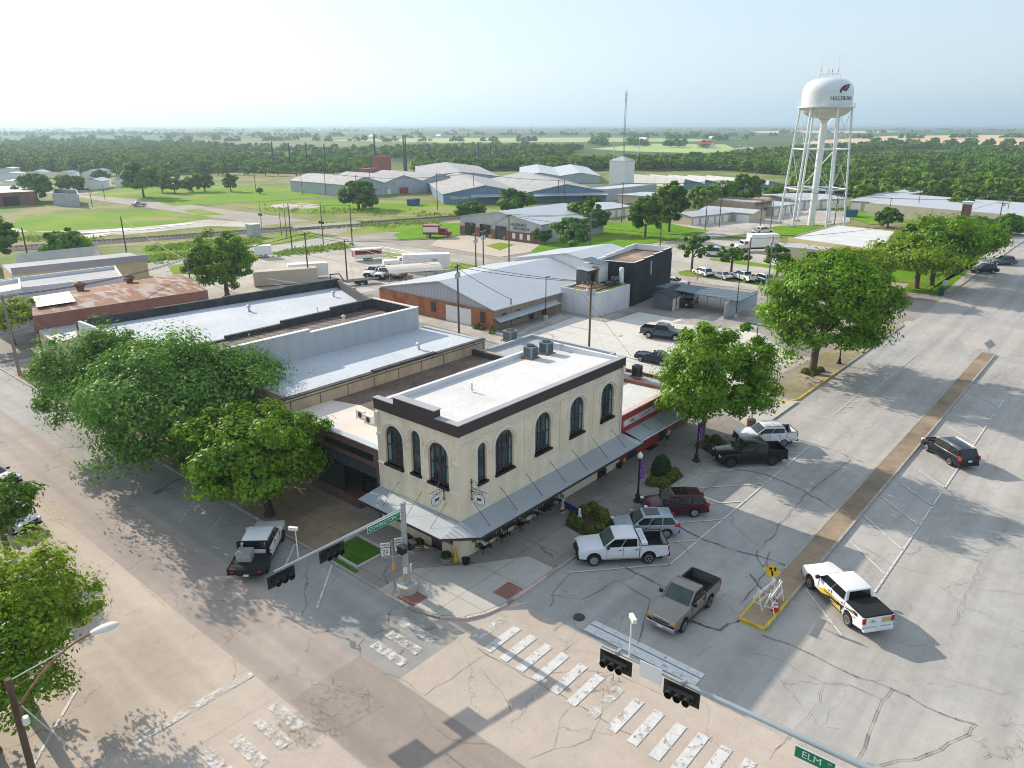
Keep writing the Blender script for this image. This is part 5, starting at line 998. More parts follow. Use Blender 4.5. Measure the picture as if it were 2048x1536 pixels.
# parked along Elm street kerb
c, h = place((1187,1131),(1296,1126),3.57,2.0); HS = h
vehicle('pickup','white_pickup','white four-door pickup with a slim white box across its bed, nearest the corner','pickup truck',c,h,'white',3.57,5.85,2.02,.98,group='vehicles parked nose-in along the corner kerb',cab='quad',bed='box',steps=1,bc='trim_black',style='rim',vis=0)
def rearat(px, py, wb, W, hd, z=.05):
    p = G(px,py,z); d = Vector((math.cos(hd),math.sin(hd),0)); n = Vector((-d.y,d.x,0)); n = n if n.dot(p-Vector(CAM)) > 0 else -n
    c = p+d*wb/2+n*(W/2-.12); c.z = z; return c
c = rearat(1332,1076,2.67,1.86,HS-R(2)); vehicle('suv','silver_suv','compact silver SUV with black sunroof between the white pickup and the maroon one','SUV',c,HS-R(2),'silver',2.67,4.48,1.86,.92,group='vehicles parked nose-in along the corner kerb',sunroof=1,roof=1.62,belt=1.03,hood=.98,xc=1.0,ws=.75,xgt=-1.75,xgb=-2.12,tz=.85,mc='silver')
c = rearat(1388,1034,2.7,1.9,HS-R(3)); vehicle('suv','maroon_suv','dark maroon SUV with black roof glass under the lamp post','SUV',c,HS-R(3),'maroon',2.7,4.7,1.9,.95,group='vehicles parked nose-in along the corner kerb',sunroof=1,roof=1.68,belt=1.05,hood=1.0,xc=1.02,ws=.78,xgt=-1.85,xgb=-2.25,tz=.88,mc='maroon')
c, h = place((1461,935),(1543,931),3.6,2.05); vehicle('pickup','black_pickup','black lifted pickup with open bed in front of the silver one','pickup truck',c,h,'black',3.6,5.8,2.05,.95,group='vehicles parked nose-in along the corner kerb',cab='crew',style='black',r=.45,roof=1.98)
c = rearat(1566,893,3.1,1.95,h-R(1)); vehicle('pickup','silver_pickup','pale silver pickup with roof rails, half hidden by the black pickup','pickup truck',c,h-R(1),'white',3.1,5.2,1.95,.9,group='vehicles parked nose-in along the corner kerb',cab='crew',roofbars=1,rc='white',r=.38,roof=1.82)
c, h = place((1366,1262.5),(1415.5,1215),3.02,2.0); tv = vehicle('pickup','pewter_pickup','pewter regular-cab pickup driving towards the crossing with its lights on','pickup truck',c,h,'pewter',3.02,5.25,2.0,.98,group='vehicles on the road',cab='regular',hl='lamp_amber',bc='chrome',grille=1)
c, h = place((1620,1177),(1694,1250),3.68,2.03)
tf = vehicle('pickup','wrapped_pickup','white crew-cab pickup with yellow and black lettering and a covered bed','pickup truck',c,h,'white',3.68,5.9,2.03,.98,group='vehicles parked against the median',cab='crew',bed='cover',bc='trim_black',rbc='paint_white',vis=0,mc='navy')
xf, xr, hw, rail, xcr = tf['_x']; s = 1 if Vector((-math.sin(h),math.cos(h),0)).dot(Vector(CAM)-c) > 0 else -1
y = s*(hw+.012); k = MB(); 
k.add([(1.05,y,.62),(.4,y,1.0),(-.9,y,1.02),(-1.05,y,.75),(-.1,y,.55)],[(0,1,2,3,4)],M['wrap_yellow']); y = s*(hw+.014)
k.add([(.6,y,.56),(-.2,y,.82),(xcr-.05,y,1.0),(xcr-.9,y,1.30),(xr+.55,y,1.30),(xr+.5,y,1.12),(-1.4,y,.98),(-1.2,y,.56)],[(0,1,2,3,4,5,6,7)],M['trim_black']); y = s*(hw+.017)
k.add([(-.3,y,.54),(-1.15,y,.82),(-1.2,y,.5)],[(0,1,2)],M['wrap_yellow']); k.add([(xr+.9,y,.8),(xr+.75,y,1.02),(xr+.6,y,.95)],[(0,1,2)],M['wrap_yellow']); lp(k,'side_wrap',tf)
k = MB(); y = s*(hw+.02)
X0 = frame(Vector((0,0,0)),(-1 if s > 0 else 1,0,0))
def stxt(s_, x, z, size, m): v, f = text_geo(s_,size,.01); k.add([tuple(Matrix.Translation((x,y,z)) @ (X0 @ Vector((a,b,.002)))) for a,b,c_ in v],f,m)
stxt('LOGISTICS',-.1,.88,.2,M['trim_black']); stxt('ROOFING',-.55,.70,.13,M['plate']); stxt('254-580-2223',-1.95,1.14,.15,M['wrap_gold']); stxt('SERVICE',-.75,.61,.09,M['wrap_gold']); lp(k,'lettering',tf)
k = MB(); k.box((xr-.012,-hw*.2,.95),(xr-.004,hw*.78*-1 if s > 0 else hw*.78,1.25),M['wrap_gold']); k.add([(xr-.014,s*hw*.55,1.0),(xr-.014,s*hw*.35,1.2),(xr-.014,s*hw*.15,1.0)],[(0,1,2)],M['steel']); lp(k,'tailgate_graphic',tf)
c, h = place((1852,903),(1898,931),3.0,1.98); tvh = math.atan2((G(1500+260/3.339,840+300/3.339)-G(1500+500/3.339,840+420/3.339)).y,1)
a_, b_ = G(1500+1155/3.339,840+205/3.339), G(1500+1370/3.339,840+340/3.339); d_ = (a_-b_); h = math.atan2(d_.y,d_.x); mid = (G(1852,903)+G(1898,931))/2; n_ = Vector((-math.sin(h),math.cos(h),0)); n_ = n_ if n_.dot(mid-Vector(CAM)) > 0 else -n_; c = mid+n_*.87; c.z = .05
vehicle('van','navy_minivan','dark navy minivan parked alone against the median','minivan',c,h,'navy',2.9,4.95,1.96,.9,group='vehicles parked against the median',roofbars=1,roof=1.74,belt=1.08,hood=1.0,xc=1.35,ws=.95,xgt=-2.2,xgb=-2.5,tz=.85,th=.35,r=.35)
# flatbed truck on Covington street
a_, b_ = G(590,1090), G(556,1166); d_ = a_-b_; h = math.atan2(d_.y,d_.x); c = G(524,1112,.05)
vehicle('pickup','flatbed_truck','white four-door truck with black flatbed and grey tank parked beneath the trees','flatbed truck',c,h,'white',3.9,5.9,2.0,.9,group='vehicles on Covington street',cab='crew',bed='flat',style='black',mc='white')
# behind the buildings
vehicle('pickup','slate_pickup','slate-blue pickup crossing the pale concrete parking lot','pickup truck',G(1327,676,.2)+Vector((0,0,0)),R(-76),'slate',3.6,5.7,2.0,.95,group='vehicles in the side parking lot',cab='quad',r=.42)
vehicle('sedan','navy_sedan','dark blue sedan in the lot beside the street tree','car',G(1308,724,.2),R(92),'navy',2.8,4.8,1.85,.92,group='vehicles in the side parking lot',roof=1.44,belt=.93,hood=.9,xc=.75,ws=.95,xgt=-1.0,xgb=-1.75,deck=.98,zb=.3,r=.33,nw=2)
vehicle('pickup','black_pickup','black pickup parked under the blue-grey carport roof','pickup truck',G(1379,610,.05),R(18),'black',3.6,5.7,2.0,.95,group='vehicles at the carport',cab='quad')
vehicle('suv','red_suv','red SUV between the outbuilding and the carport pickup','SUV',G(1350,601,.05),R(16),'redcar',2.7,4.5,1.85,.9,group='vehicles at the carport',roof=1.62,xc=.98,ws=.72,xgt=-1.7,xgb=-2.05)
vehicle('sedan','white_car','white car nose just showing beyond the carport roof','car',G(1352,571,.05),R(-78),'white',2.7,4.6,1.8,.9,group='vehicles at the carport',roof=1.45,belt=.93,hood=.9,xc=.7,ws=.9,xgt=-1.,xgb=-1.7,zb=.3,r=.33,nw=2)
PK = 'vehicles parked on the cross street'
vehicle('suv','white_suv','white SUV parked nearest the single dark building, under the first small tree','SUV',G(1404,551,.05),R(62),'white',2.7,4.6,1.86,.9,group=PK,roof=1.66,xc=.98,ws=.72,xgt=-1.75,xgb=-2.12,tz=.85)
vehicle('sedan','white_sedan','low white sedan between the white SUV and the white pickup','car',G(1442,557,.05),R(62),'white',2.75,4.7,1.82,.9,group=PK,roof=1.44,belt=.93,hood=.9,xc=.72,ws=.95,xgt=-1.0,xgb=-1.75,deck=.98,zb=.3,r=.33,nw=2)
vehicle('pickup','white_pickup','white crew pickup in the row under the thin street trees','pickup truck',G(1484,561,.05),R(62),'white',3.6,5.8,2.0,.95,group=PK,cab='crew')
vehicle('suv','silver_suv','silver-grey SUV beside the wooden pole at the end of the row','SUV',G(1524,564,.05),R(62),'silver',2.7,4.6,1.86,.9,group=PK,roof=1.66,xc=.98,ws=.72,xgt=-1.75,xgb=-2.12)
vehicle('pickup','white_pickup','white pickup parked behind the box truck','pickup truck',G(1525,468,.05),R(-30),'white',3.6,5.7,2.0,.95,group='vehicles beyond the cross street',cab='crew')
vehicle('van','white_van','white panel van by the yellow kerb','van',G(1432,513,.05),R(-65),'white',3.2,5.2,1.95,.9,group='vehicles beyond the cross street',roof=2.1,belt=1.2,hood=1.15,xc=1.1,ws=.8,xgt=-2.35,xgb=-2.5,nw=1)
vehicle('pickup','white_pickup','white pickup with dark side stripe in front of the metal canopy','pickup truck',G(748,552,.1),R(205),'white',3.5,5.6,2.0,.95,group='vehicles in the gravel yard',cab='regular')
vehicle('pickup','white_pickup','second white pickup tucked beside the metal canopy','pickup truck',G(769,555,.1),R(205),'white',3.5,5.6,2.0,.95,group='vehicles in the gravel yard',cab='regular')
vehicle('sedan','tan_car','old tan car under the metal canopy','car',G(800,553,.1),R(30),'tan',2.9,4.9,1.85,.95,group='vehicles in the gravel yard',roof=1.4,belt=.95,hood=.95,xc=.6,ws=.5,xgt=-.6,xgb=-1.0,zb=.35,nw=1)
vehicle('sedan','silver_car','small silver car driving alone past the green field','car',G(279,412,.1),R(-10),'silver',2.7,4.6,1.8,.9,group='vehicles on the road',roof=1.5,belt=.95,hood=.9,xc=.7,ws=.9,xgt=-1.,xgb=-1.7,zb=.3,r=.33,nw=2)
vehicle('sedan','dark_car','dark car on the far street before the white houses','car',G(166,381,.1),R(-20),'navy',2.7,4.6,1.8,.9,group='vehicles by the far houses',roof=1.5,belt=.95,hood=.9,xc=.7,ws=.9,xgt=-1.,xgb=-1.7,zb=.3,r=.33,nw=2)
c, h = place((1962,548),(1984,546),2.9,1.95); vehicle('suv','black_suv','black SUV shaded by the big tree on the far kerb','SUV',c,R(128),'black',2.9,5.,1.95,.95,group='vehicles by the far kerb',roof=1.8,xc=.85,ws=.8,xgt=-1.75,xgb=-2.2,r=.38)
vehicle('suv','grey_suv','dark grey SUV in the sun at the far kerb','SUV',G(2003,529,.05),R(128),'grey',2.9,5.,1.95,.95,group='vehicles by the far kerb',roof=1.8,xc=.85,ws=.8,xgt=-1.75,xgb=-2.2,r=.38)
vehicle('sedan','white_car','white car at the left edge beneath the near tree','car',G(-12,968,.05),R(-72),'white',2.8,4.8,1.85,.92,group='vehicles on Covington street',roof=1.46,belt=.95,hood=.92,xc=.75,ws=.95,xgt=-1.0,xgb=-1.75,zb=.3,r=.33,nw=2)
vehicle('suv','silver_suv','silver SUV mostly hidden under the left tree','SUV',G(22,1052,.05),R(-72),'silver',2.7,4.6,1.86,.9,group='vehicles on Covington street',roof=1.66,xc=.98,ws=.72,xgt=-1.75,xgb=-2.12)
# driver's arm of the moving pickup is a person at the wheel
mat('skin', (.42,.24,.17), .6, var=.03); mat('shirt', (.06,.07,.09), .9, var=.05); mat('shirt_white', (.62,.66,.70), .9, var=.05); mat('shorts', (.05,.065,.09), .9); mat('tan_cloth', (.36,.22,.16), .9); mat('hair', (.03,.02,.015), .8)
def skin_body(name, joints, edges, m, par=None, sub=1, org=(0,0,0)):
    me = bpy.data.meshes.new(name); me.from_pydata([j[:3] for j in joints], edges, []); o = bpy.data.objects.new(name, me); COL.objects.link(o)
    md = o.modifiers.new('skin','SKIN'); bpy.context.view_layer.update()
    if not me.skin_vertices: 
        bm = bmesh.new(); bm.from_mesh(me); bm.verts.layers.skin.verify(); bm.to_mesh(me); bm.free()
    for i, j in enumerate(joints): me.skin_vertices[0].data[i].radius = (j[3], j[4] if len(j) > 4 else j[3])
    me.skin_vertices[0].data[0].use_root = True
    sb = o.modifiers.new('sub','SUBSURF'); sb.levels = sb.render_levels = sub; md.use_smooth_shade = True
    bpy.context.view_layer.update(); dg = bpy.context.evaluated_depsgraph_get(); n = bpy.data.meshes.new_from_object(o.evaluated_get(dg)); o.modifiers.clear(); o.data = n; n.name = name
    n.materials.clear(); n.materials.append(m); 
    if par is not None: o.parent = par
    return o
def person(label, p, rz, top, bottom, stride=.22, arms=(.2,-.15), scale=1.):
    t = thing('person', label, 'person', p, rz, 'pedestrians')
    J = [(0,0,.93,.135,.11),(0,0,1.15,.13,.10),(0,0,1.38,.17,.105),(0,0,1.50,.06,.055),(.01,0,1.56,.055),(.02,0,1.66,.09,.10),(.01,0,1.76,.075,.08),
         (0,.19,1.42,.055),(arms[0]*.5,.24,1.15,.042),(arms[0]+.08,.23,.92,.034),(arms[0]+.12,.22,.84,.03,.015),
         (0,-.19,1.42,.055),(arms[1]*.5,-.24,1.15,.042),(arms[1]+.08,-.23,.92,.034),(arms[1]+.12,-.22,.84,.03,.015),
         (0,.10,.86,.10),(stride*.5,.10,.48,.062),(stride,.10,.09,.042),(stride+.16,.10,.04,.04,.025),
         (0,-.10,.86,.10),(-stride*.3,-.10,.48,.062),(-stride,-.10,.11,.042),(-stride+.15,-.10,.04,.04,.025)]
    Eg = [(0,1),(1,2),(2,3),(3,4),(4,5),(5,6),(2,7),(7,8),(8,9),(9,10),(2,11),(11,12),(12,13),(13,14),(0,15),(15,16),(16,17),(17,18),(0,19),(19,20),(20,21),(21,22)]
    for e in (9,13):   # fingers and thumb
        x, y, z = J[e+1][:3]
        for q in range(4): J.append((x+.03+.004*q,y-.03+.02*q,z-.075+.008*abs(q-1.5),.009)); Eg.append((e+1,len(J)-1))
        J.append((x+.05,y+(.04 if y < 0 else -.04),z-.01,.010)); Eg.append((e+1,len(J)-1))
    b = skin_body('body', J, Eg, M['skin'], t)
    def cloth(name, idx, grow, m, cut=None):
        mp_ = {i: k for k, i in enumerate(idx)}; jj = [tuple(J[i][:3])+tuple(r+grow for r in (J[i][3], J[i][4] if len(J[i]) > 4 else J[i][3])) for i in idx]; ee = [(mp_[a],mp_[c]) for a, c in Eg if a in mp_ and c in mp_]; return skin_body(name, jj, ee, m, t)
    cloth('shirt', [1,0,2,7,8,11,12], .022, M[top]); cloth('shorts', [0,15,16,19,20], .022, M[bottom])
    k = MB(); k.lathe([(.075,1.74),(.10,1.70),(.108,1.66),(.06,1.80)][::1], M['hair'], (-.015,0,0), 12); k = MB(); k.lathe([(.106,1.66),(.104,1.73),(.07,1.80),(.02,1.825)], M['hair'], (-.008,0,0), 14); k.build('hair', t, local=True)
    k = MB(); k.tube((.10,0,1.66),(.135,0,1.635),.012,.02,M['skin'],6); k.build('nose', t, local=True)
    return t
person('person in a white top and dark shorts walking on the pavement past the red shop', G(1334,890,.15), R(-20), 'shirt_white', 'shorts')
person('person in tan clothes walking across the road by the parked white SUV', G(1394,562,.05), R(150), 'tan_cloth', 'tan_cloth', .25)
# box truck, rescue truck, trailers, containers
def boxy(name, label, cat, p, hd, L, W, H, z0, m, group, parts=()):
    t = thing(name, label, cat, p, hd, group=group); ORG[t] = Vector((0,0,0)); return t
t = boxy('box_truck','long white box truck with bonneted cab parked by the tan extension','truck',G(1512,503,.05),R(-42)+math.pi*0,9,2.5,3.8,0,None,'vehicles beyond the cross street'); t.rotation_euler[2] = R(140)
k = MB(); k.box((-4.6,-1.25,1.1),(2.0,1.25,3.9),M['white_paint']); bev(k,'cargo_box',t,.04,1); k = MB(); k.box((2.15,-1.05,.9),(3.6,1.05,2.6),M['paint_white']); k.box((3.6,-.95,.8),(4.8,.95,1.75),M['paint_white']); bev(k,'cab',t,.1,2); k = MB(); k.box((3.58,-.9,1.85),(3.63,.9,2.45),M['carglass']); k.box((2.6,-1.07,1.8),(3.3,1.07,2.4),M['carglass']); lp(k,'windscreen',t); k = MB(); k.box((-4.5,-.5,.6),(4.5,.5,1.08),M['trim_black']); lp(k,'chassis',t); wheels(t,6.6,2.0,.5,'steel')
t = boxy('rescue_truck','red and white rescue truck on the grass by the fire station drive','fire truck',G(876,474,.12),0,8,2.5,3,0,None,'vehicles at the fire station'); t.rotation_euler[2] = R(-55)
k = MB(); k.box((-3.6,-1.2,.75),(.4,1.2,3.0),M['paint_redcar']); k.box((-3.5,-1.215,1.3),(.3,1.215,2.6),M['white_paint']); k.box((-3.4,-1.22,.8),(.2,1.22,1.25),M['paint_redcar']); lp(k,'equipment_box',t); k = MB(); k.box((.5,-1.1,.6),(2.3,1.1,2.3),M['paint_redcar']); k.box((2.3,-1.05,.55),(3.5,1.05,1.45),M['paint_redcar']); bev(k,'cab',t,.12,2); k = MB(); k.box((2.28,-.9,1.5),(2.36,.9,2.1),M['carglass']); k.box((.8,-1.115,1.45),(2.0,1.115,2.05),M['carglass']); lp(k,'side_window',t); wheels(t,4.6,2.0,.45,'steel')
def trailer(name, label, px, hd, L, W, H, z0, m, m2=None, cat='trailer', grp='trailers and containers in the gravel yard', wh=True):
    t = boxy(name,label,cat,G(px[0],px[1],.1),hd,L,W,H,z0,None,grp); t.rotation_euler[2] = R(hd); k = MB(); k.box((-L/2,-W/2,z0),(L/2,W/2,z0+H),M[m]); 
    if m2: k.box((-L/2-.01,-W/2-.01,z0+.02),(L/2+.01,W/2+.01,z0+H*.45),M[m2])
    bev(k,'box',t,.06,1)
    if wh: wheels(t,1.0,W-.2,.36,'steel'); k = MB(); k.tube((L/2,0,z0),(L/2+1.2,0,z0-.1),.05,.05,M['trim_black'],5); lp(k,'drawbar',t)
    return t
t = trailer('horse_trailer','red and white livestock trailer with windows and domed roof lights',(735,520),-25,6,2.2,1.9,.55,'white_paint'); k = MB(); [k.box((-2.8,s*1.1,1.35),(2.8,s*1.12,2.2),M['paint_red']) for s in (1,-1)]; k.box((2.99,-.9,.8),(3.02,.9,2.2),M['paint_red']); k.box((-3.02,-.9,.8),(-2.99,.9,2.2),M['paint_red']); [k.box((-2.6+1.3*i,s*1.122,1.7),(-1.6+1.3*i,s*1.13,2.05),M['carglass']) for i in range(4) for s in (1,-1)]; lp(k,'side_panel',t)
t = trailer('white_cargo_trailer','long white enclosed trailer beside the green verge',(853,541),-40,9,2.5,2.7,.6,'white_paint')
k = MB(); [k.add([(-.8+dx,s*1.262,2.2),(0+dx,s*1.262,1.8),(.8+dx,s*1.262,2.2),(0+dx,s*1.262,2.5)],[(0,1,2,3)],M['steel']) for dx in (1.5,) for s in (1,-1)]; k.add([(4.52,-.7,2.4),(4.52,0,2.0),(4.52,.7,2.4),(4.52,0,2.7)],[(0,1,2,3)],M['steel']); lp(k,'emblem',t)
trailer('small_white_trailer','small white box trailer near the utility pole at the yard edge',(527,514),-30,3.5,2,2,.5,'white_paint')
trailer('tan_container','tan corrugated container beyond the black parapet roof',(572,567),-25,11,2.5,2.5,.1,'tan_metal',wh=False,cat='container')
t = trailer('red_white_trailer','red and white box trailer with round white mark behind the tan container',(617,556),-30,7,2.3,2.3,.5,'white_paint'); k = MB(); k.box((3.5,-1.12,.7),(3.53,1.12,2.6),M['paint_red']); k.lathe([(.85,0),(.85,.01),(.02,.012)],M['white_paint'],(0,0,0),16,Matrix.Translation((3.535,0,1.5)) @ Matrix.Rotation(math.pi/2,4,'Y')); lp(k,'end_panel',t)
p = G(826,560,.1); t = thing('metal_canopy','open steel canopy with pale curved sheet roof in the gravel yard','canopy',p,R(-28)); ORG[t] = Vector((0,0,0))
k = MB(); 
for i in range(6):
    y0_, y1_ = -3.2+i*6.4/6, -3.2+(i+1)*6.4/6; zz = lambda y: 2.9-.08*y*y
    k.add([(-5,y0_,zz(y0_)),(5,y0_,zz(y0_)),(5,y1_,zz(y1_)),(-5,y1_,zz(y1_))],[(0,1,2,3)],M['concrete_roof'])
lp(k,'roof',t)
for x in (-5,-1.7,1.7,5):
    for y in (-3.1,3.1): k = MB(); k.tube((x,y,0),(x,y,2.15),.05,.05,M['steel'],5); lp(k,'post',t)
p = G(703,523,.1)
t = thing('work_truck','white service pickup with racks behind the canopy','pickup truck',G(793,534,.1),R(-30),'vehicles in the gravel yard'); ORG[t] = Vector((0,0,0)); k = MB(); k.box((-2.6,-.95,.6),(.4,.95,1.5),M['white_paint']); k.box((.4,-.95,.6),(1.6,.95,2.0),M['paint_white']); k.box((1.6,-.9,.6),(2.6,.9,1.2),M['paint_white']); bev(k,'body',t,.08,2); k = MB(); k.box((.6,-.96,1.35),(1.4,.96,1.85),M['carglass']); lp(k,'side_window',t); wheels(t,3.5,1.7,.4,'steel')
p = G(722,568,.1); t = thing('black_gooseneck_trailer','black low trailer beside the canopy','trailer',p,R(-20)); ORG[t] = Vector((0,0,0)); k = MB(); k.box((-3,-1.1,.7),(3,1.1,.82),M['black_metal']); lp(k,'deck',t); k = MB(); k.tube((-3,0,.8),(-3.8,0,2.2),.1,.1,M['black_metal'],6); k.tube((-3.8,0,2.2),(-5.4,0,2.2),.1,.1,M['black_metal'],6); k.tube((-5.4,0,2.2),(-5.4,0,1.0),.08,.08,M['black_metal'],6); lp(k,'gooseneck',t); wheels(t,1.2,1.9,.36,'black')
p = G(827,410,.1); t = thing('blue_dumpster','blue steel dumpster before the grey warehouse','dumpster',p,R(20)); ORG[t] = Vector((0,0,0)); k = MB(); k.box((-2.6,-1.2,.1),(2.6,1.2,2.0),mat('dumpster_blue',(.02,.12,.26))); lp(k,'bin',t); k = MB(); k.box((-2.65,-1.25,2.0),(2.65,1.25,2.1),M['trim_black']); lp(k,'lid',t)
p = G(1702,433,.1); t = thing('blue_dumpster','dark blue dumpster on the lawn by the water tower','dumpster',p,R(0)); ORG[t] = Vector((0,0,0)); k = MB(); k.box((-2.2,-1.2,.1),(2.2,1.2,1.9),M['dumpster_blue']); lp(k,'bin',t); k = MB(); k.box((-2.25,-1.25,1.9),(2.25,1.25,2.0),M['trim_black']); lp(k,'lid',t)

# the driver resting an arm on the open window of the pewter pickup
dr_ = thing('person','driver of the pewter pickup resting a bare arm on the open window','person',tv.location.copy(),tv.rotation_euler[2]); ORG[dr_] = Vector((0,0,0))
J = [(.02,.42,.95,.15,.12),(.0,.42,1.22,.15,.11),(.0,.42,1.40,.16,.10),(.02,.42,1.50,.055),(.05,.42,1.60,.085,.095),(.05,.42,1.70,.07),(.03,.62,1.38,.06),(.12,.93,1.30,.046),(.30,1.03,1.36,.038),(.42,1.06,1.40,.03,.016)]
Eg = [(0,1),(1,2),(2,3),(3,4),(4,5),(2,6),(6,7),(7,8),(8,9)]
for q in range(4): J.append((.50+.006*abs(q-1),1.04+.018*q,1.385-.006*q,.009)); Eg.append((9,len(J)-1))
J.append((.45,1.01,1.37,.01)); Eg.append((9,len(J)-1))
skin_body('body', J, Eg, M['skin'], dr_); skin_body('shirt', [(.02,.42,.95,.17,.14),(0,.42,1.22,.17,.13),(0,.42,1.40,.175,.12),(.03,.62,1.38,.075),(.07,.76,1.35,.065)], [(0,1),(1,2),(2,3),(3,4)], M['shirt'], dr_)
for i, (px, py, dx, lb_) in enumerate(((700,585,.9,'stack of wooden pallets in the gravel yard, near the black trailer'),(668,580,.8,'low pile of timber beside the yard fence'),(790,575,.7,'grey crate by the metal canopy posts'),(878,548,.9,'pale crate behind the metal canopy'))):
    p = G(px,py,.1); t = thing('pallet_stack' if i < 2 else 'crate',lb_,'pallets' if i < 2 else 'crate',p,.4*i); ORG[t] = Vector((0,0,0)); k = MB()
    for j in range(5 if i < 2 else 1): k.box((-dx,-.6,.16*j),(dx,.6,.16*j+(.11 if i < 2 else .8)),M['new_wood' if i < 2 else 'galv'])
    lp(k,'slats' if i < 2 else 'box',t)
def chainlink(px, lab):
    P = [G(a,b,.1) for a,b in px]; t = thing('chain_link_fence',lab,'fence',P[0]); 
    for a, b in zip(P[:-1],P[1:]):
        n = max(1,int((b-a).length/3))
        for i in range(n+1): q = a.lerp(b,i/n); MB().tube(q,q+Vector((0,0,1.7)),.04,.04,M['galv'],4).build('post', t)
    k = MB(); [k.tube(a+Vector((0,0,z)),b+Vector((0,0,z)),.018,.018,M['galv'],4) for a,b in zip(P[:-1],P[1:]) for z in (.1,.9,1.7)]; k.build('rail', t)
chainlink(((690,499),(760,508),(870,530),(985,545),(1040,552)),'thin wire fence along the green verge of the gravel yard'); chainlink(((525,575),(620,590),(660,583)),'wire fence between the tan container and the black parapet roof'); chainlink(((1488,474),(1505,463),(1560,452),(1640,455)),'wire fence round the water tower lawn'); chainlink(((1690,468),(1750,462),(1800,458)),'wire fence behind the pale flat building')
p = G(1158,1236); tag(MB().lathe([(.34,.05),(.34,.085)],M['tar_wall'],(p.x,p.y,0),18).build('manhole_cover', org=p),'round dark manhole cover in the road before the pewter pickup','manhole cover')
# ================================================================ WATER TOWER
wx, wy = 187.6, 45.0; t = thing('water_tower', 'tall white water tower with domed tank, six legs and lettering', 'water tower', (wx,wy,0))
mat('tower_white', (.70,.72,.74), .35, var=.05, sc=.1, spec=.5, streak=.06); mat('tower_under', (.62,.58,.54), .6, var=.1, sc=.3, streak=.1); mat('navy_letter', (.035,.035,.07), .6); mat('letter_red', (.30,.06,.08), .6)
zb = HT(wx,wy,215); zt = HT(wx,wy,156); zlow = HT(wx,wy,237); RT = 6.4
k = MB(); prof = [(RT,zb),(RT+.02,zb+3.8)]+[(RT*math.cos(a*.157)**.62, zb+3.8+(zt-zb-3.8)*math.sin(a*.157)) for a in range(1,10)]+[(.2,zt)]
k.lathe(prof, M['tower_white'], (wx,wy,0), 40); o = k.build('tank', t); autosm(o, 40)
k = MB(); k.lathe([(1.3,zlow-.4)]+[(RT*math.sin(a*.157)**.8, zb-(zb-zlow)*math.cos(a*.157)) for a in range(1,10)]+[(RT,zb)], M['tower_under'], (wx,wy,0), 40); autosm(k.build('tank_bottom', t), 40)
k = MB(); k.lathe([(RT,zb-.1),(RT+.9,zb-.1),(RT+.9,zb+.12),(RT,zb+.12)], M['tower_white'], (wx,wy,0), 40); k.build('balcony', t)
k = MB(); n = 24
for i in range(n):
    a = i*2*math.pi/n; b = (i+1)*2*math.pi/n; 
    for z in (.6,1.1): k.tube((wx+(RT+.85)*math.cos(a),wy+(RT+.85)*math.sin(a),zb+z),(wx+(RT+.85)*math.cos(b),wy+(RT+.85)*math.sin(b),zb+z),.03,.03,M['tower_white'],4)
    k.tube((wx+(RT+.85)*math.cos(a),wy+(RT+.85)*math.sin(a),zb),(wx+(RT+.85)*math.cos(a),wy+(RT+.85)*math.sin(a),zb+1.1),.03,.03,M['tower_white'],4)
k.build('balcony_railing', t)
k = MB(); k.lathe([(1.0,0),(.9,3),(.9,zlow)], M['tower_white'], (wx,wy,0), 18); autosm(k.build('riser_pipe', t), 40)
base = []; a0_ = math.atan2(CAM[1]-wy,CAM[0]-wx); RB = 8.6
for i in range(6):
    a = a0_+R(30)+R(60)*i-R(3); base.append((wx+RB*math.cos(a),wy+RB*math.sin(a)))
tp = [(wx+(RT+.1)*math.cos(a0_+R(27)+R(60)*i),wy+(RT+.1)*math.sin(a0_+R(27)+R(60)*i)) for i in range(6)]
L3 = lambda i, z: Vector((base[i%6][0]+(tp[i%6][0]-base[i%6][0])*z/zb, base[i%6][1]+(tp[i%6][1]-base[i%6][1])*z/zb, z))
z1, z2 = HT(wx,wy,379)+.3, HT(wx,wy,298)
for i in range(6): MB().tube(L3(i,0),L3(i,zb),.29,.27,M['tower_white'],10).build('leg', t); MB().cbox(L3(i,.3),(1.2,1.2,.7),M['apron']).build('footing', t)
for z, nm in ((z1,'lower_ring'),(z2,'upper_ring')):
    k = MB(); [k.tube(L3(i,z),L3(i+1,z),.17,.17,M['tower_white'],6) for i in range(6)]; [k.tube(L3(i,z),(wx,wy,z),.06,.06,M['tower_white'],5) for i in range(6)]; k.build(nm, t)
k = MB()
for i in range(6):
    for za, zc in ((.5,z1),(z1,z2),(z2,zb-.5)): k.tube(L3(i,za),L3(i+1,zc),.045,.045,M['tower_white'],4); k.tube(L3(i+1,za),L3(i,zc),.045,.045,M['tower_white'],4)
k.build('cross_bracing', t)
k = MB(); 
for (dx, dy, h_) in ((-2.3,1.6,5.2),(1.6,-2.6,6.2),(.3,-1.2,2.6),(-.5,.3,2.2)):
    d = right*dx+fwd*dy*.4; p = Vector((wx,wy,zt-.2))+d; k.tube(p,p+Vector((0,0,h_)),.05,.03,M['galv'],5); k.tube(p+Vector((0,0,1.6)),p+Vector((0,0,2.5)),.13,.13,M['galv'],6)
for i in range(12):
    a = i*math.pi/6; b = (i+1)*math.pi/6; k.tube((wx+2.6*math.cos(a),wy+2.6*math.sin(a),zt+.9),(wx+2.6*math.cos(b),wy+2.6*math.sin(b),zt+.9),.05,.05,M['galv'],4)
    if i%2 == 0: k.tube((wx+2.6*math.cos(a),wy+2.6*math.sin(a),zt-.8),(wx+2.6*math.cos(a),wy+2.6*math.sin(a),zt+.9),.05,.05,M['galv'],4)
k.build('antenna_mast', t)
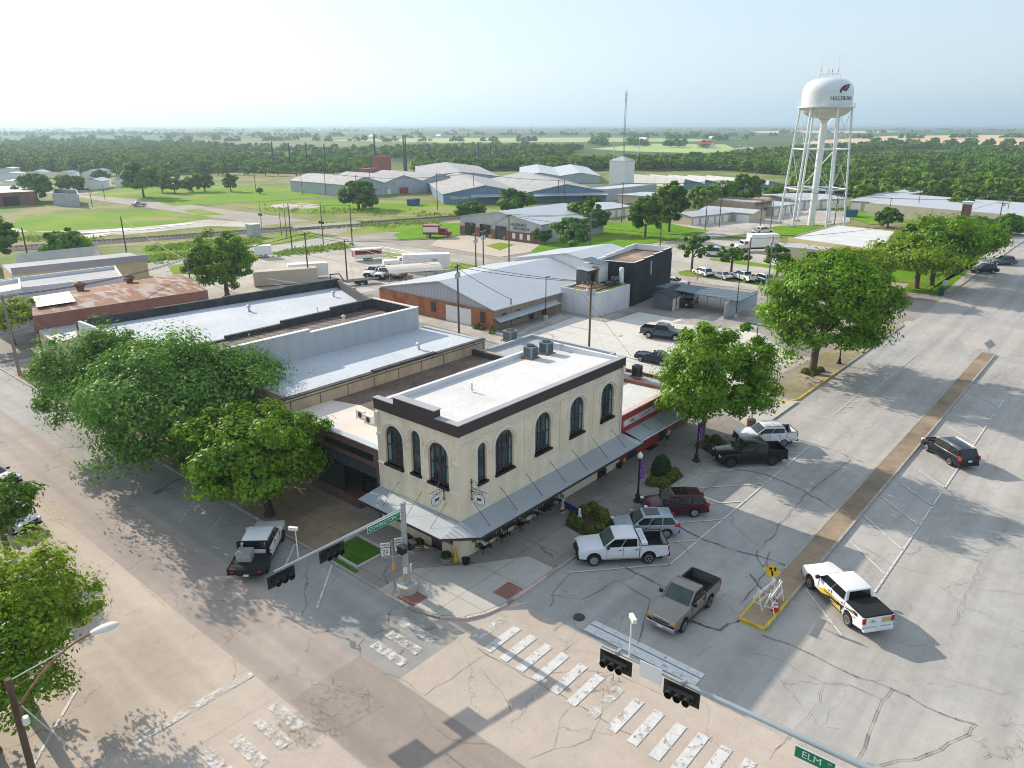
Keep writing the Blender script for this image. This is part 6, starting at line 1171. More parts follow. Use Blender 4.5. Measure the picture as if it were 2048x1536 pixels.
k = MB(); k.tube(L3(3,0)+Vector((.5,0,0)),L3(3,zb)+Vector((.5,0,0)),.1,.1,M['tower_white'],5); k.build('ladder', t)
def wrap(v, az, z, rad):    # lay flat outline (x right, y up) around the tank wall
    return [(wx+rad*math.cos(az+x/rad), wy+rad*math.sin(az+x/rad), z+y) for x, y, _ in v]
azv = math.atan2(CAM[1]-wy, CAM[0]-wx); az = azv+R(38)
v, f = text_geo('HILLSBORO', 1.35, .01); k = MB(); k.add(wrap(v, az, zb+2.1, RT+.06), f, M['navy_letter']); k.build('lettering', t)
eag = [(-1.9,-.4),(-1.5,.4),(-.8,1.0),(.1,1.35),(1.9,1.5),(1.3,.9),(1.6,.6),(1.0,.3),(1.2,-.1),(.5,-.2),(.5,-.6),(-.1,-.4),(-.6,-.45),(-1.1,-.1),(-1.2,-.9),(-1.7,-1.1)]
k = MB(); k.add(wrap([(a*.85,b*.85,0) for a,b in eag], az+R(2), zb+4.3, RT+.05),[tuple(range(len(eag)))],M['navy_letter'])
k.add(wrap([(a,b,0) for a,b in ((-.9,.2),(.2,.7),(1.0,.75),(.5,.35),(.6,.1),(-.2,.1))], az+R(2), zb+4.3, RT+.09),[tuple(range(6))],M['letter_red'])
k.add(wrap([(a,b,0) for a,b in ((-.2,.55),(.4,.75),(.3,.6))], az+R(2), zb+4.3, RT+.11),[(0,1,2)],M['white_paint']); k.build('bird_emblem', t)
# ================================================================ POLES, SIGNALS
mat('pole_steel', (.07,.10,.12)); mat('pole_wood', (.13,.085,.06), .9, var=.25, sc=2, streak=.3); mat('pole_grey', (.22,.19,.17), .9, var=.2, sc=2); mat('wire', (.05,.05,.05), .6, var=0); mat('galv_pole', (.38,.42,.43), .4, metal=.45, var=.08); mat('signal_black', (.016,.016,.017), .55, var=0); mat('lens', (.03,.012,.012), .3, var=0); mat('sign_green', (.0,.20,.10), .5, var=0); mat('sign_yellow', (.75,.50,.03), .5, var=0)
TOPS = {}
def upole(key, label, px, py, top, arm=1, m='pole_wood', r=.15, az=20, trans=0, group='wooden utility poles', cat='utility pole', z=0.):
    p = G(px, py, z); h = HT(p.x,p.y,top); t = thing('utility_pole', label, cat, p, 0, group); MB().tube(p,(p.x,p.y,h),r,r*.68,M[m],8).build('pole', t); a = R(az); d = Vector((math.cos(a),math.sin(a),0)); tips = []
    for q in range(arm):
        zc = h-.35-q*.9; k = MB(); k.cbox((p.x,p.y,zc),(2.3,.11,.13),M[m],a); k.build('crossarm', t)
        for s in (-1.05,-.45,.45,1.05): k = MB(); c = Vector((p.x,p.y,zc+.07))+d*s; k.lathe([(.04,0),(.07,.08),(.03,.16)],M['galv'],c,6); k.build('insulator', t); tips.append(c+Vector((0,0,.16)))
    for q in range(trans): c = Vector((p.x,p.y,h-1.9))+d*(.42 if q%2 else -.42)+Vector((-d.y,d.x,0))*(.3 if q > 1 else 0); k = MB(); k.lathe([(.05,0),(.24,.05),(.24,.75),(.12,.85)],M['galv'],c,10); k.build('transformer', t)
    TOPS[key] = tips or [Vector((p.x,p.y,h-.1))]*4; return t
upole('alley','wooden pole with paired transformers in the alley behind the white roof',918,668,528,1,az=25,trans=2,z=.15)
upole('lot','wooden pole with red-capped transformer in the pale parking lot',1178,697,562,1,az=-60,trans=3,z=.15)
upole('short','short bare wooden pole in front of the orange workshop side',1022,650,597,0,r=.12,z=.15)
upole('rusty','grey pole standing by the rusty roof',386,602,515,1,'pole_grey',az=60)
upole('yardl','wooden pole with one crossarm left in the gravel yard',618,565,465,1,az=10); upole('yardr','wooden pole with one crossarm right in the gravel yard',695,565,480,1,az=10)
upole('cross1','tall plain pole near the level crossing right side',705,492,410,0,az=10); upole('cross2','pole between the crossing signals and the gravel yard',585,505,405,0); upole('cross3','thin pole left of the white signal cabinet',563,470,426,0,r=.1)
upole('tracks','plain wooden pole between the railway and the yellow building',259,540,433,0,r=.17); upole('green','pole in front of the green-trimmed shed',59,530,455,0,r=.17)
upole('fire','grey pole with short crossarm at the fire station lawn',1180,500,424,1,'pole_grey',az=15); upole('hall1','tall pole behind the long metal hall with small lamp arm',1018,530,428,1,az=15)
upole('red1','left pole of the pair carrying a red transformer bank',952,545,466,1,az=15,trans=2); upole('red2','right pole of the pair carrying a red transformer bank',967,540,460,1,az=15,trans=2)
upole('lawn1','pole before the two big lawn trees',1320,492,395,0,az=0); upole('lawn2','thin pole at the left of the lawn trees',1243,445,365,1,az=60); upole('stor1','pole beside the lowest storage row',1410,460,380,1,az=60); upole('stor2','taller transformer pole beside the storage row',1438,455,360,2,az=60,trans=2)
upole('ware1','pole in front of the blue warehouse lettering',948,405,345,1,az=60); upole('ware2','pole left of the blue warehouse',875,420,345,0); upole('ware3','pole at the middle of the blue warehouse',1116,405,360,1,az=60); upole('ware4','pole on the blue warehouse right half',1128,408,358,1,az=60)
upole('small1','dark pole among the small street trees',1493,564,475,0,r=.17); upole('small2','tan pole with transformer at the end of the parked row',1536,570,472,1,'pole_grey',az=60,trans=2)
upole('wt1','dark double pole beside the water tower legs',1668,452,388,1,az=60); upole('wt2','thin pole left of the water tower',1520,455,398,0,r=.12); upole('wt3','thin dark pole near the tower lawn edge',1541,458,402,0,r=.12)
upole('right1','tan pole with wide double crossarm above the right street trees',1990,480,396,2,'pole_grey',az=80,trans=1); upole('right2','tan pole with crossarm farthest right',2010,445,390,1,'pole_grey',az=80); upole('right3','short pole with lamp on the long pale roof',1833,432,380,0,r=.12); upole('right4','leaning pole before the long tan building',1776,440,395,0,r=.12)
upole('farl1','pole by the far street, left',185,414,372,0,r=.12); upole('farl2','pole at the green field corner',210,399,370,0,r=.12); upole('fara','pole with crossarm beyond the circle of dirt',512,383,330,1,az=60); upole('farb','pole left of the grey warehouse',605,390,345,0,r=.13); upole('farc','pole in front of the grey warehouse long wall',652,391,345,1,az=60); upole('fard','pole at the grey warehouse gable',741,390,343,0); upole('fare','pole at the clump before the grey warehouse',716,425,350,1,az=60); upole('farf','grey pole behind the level crossing',574,478,408,0,r=.1)
# left kerb pole (dark, tall) and the near pole with the lamp
upole('lkerb','grey wooden pole on the pavement at the far left corner',40,751,590,1,'pole_grey',az=15,r=.19,z=.15)
p = G(15,1358,9.); p.z = 0; t = thing('street_light_pole','brown wooden pole with long curved arm and street lamp in the bottom left','street light',p); k = MB(); k.tube(p,(p.x,p.y,9.),.14,.11,M['pole_wood'],10); k.build('pole', t)
hd_ = G(196,1261,9.6); k = MB(); s0 = Vector((p.x,p.y,7.6)); s1 = Vector((p.x,p.y,8.5)); dv_ = hd_-s0; P = [s0+Vector((dv_.x*u,dv_.y*u,(dv_.z)*(1-(1-u)**2))) for u in [i/8 for i in range(9)]]; k.path(P,.045,M['rustpad'],6); k.tube(s1,P[4],.025,.025,M['rustpad'],5); k.tube(Vector((p.x,p.y,8.9)),P[5],.025,.025,M['galv'],5); k.build('lamp_arm', t)
dn_ = Vector((dv_.x,dv_.y,0)).normalized(); k = MB(); X = Matrix.Translation(hd_) @ Matrix.Rotation(math.atan2(dn_.y,dn_.x),4,'Z') @ Matrix.Rotation(math.pi/2,4,'Y') @ Matrix.Scale(.55,4,(1,0,0)); k.lathe([(.07,-.25),(.16,-.1),(.22,.2),(.20,.5),(.08,.68)],M['offwhite'],(0,0,0),12,X); autosm(k.build('lamp_head', t),50)
k = MB(); k.lathe([(.12,0),(.12,.3)],M['offwhite'],(p.x+.18,p.y-.1,7.0),8); k.build('photo_cell', t)
TOPS['near'] = [Vector((p.x,p.y,8.8))]
gw = G(260,1600,0); tag(MB().tube((p.x,p.y,8.2),(gw.x,gw.y,0),.03,.03,M['galv'],5).build('guy_wire', org=(gw.x,gw.y,0)),'pale guy wire slanting from the bottom-left lamp pole to the ground','guy wire')
def sag(a, b, n=10, s=.02):
    L = (b-a).length; return [a.lerp(b,i/n)-Vector((0,0,4*s*L*(i/n)*(1-i/n))) for i in range(n+1)]
def wirerun(a, b, label, which=(0,3), r=.034, s=.018):
    A, B = TOPS[a], TOPS[b]; k = MB(); [k.path(sag(A[min(w_,len(A)-1)],B[min(w_,len(B)-1)],10,s), r, M['wire'], 4) for w_ in which]; o = k.build('power_line', org=A[0]); tag(o, label, 'power line', 'overhead lines'); return o
wirerun('alley','lot','overhead lines from the alley pole to the parking-lot pole'); wirerun('alley','yardr','overhead lines from the alley pole to the gravel yard poles'); wirerun('alley','short','single line from the alley pole down to the short pole',(0,)); 
wirerun('yardl','yardr','overhead lines between the two gravel yard poles'); wirerun('yardl','rusty','overhead lines from the yard to the pole by the rusty roof',(0,3)); wirerun('rusty','lkerb','long lines from the rusty roof to the far left kerb pole',(0,2)); wirerun('yardr','red1','lines from the yard poles to the red transformer pair',(0,3)); wirerun('red2','hall1','lines from the red transformer pair to the pole behind the hall',(0,3)); wirerun('hall1','fire','lines from the hall pole to the fire station lawn pole',(0,3)); wirerun('stor2','lawn2','lines across the lawn trees to the storage pole',(0,1,3)); wirerun('stor2','wt1','lines from the storage pole to the water tower pole',(0,3)); wirerun('right1','wt1','long lines over the pale roof from the water tower to the right',(0,3)); wirerun('right1','right2','short lines between the two wide-armed poles on the right',(0,3)); wirerun('small1','small2','lines above the parked row',(0,)); wirerun('fara','farc','pale sagging lines above the far field',(0,1,3),.035,.03); wirerun('farc','ware1','pale sagging lines before the warehouses',(0,1,3),.035,.03); wirerun('ware1','ware3','lines along the front of the blue warehouse',(0,3)); wirerun('ware3','lawn2','lines from the blue warehouse to the lawn',(0,3))
wirerun('tracks','rusty','line from the railway-side pole to the pole by the rusty roof',(0,)); wirerun('cross1','cross2','line between the poles at the level crossing',(0,)); wirerun('cross2','yardl','line from the crossing pole to the gravel yard',(0,)); wirerun('lawn1','stor1','lines from the lawn pole to the storage pole',(0,)); wirerun('hall1','small1','long line from the hall pole to the dark street pole',(0,)); wirerun('small2','right1','long line above the right street trees',(0,)); wirerun('ware3','ware4','lines between the two middle warehouse poles',(0,3)); wirerun('fire','lawn1','lines from the fire station pole to the lawn pole',(0,))
q = G(440,1000,7.); TOPS['lk2'] = [G(560,860,6.),]; wirerun('lkerb','lk2','line drooping over the corner trees from the left kerb pole',(0,),.025,.02)
a_ = TOPS['lot'][0]; e_ = G(1262,712,.2); tag(MB().tube(a_-Vector((0,0,1.5)),e_,.02,.02,M['wire'],4).build('guy_wire', org=e_),'dark guy wire running down from the parking-lot pole beside the blue sedan','guy wire'); e2_ = G(1215,714,.2); tag(MB().tube(a_-Vector((0,0,2)),e2_,.014,.014,M['galv'],4).build('guy_wire', org=e2_),'pale guy wire anchored at the foot of the parking-lot pole','guy wire')
# lot lamps
for k_, (px, py, top) in enumerate(((1091,641,555),(1436,598,508),(1471,638,548))):
    p = G(px,py,.15); 
    if k_ == 1: continue
    h = HT(p.x,p.y,top); t = thing('lot_lamp',('slim dark lamp post on a round concrete base beside the orange workshop','', 'slim dark lamp post beside the white carport fence')[k_],'lamp post',p,group='parking lot lamps'); k = MB(); k.lathe([(.32,0),(.32,.75)],M['apron'],p,14); k.build('base', t); MB().tube(p+Vector((0,0,.75)),(p.x,p.y,h),.07,.06,M['black_metal'],8).build('pole', t); k = MB(); k.cbox((p.x+.35,p.y,h+.02),(.8,.28,.09),M['black_metal']); k.build('lamp_head', t)
p = G(1512,690,.15); t = thing('lot_lamp','low dark double-headed lamp between the two street trees','lamp post',p,group='parking lot lamps'); h = HT(p.x,p.y,650); MB().tube(p,(p.x,p.y,h),.07,.06,M['black_metal'],8).build('pole', t); k = MB(); k.cbox((p.x,p.y,h),(.12,2.4,.1),M['black_metal']); k.cbox((p.x,p.y+1.2,h+.06),(.3,.7,.09),M['black_metal']); k.build('lamp_head', t)
# acorn street lamps with purple banners
mat('globe', (.72,.70,.60), .3, var=0); mat('banner_purple', (.18,.035,.33), .8, var=.05); mat('banner_dark', (.02,.01,.035), .8, var=0); mat('banner_gold', (.6,.33,.03), .8, var=0)
def acorn(px, py, top, label, banner=True):
    p = G(px,py,.15); h = HT(p.x,p.y,top)-.15; t = thing('street_lamp',label,'street lamp',p,group='black street lamps with acorn globes'); k = MB(); k.lathe([(.30,0),(.30,.12),(.20,.2),(.17,.45),(.22,.5),(.11,.65),(.075,.9),(.06,h-.75),(.11,h-.68),(.06,h-.6),(.14,h-.5)],M['black_metal'],p,12); k.build('post', t); k = MB(); k.lathe([(.10,h-.5),(.20,h-.38),(.21,h-.22),(.15,h-.08),(.08,h-.02),(.03,h+.06)],M['globe'],p,12); autosm(k.build('globe', t),60)
    if banner:
        d = Vector((1,0,0)); k = MB(); zt_ = h-.95; [k.tube(p+Vector((0,0,z)),p+d*.72+Vector((0,0,z)),.015,.015,M['black_metal'],5) for z in (zt_,zt_-1.3)]; k.build('banner_bracket', t)
        X = frame(p+d*.4+Vector((0,-.012,zt_-.65)), d); k = MB(); k.box((-.28,-.63,-.008),(.30,.63,.008),M['banner_purple'],X); k.build('banner', t)
        k = MB(); k.add([(.2*math.cos(a)+.0,.2*math.sin(a)+.2,.012) for a in [i*.5236 for i in range(12)]],[tuple(range(12))],M['banner_gold'],X); k.add([(.165*math.cos(a)-.03,.165*math.sin(a)+.2,.014) for a in [i*.5236 for i in range(12)]],[tuple(range(12))],M['banner_dark'],X)
        v, f = text_geo('ECLIPSE', .13, .004); k.add([tuple(Matrix.Rotation(math.pi/2,3,'Z') @ Vector(q)+Vector((-.2,.12,.012))) for q in v], f, M['plate'], X); v, f = text_geo('TOTAL', .12, .004); k.add([(a,b-.42,.012) for a,b,c_ in v], f, M['plate'], X); k.build('emblem', t)
acorn(1275,1003,905,'black street lamp with purple banner beside the maroon SUV'); acorn(1392,922,835,'black street lamp with purple banner behind the black pickup'); acorn(1678,727,668,'black street lamp on the brown pavement behind the large street tree',False)
p = G(1502,851,.15); t = thing('round_planter_post','round dark concrete pole base with pale post at the driveway','post',p); k = MB(); k.lathe([(.42,0),(.42,.6),(.36,.66)],M['dark_wood'],p,14); k.build('base', t); MB().tube(p+Vector((0,0,.6)),p+Vector((0,0,3.0)),.08,.07,M['galv_pole'],8).build('post', t)
# traffic signals on mast arms
def head(c, xd, label_part, t, n_):
    "horizontal three-lens head with backplate; xd along the arm, n_ = facing"
    X = frame(c, xd); k = MB(); s = 1 if (Vector(xd).normalized().cross(Vector((0,0,1)))).dot(n_) > 0 else -1
    k.box((-.78,-.36,-.02*s-.01),(.78,.36,-.02*s+.01),M['signal_black'],X); o = k.build('backplate', t); k = MB(); k.box((-.58,-.17,.0),(.58,.17,.2*s),M['signal_black'],X)
    for q in (-.38,0,.38):
        Y = X @ Matrix.Translation((q,0,.2*s)) @ (Matrix.Rotation(math.pi,4,'X') if s < 0 else Matrix.Identity(4))
        k.lathe([(.155,0),(.165,.22),(.15,.22),(.14,0.01)],M['signal_black'],(0,0,0),12,Y); k.add([(.14*math.cos(a*.5236),.14*math.sin(a*.5236),.02) for a in range(12)],[tuple(range(12))],M['lens'],Y)
    k.build('signal_head', t)
pb_ = Vector((-4.5,.2,.15)); H1 = 6.0
t = thing('traffic_signal_mast','galvanised mast arm with two signal heads reaching over Covington street','traffic signal',pb_)
k = MB(); k.lathe([(.62,0),(.62,.5)],M['apron'],pb_,18); k.build('base', t); k = MB(); k.lathe([(.24,.5),(.20,1),(.145,H1-.1),(.17,H1-.1),(.17,H1),(.02,H1+.04)],M['galv_pole'],pb_,10); autosm(k.build('pole', t),50)
tipz = 5.15; tip = Vector((-12.8,.75,5.35)); rt = pb_+Vector((0,0,H1-.45)); k = MB(); k.tube(rt,rt.lerp(tip,.5),.12,.09,M['galv_pole'],8); k.tube(rt.lerp(tip,.45),tip,.085,.05,M['galv_pole'],8); k.build('mast_arm', t)
fc = Vector((0,-1,0)); dA = (tip-rt).normalized(); 
for f_, in ((.60,),(.965,)): c = rt.lerp(tip,f_)+Vector((0,-.14,-.42)); head(c, dA, '', t, Vector((0,-1,0))); 
p = rt.lerp(tip,.83); k = MB(); k.tube(p,p+Vector((0,0,1.7)),.03,.03,M['offwhite'],6); k.cbox(p+Vector((-.06,.1,1.85)),(.16,.5,.17),M['offwhite'],.5); k.build('detector_camera', t)
def nameplate(t, s, c, xd, w_, h_=.46, out=.06, ts=.40):
    X = frame(c, xd); n = Vector(xd).cross(Vector((0,0,1))); k = MB(); k.box((-w_/2,-h_/2,-.015),(w_/2,h_/2,.015),M['sign_green'],X); k.box((-w_/2-.02,-h_/2-.02,-.012),(w_/2+.02,h_/2+.02,.012),M['plate'],X); o = k.build('street_name_sign', t)
    v, f = text_geo(s, ts, 0.); k = MB(); k.add([(a-.1,b,.02) for a,b,c_ in v], f, M['plate'], X); v, f = text_geo('ST', .14, .004); k.add([(a+w_/2-.16,b+.1,.02) for a,b,c_ in v], f, M['plate'], X); k.build('lettering', o)
c = rt.lerp(tip,.185)+Vector((0,-.2,-.12)); nameplate(t,'COVINGTON',c,-dA,2.25,.40,ts=.32)
for s in (-1,1): c = pb_+Vector((s*.32,-.1,3.05)); k = MB(); k.cbox(c,(.42,.42,.5),M['signal_black']); k.box(c+Vector((-.21,-.42,.2)),c+Vector((.21,-.2,.25)),M['signal_black']); k.build('pedestrian_signal', t)
for s in (-1,1): c = pb_+Vector((s*.22,-.16,1.35)); plate(t,'push_button_sign',c,(1,.7*s,0),.26,.42,'plate'); plate(t,'push_button',c-Vector((0,0,.2)),(1,.7*s,0),.18,.16,'lamp_amber',out=.08)
# near mast over Elm street
tip = Vector((-7.4,-15.7,6.0)); rt = Vector((-7.1,-33.5,6.6)); pb2 = Vector((-7.1,-33.5,0)); t = thing('traffic_signal_mast','long galvanised mast arm with two signal heads over Elm street in the bottom right','traffic signal',pb2)
k = MB(); k.lathe([(.6,0),(.6,.5)],M['apron'],pb2,18); k.build('base', t); k = MB(); k.lathe([(.24,.5),(.2,1),(.16,7.0),(.02,7.05)],M['galv_pole'],pb2,12); k.build('pole', t)
k = MB(); k.tube(rt,rt.lerp(tip,.55),.16,.12,M['galv_pole'],14); k.tube(rt.lerp(tip,.54),tip,.115,.06,M['galv_pole'],14); autosm(k.build('mast_arm', t),50); dA = (tip-rt).normalized()
for f_ in (.955,.70+.085): c = rt.lerp(tip,f_)+Vector((-.17,0,-.40)); head(c, dA, '', t, Vector((-1,0,0))); k = MB(); cc = rt.lerp(tip,f_); k.cbox(cc,(.3,.12,.3),M['steel']); k.build('bracket', t)
p = rt.lerp(tip,.925); k = MB(); k.tube(p,p+Vector((0,0,1.75)),.035,.03,M['offwhite'],6); k.cbox(p+Vector((.1,0,1.9)),(.5,.17,.18),M['offwhite'],.9); k.build('detector_camera', t)
c = rt.lerp(tip,.862)+Vector((-.2,0,-.05)); X = frame(c, -dA); k = MB(); k.box((-.5,-.38,-.012),(.5,.38,.012),M['white_paint'],X); k.build('blank_sign', t)
c = rt.lerp(tip,.492)+Vector((-.28,0,-.42)); nameplate(t,'ELM',c,-dA,1.35,.46)
# route signs
p = Vector((-6.0+.8,.9+.5,.15)); p = G(789,1172,.15); t = thing('route_sign','steel post with west 22 and north 171 route signs','road sign',p); MB().tube(p,p+Vector((0,0,3.2)),.04,.035,M['galv_pole'],6).build('post', t)
k = MB(); k.cbox(p+Vector((0,0,1.35)),(.12,.12,.42),M['lamp_amber']); k.build('marker', t)
sd_ = Vector((.8,-.6,0)).normalized(); sd_ = Vector((right.x,right.y,0)).normalized(); sd_ = (sd_+Vector((.25,.1,0))).normalized()
def rsign(c, top_, num, sub): 
    X = frame(c, sd_); k = MB(); k.box((-.31,-.31,-.01),(.31,.31,.01),M['signal_black'],X); k.box((-.28,-.28,.0),(.28,.28,.014),M['plate'],X); k.box((-.30,.34,-.01),(.30,.62,.012),M['plate'],X); o = k.build('sign_plate', t); k = MB()
    for s_, y_, sz in ((top_,.48,.2),(num,.04,.34),(sub,-.2,.11)): v, f = text_geo(s_, sz, .006); k.add([(a,b+y_,.02) for a,b,c_ in v], f, M['signal_black'], X)
    k.build('lettering', o)
c0 = p+Vector((0,0,2.45)); rsign(c0-sd_*.42,'WEST','22','TEXAS'); rsign(c0+sd_*.42+Vector((0,0,.25)),'NORTH','171','TEXAS'); MB().tube(c0-sd_*.5+Vector((0,.05,-.4)),c0+sd_*.5+Vector((0,.05,-.4)),.02,.02,M['galv_pole'],5).build('crossbar', t)
# keep-left sign, barricades, cone on the median
p = G(1533,1213,.2); p = G(1536,1205,.2); t = thing('warning_sign','yellow diamond sign with black arrow on the median nose','road sign',p); MB().tube(p,p+Vector((0,0,1.9)),.03,.03,M['galv_pole'],6).build('post', t); c = p+Vector((0,0,2.15)); X = frame(c, (.0,-1,0)); X = frame(c, (math.cos(R(-75)),math.sin(R(-75)),0)); k = MB(); k.add([(0,.5,0),(.5,0,0),(0,-.5,0),(-.5,0,0)],[(0,1,2,3)],M['sign_yellow'],X); k.build('sign_plate', t)
k = MB(); k.add([(-.02,-.3,.01),(.08,-.3,.01),(.08,-.05,.01),(-.05,.12,.01),(.02,.2,.01),(-.18,.25,.01),(-.16,.05,.01),(-.1,.1,.01),(-.02,-.08,.01)],[tuple(range(9))],M['signal_black'],X); k.add([(.12,.05,.01),(.2,.05,.01),(.2,.18,.01),(.26,.18,.01),(.16,.32,.01),(.06,.18,.01),(.12,.18,.01)],[tuple(range(7))],M['signal_black'],X); k.build('arrow', t)
for j, (px, py) in enumerate(((1527,1205),(1546,1212))):
    p = G(px,py,.2); t = thing('folding_barricade',('white folding barricade on the median, street-side one','white folding barricade on the median, nearer the traffic cone')[j],'barricade',p,R(4 if j else -6),'barricades on the median'); ORG[t] = Vector((0,0,0)); k = MB()
    for x in (-.85,.85):
        for s in (-.35,.35): k.tube((x,s,0),(x,0,1.35),.035,.035,M['white_paint'],4); 
        k.tube((x,-.25,.4),(x,.25,.4),.03,.03,M['white_paint'],4)
    lp(k,'frame',t); k = MB(); k.box((-1,-.10,1.0),(1,-.06,1.2),M['white_paint']); k.box((-1,.14,.6),(1,.18,.8),M['white_paint']); k.box((-1,-.2,.55),(1,-.16,.68),M['white_paint']); [k.box((-1+.4*i,-.104,1.02),(-.8+.4*i,-.10,1.18),M['kerb_pink']) for i in range(5)]; lp(k,'rail',t)
p = G(1550,1220,.2); t = thing('traffic_cone','red traffic cone with white bands beside the barricades','traffic cone',p); k = MB(); mat('cone_red',(.55,.03,.015),.6); k.lathe([(.2,.03),(.05,.72)],M['cone_red'],p,12); k.cbox(p+Vector((0,0,.02)),(.42,.42,.04),M['cone_red']); k.build('cone', t); k = MB(); k.lathe([(.155,.25),(.12,.40)],M['white_paint'],p,12); k.lathe([(.105,.48),(.085,.58)],M['white_paint'],p,12); k.build('reflective_band', t)
p = G(1975,712,.2); t = thing('road_sign','grey diamond sign seen from behind at the far median end','road sign',p); h = HT(p.x,p.y,687); MB().tube(p,(p.x,p.y,h),.04,.04,M['galv_pole'],6).build('post', t); X = frame(Vector((p.x,p.y,h-.1)), (0,-1,0)); k = MB(); k.add([(0,.62,0),(.62,0,0),(0,-.62,0),(-.62,0,0)],[(0,1,2,3)],M['galv'],X); k.build('sign_plate', t)
p = G(1887,588,.13); t = thing('stop_sign','round white-backed road sign at the cross street corner','road sign',p); h = HT(p.x,p.y,562); MB().tube(p,(p.x,p.y,h),.05,.05,M['galv_pole'],6).build('post', t); X = frame(Vector((p.x,p.y,h-.3)), (0,-1,0)); k = MB(); k.add([(.5*math.cos(a*.785+.39),.5*math.sin(a*.785+.39),0) for a in range(8)],[tuple(range(8))],M['white_paint'],X); k.build('sign_plate', t); 
p = G(1882,590,.13); tag(MB().lathe([(.4,0),(.42,1.1),(.3,1.2)],mat('bin_green',(.01,.08,.05)),p,12).build('litter_bin', org=p),'dark green litter bin by the round sign','bin')
# railway crossing
p = G(508,472,.1); t = thing('signal_cabinet','pale railway signal cabinet beside the track','cabinet',p); k = MB(); k.box((p.x-1.3,p.y-1.3,0),(p.x+1.3,p.y+1.3,3),M['galv']); k.build('housing', t); k = MB(); k.box((p.x-1.4,p.y-1.4,3),(p.x+1.4,p.y+1.4,3.2),M['white_paint']); k.build('roof', t)
for px, py, top, lb_ in ((524,458,405,'railway crossing signal on the far side of the track'),(647,492,405,'railway crossing signal on the near side of the track')):
    p = G(px,py,.1); h = HT(p.x,p.y,top); t = thing('crossing_signal',lb_,'crossing signal',p,group='railway crossing signals'); MB().tube(p,(p.x,p.y,h),.12,.09,M['galv_pole' if px < 600 else 'pole_wood'],8).build('mast', t); k = MB(); z = h*.55; [k.lathe([(.35,0),(.3,.2)],M['signal_black'],(0,0,0),10,Matrix.Translation((p.x,p.y+s*.6,z)) @ Matrix.Rotation(-math.pi/2,4,'Y')) for s in (-1,1)]; k.cbox((p.x,p.y,z),(.1,1.2,.1),M['signal_black']); k.build('flashing_lamps', t)
# tall steel transmission poles and the lattice mast
for px, b, tp_, r_, lb_ in ((549,345,283,.8,'far steel transmission pole, first from the left'),(582,345,286,.8,'far steel transmission pole, second from the left'),(616,345,285,.8,'far steel transmission pole, third from the left'),(652,345,289,.8,'far steel transmission pole, fourth from the left'),(752,347,268,.9,'tallest dark steel pole left of the red equipment block'),(809,342,270,.8,'left one of the close pair of tall dark poles'),(813,342,270,.8,'right one of the close pair of tall dark poles'),(858,335,288,.6,'slim steel pole right of the close pair'),(957,334,283,.7,'tall pole above the warehouse, left one of three'),(981,334,287,.6,'tall pole above the warehouse, middle one of three'),(992,334,288,.6,'tall pole above the warehouse, right one of three'),(1226,340,288,.6,'slim pole behind the square white tower'),(1276,332,278,.4,'slim pale pole among the fields'),(1477,318,285,.4,'left pale pole by the curving road'),(1489,318,285,.4,'right pale pole by the curving road'),(1818,297,276,.4,'pale pole at the tan field, left'),(1834,297,278,.4,'pale pole at the tan field, right')):
    p = G(px,b,0); h = HT(p.x,p.y,tp_); tag(MB().tube(p,(p.x,p.y,h),r_*.8,r_*.5,M['pole_steel'] if px < 1100 else M['galv'],6).build('transmission_pole', org=p),lb_,'transmission pole','tall poles in the distance')
p = G(1247,318,0); h = HT(p.x,p.y,168); t = thing('radio_mast','tall slim guyed radio mast rising above the horizon','radio mast',p); k = MB(); r_ = .7
c3 = [(r_*math.cos(a),r_*math.sin(a)) for a in (0,2.09,4.19)]
for q in c3: k.tube((p.x+q[0],p.y+q[1],0),(p.x+q[0],p.y+q[1],h*.92),r_*.22,r_*.16,M['pole_steel'],4)
nb = 26
for i in range(nb):
    for j in range(3): a, b = c3[j], c3[(j+1)%3]; k.tube((p.x+a[0],p.y+a[1],h*.92*i/nb),(p.x+b[0],p.y+b[1],h*.92*(i+1)/nb),.07,.07,M['pole_steel'],3)
k.build('lattice', t); MB().tube((p.x,p.y,h*.92),(p.x,p.y,h),.08,.05,M['steel'],5).build('antenna_tip', t); k = MB(); [k.cbox((p.x+s,p.y,h*z),(.5,.5,2.4),M['offwhite']) for s in (-.9,.9) for z in (.8,.86)]; k.build('antenna_panel', t)
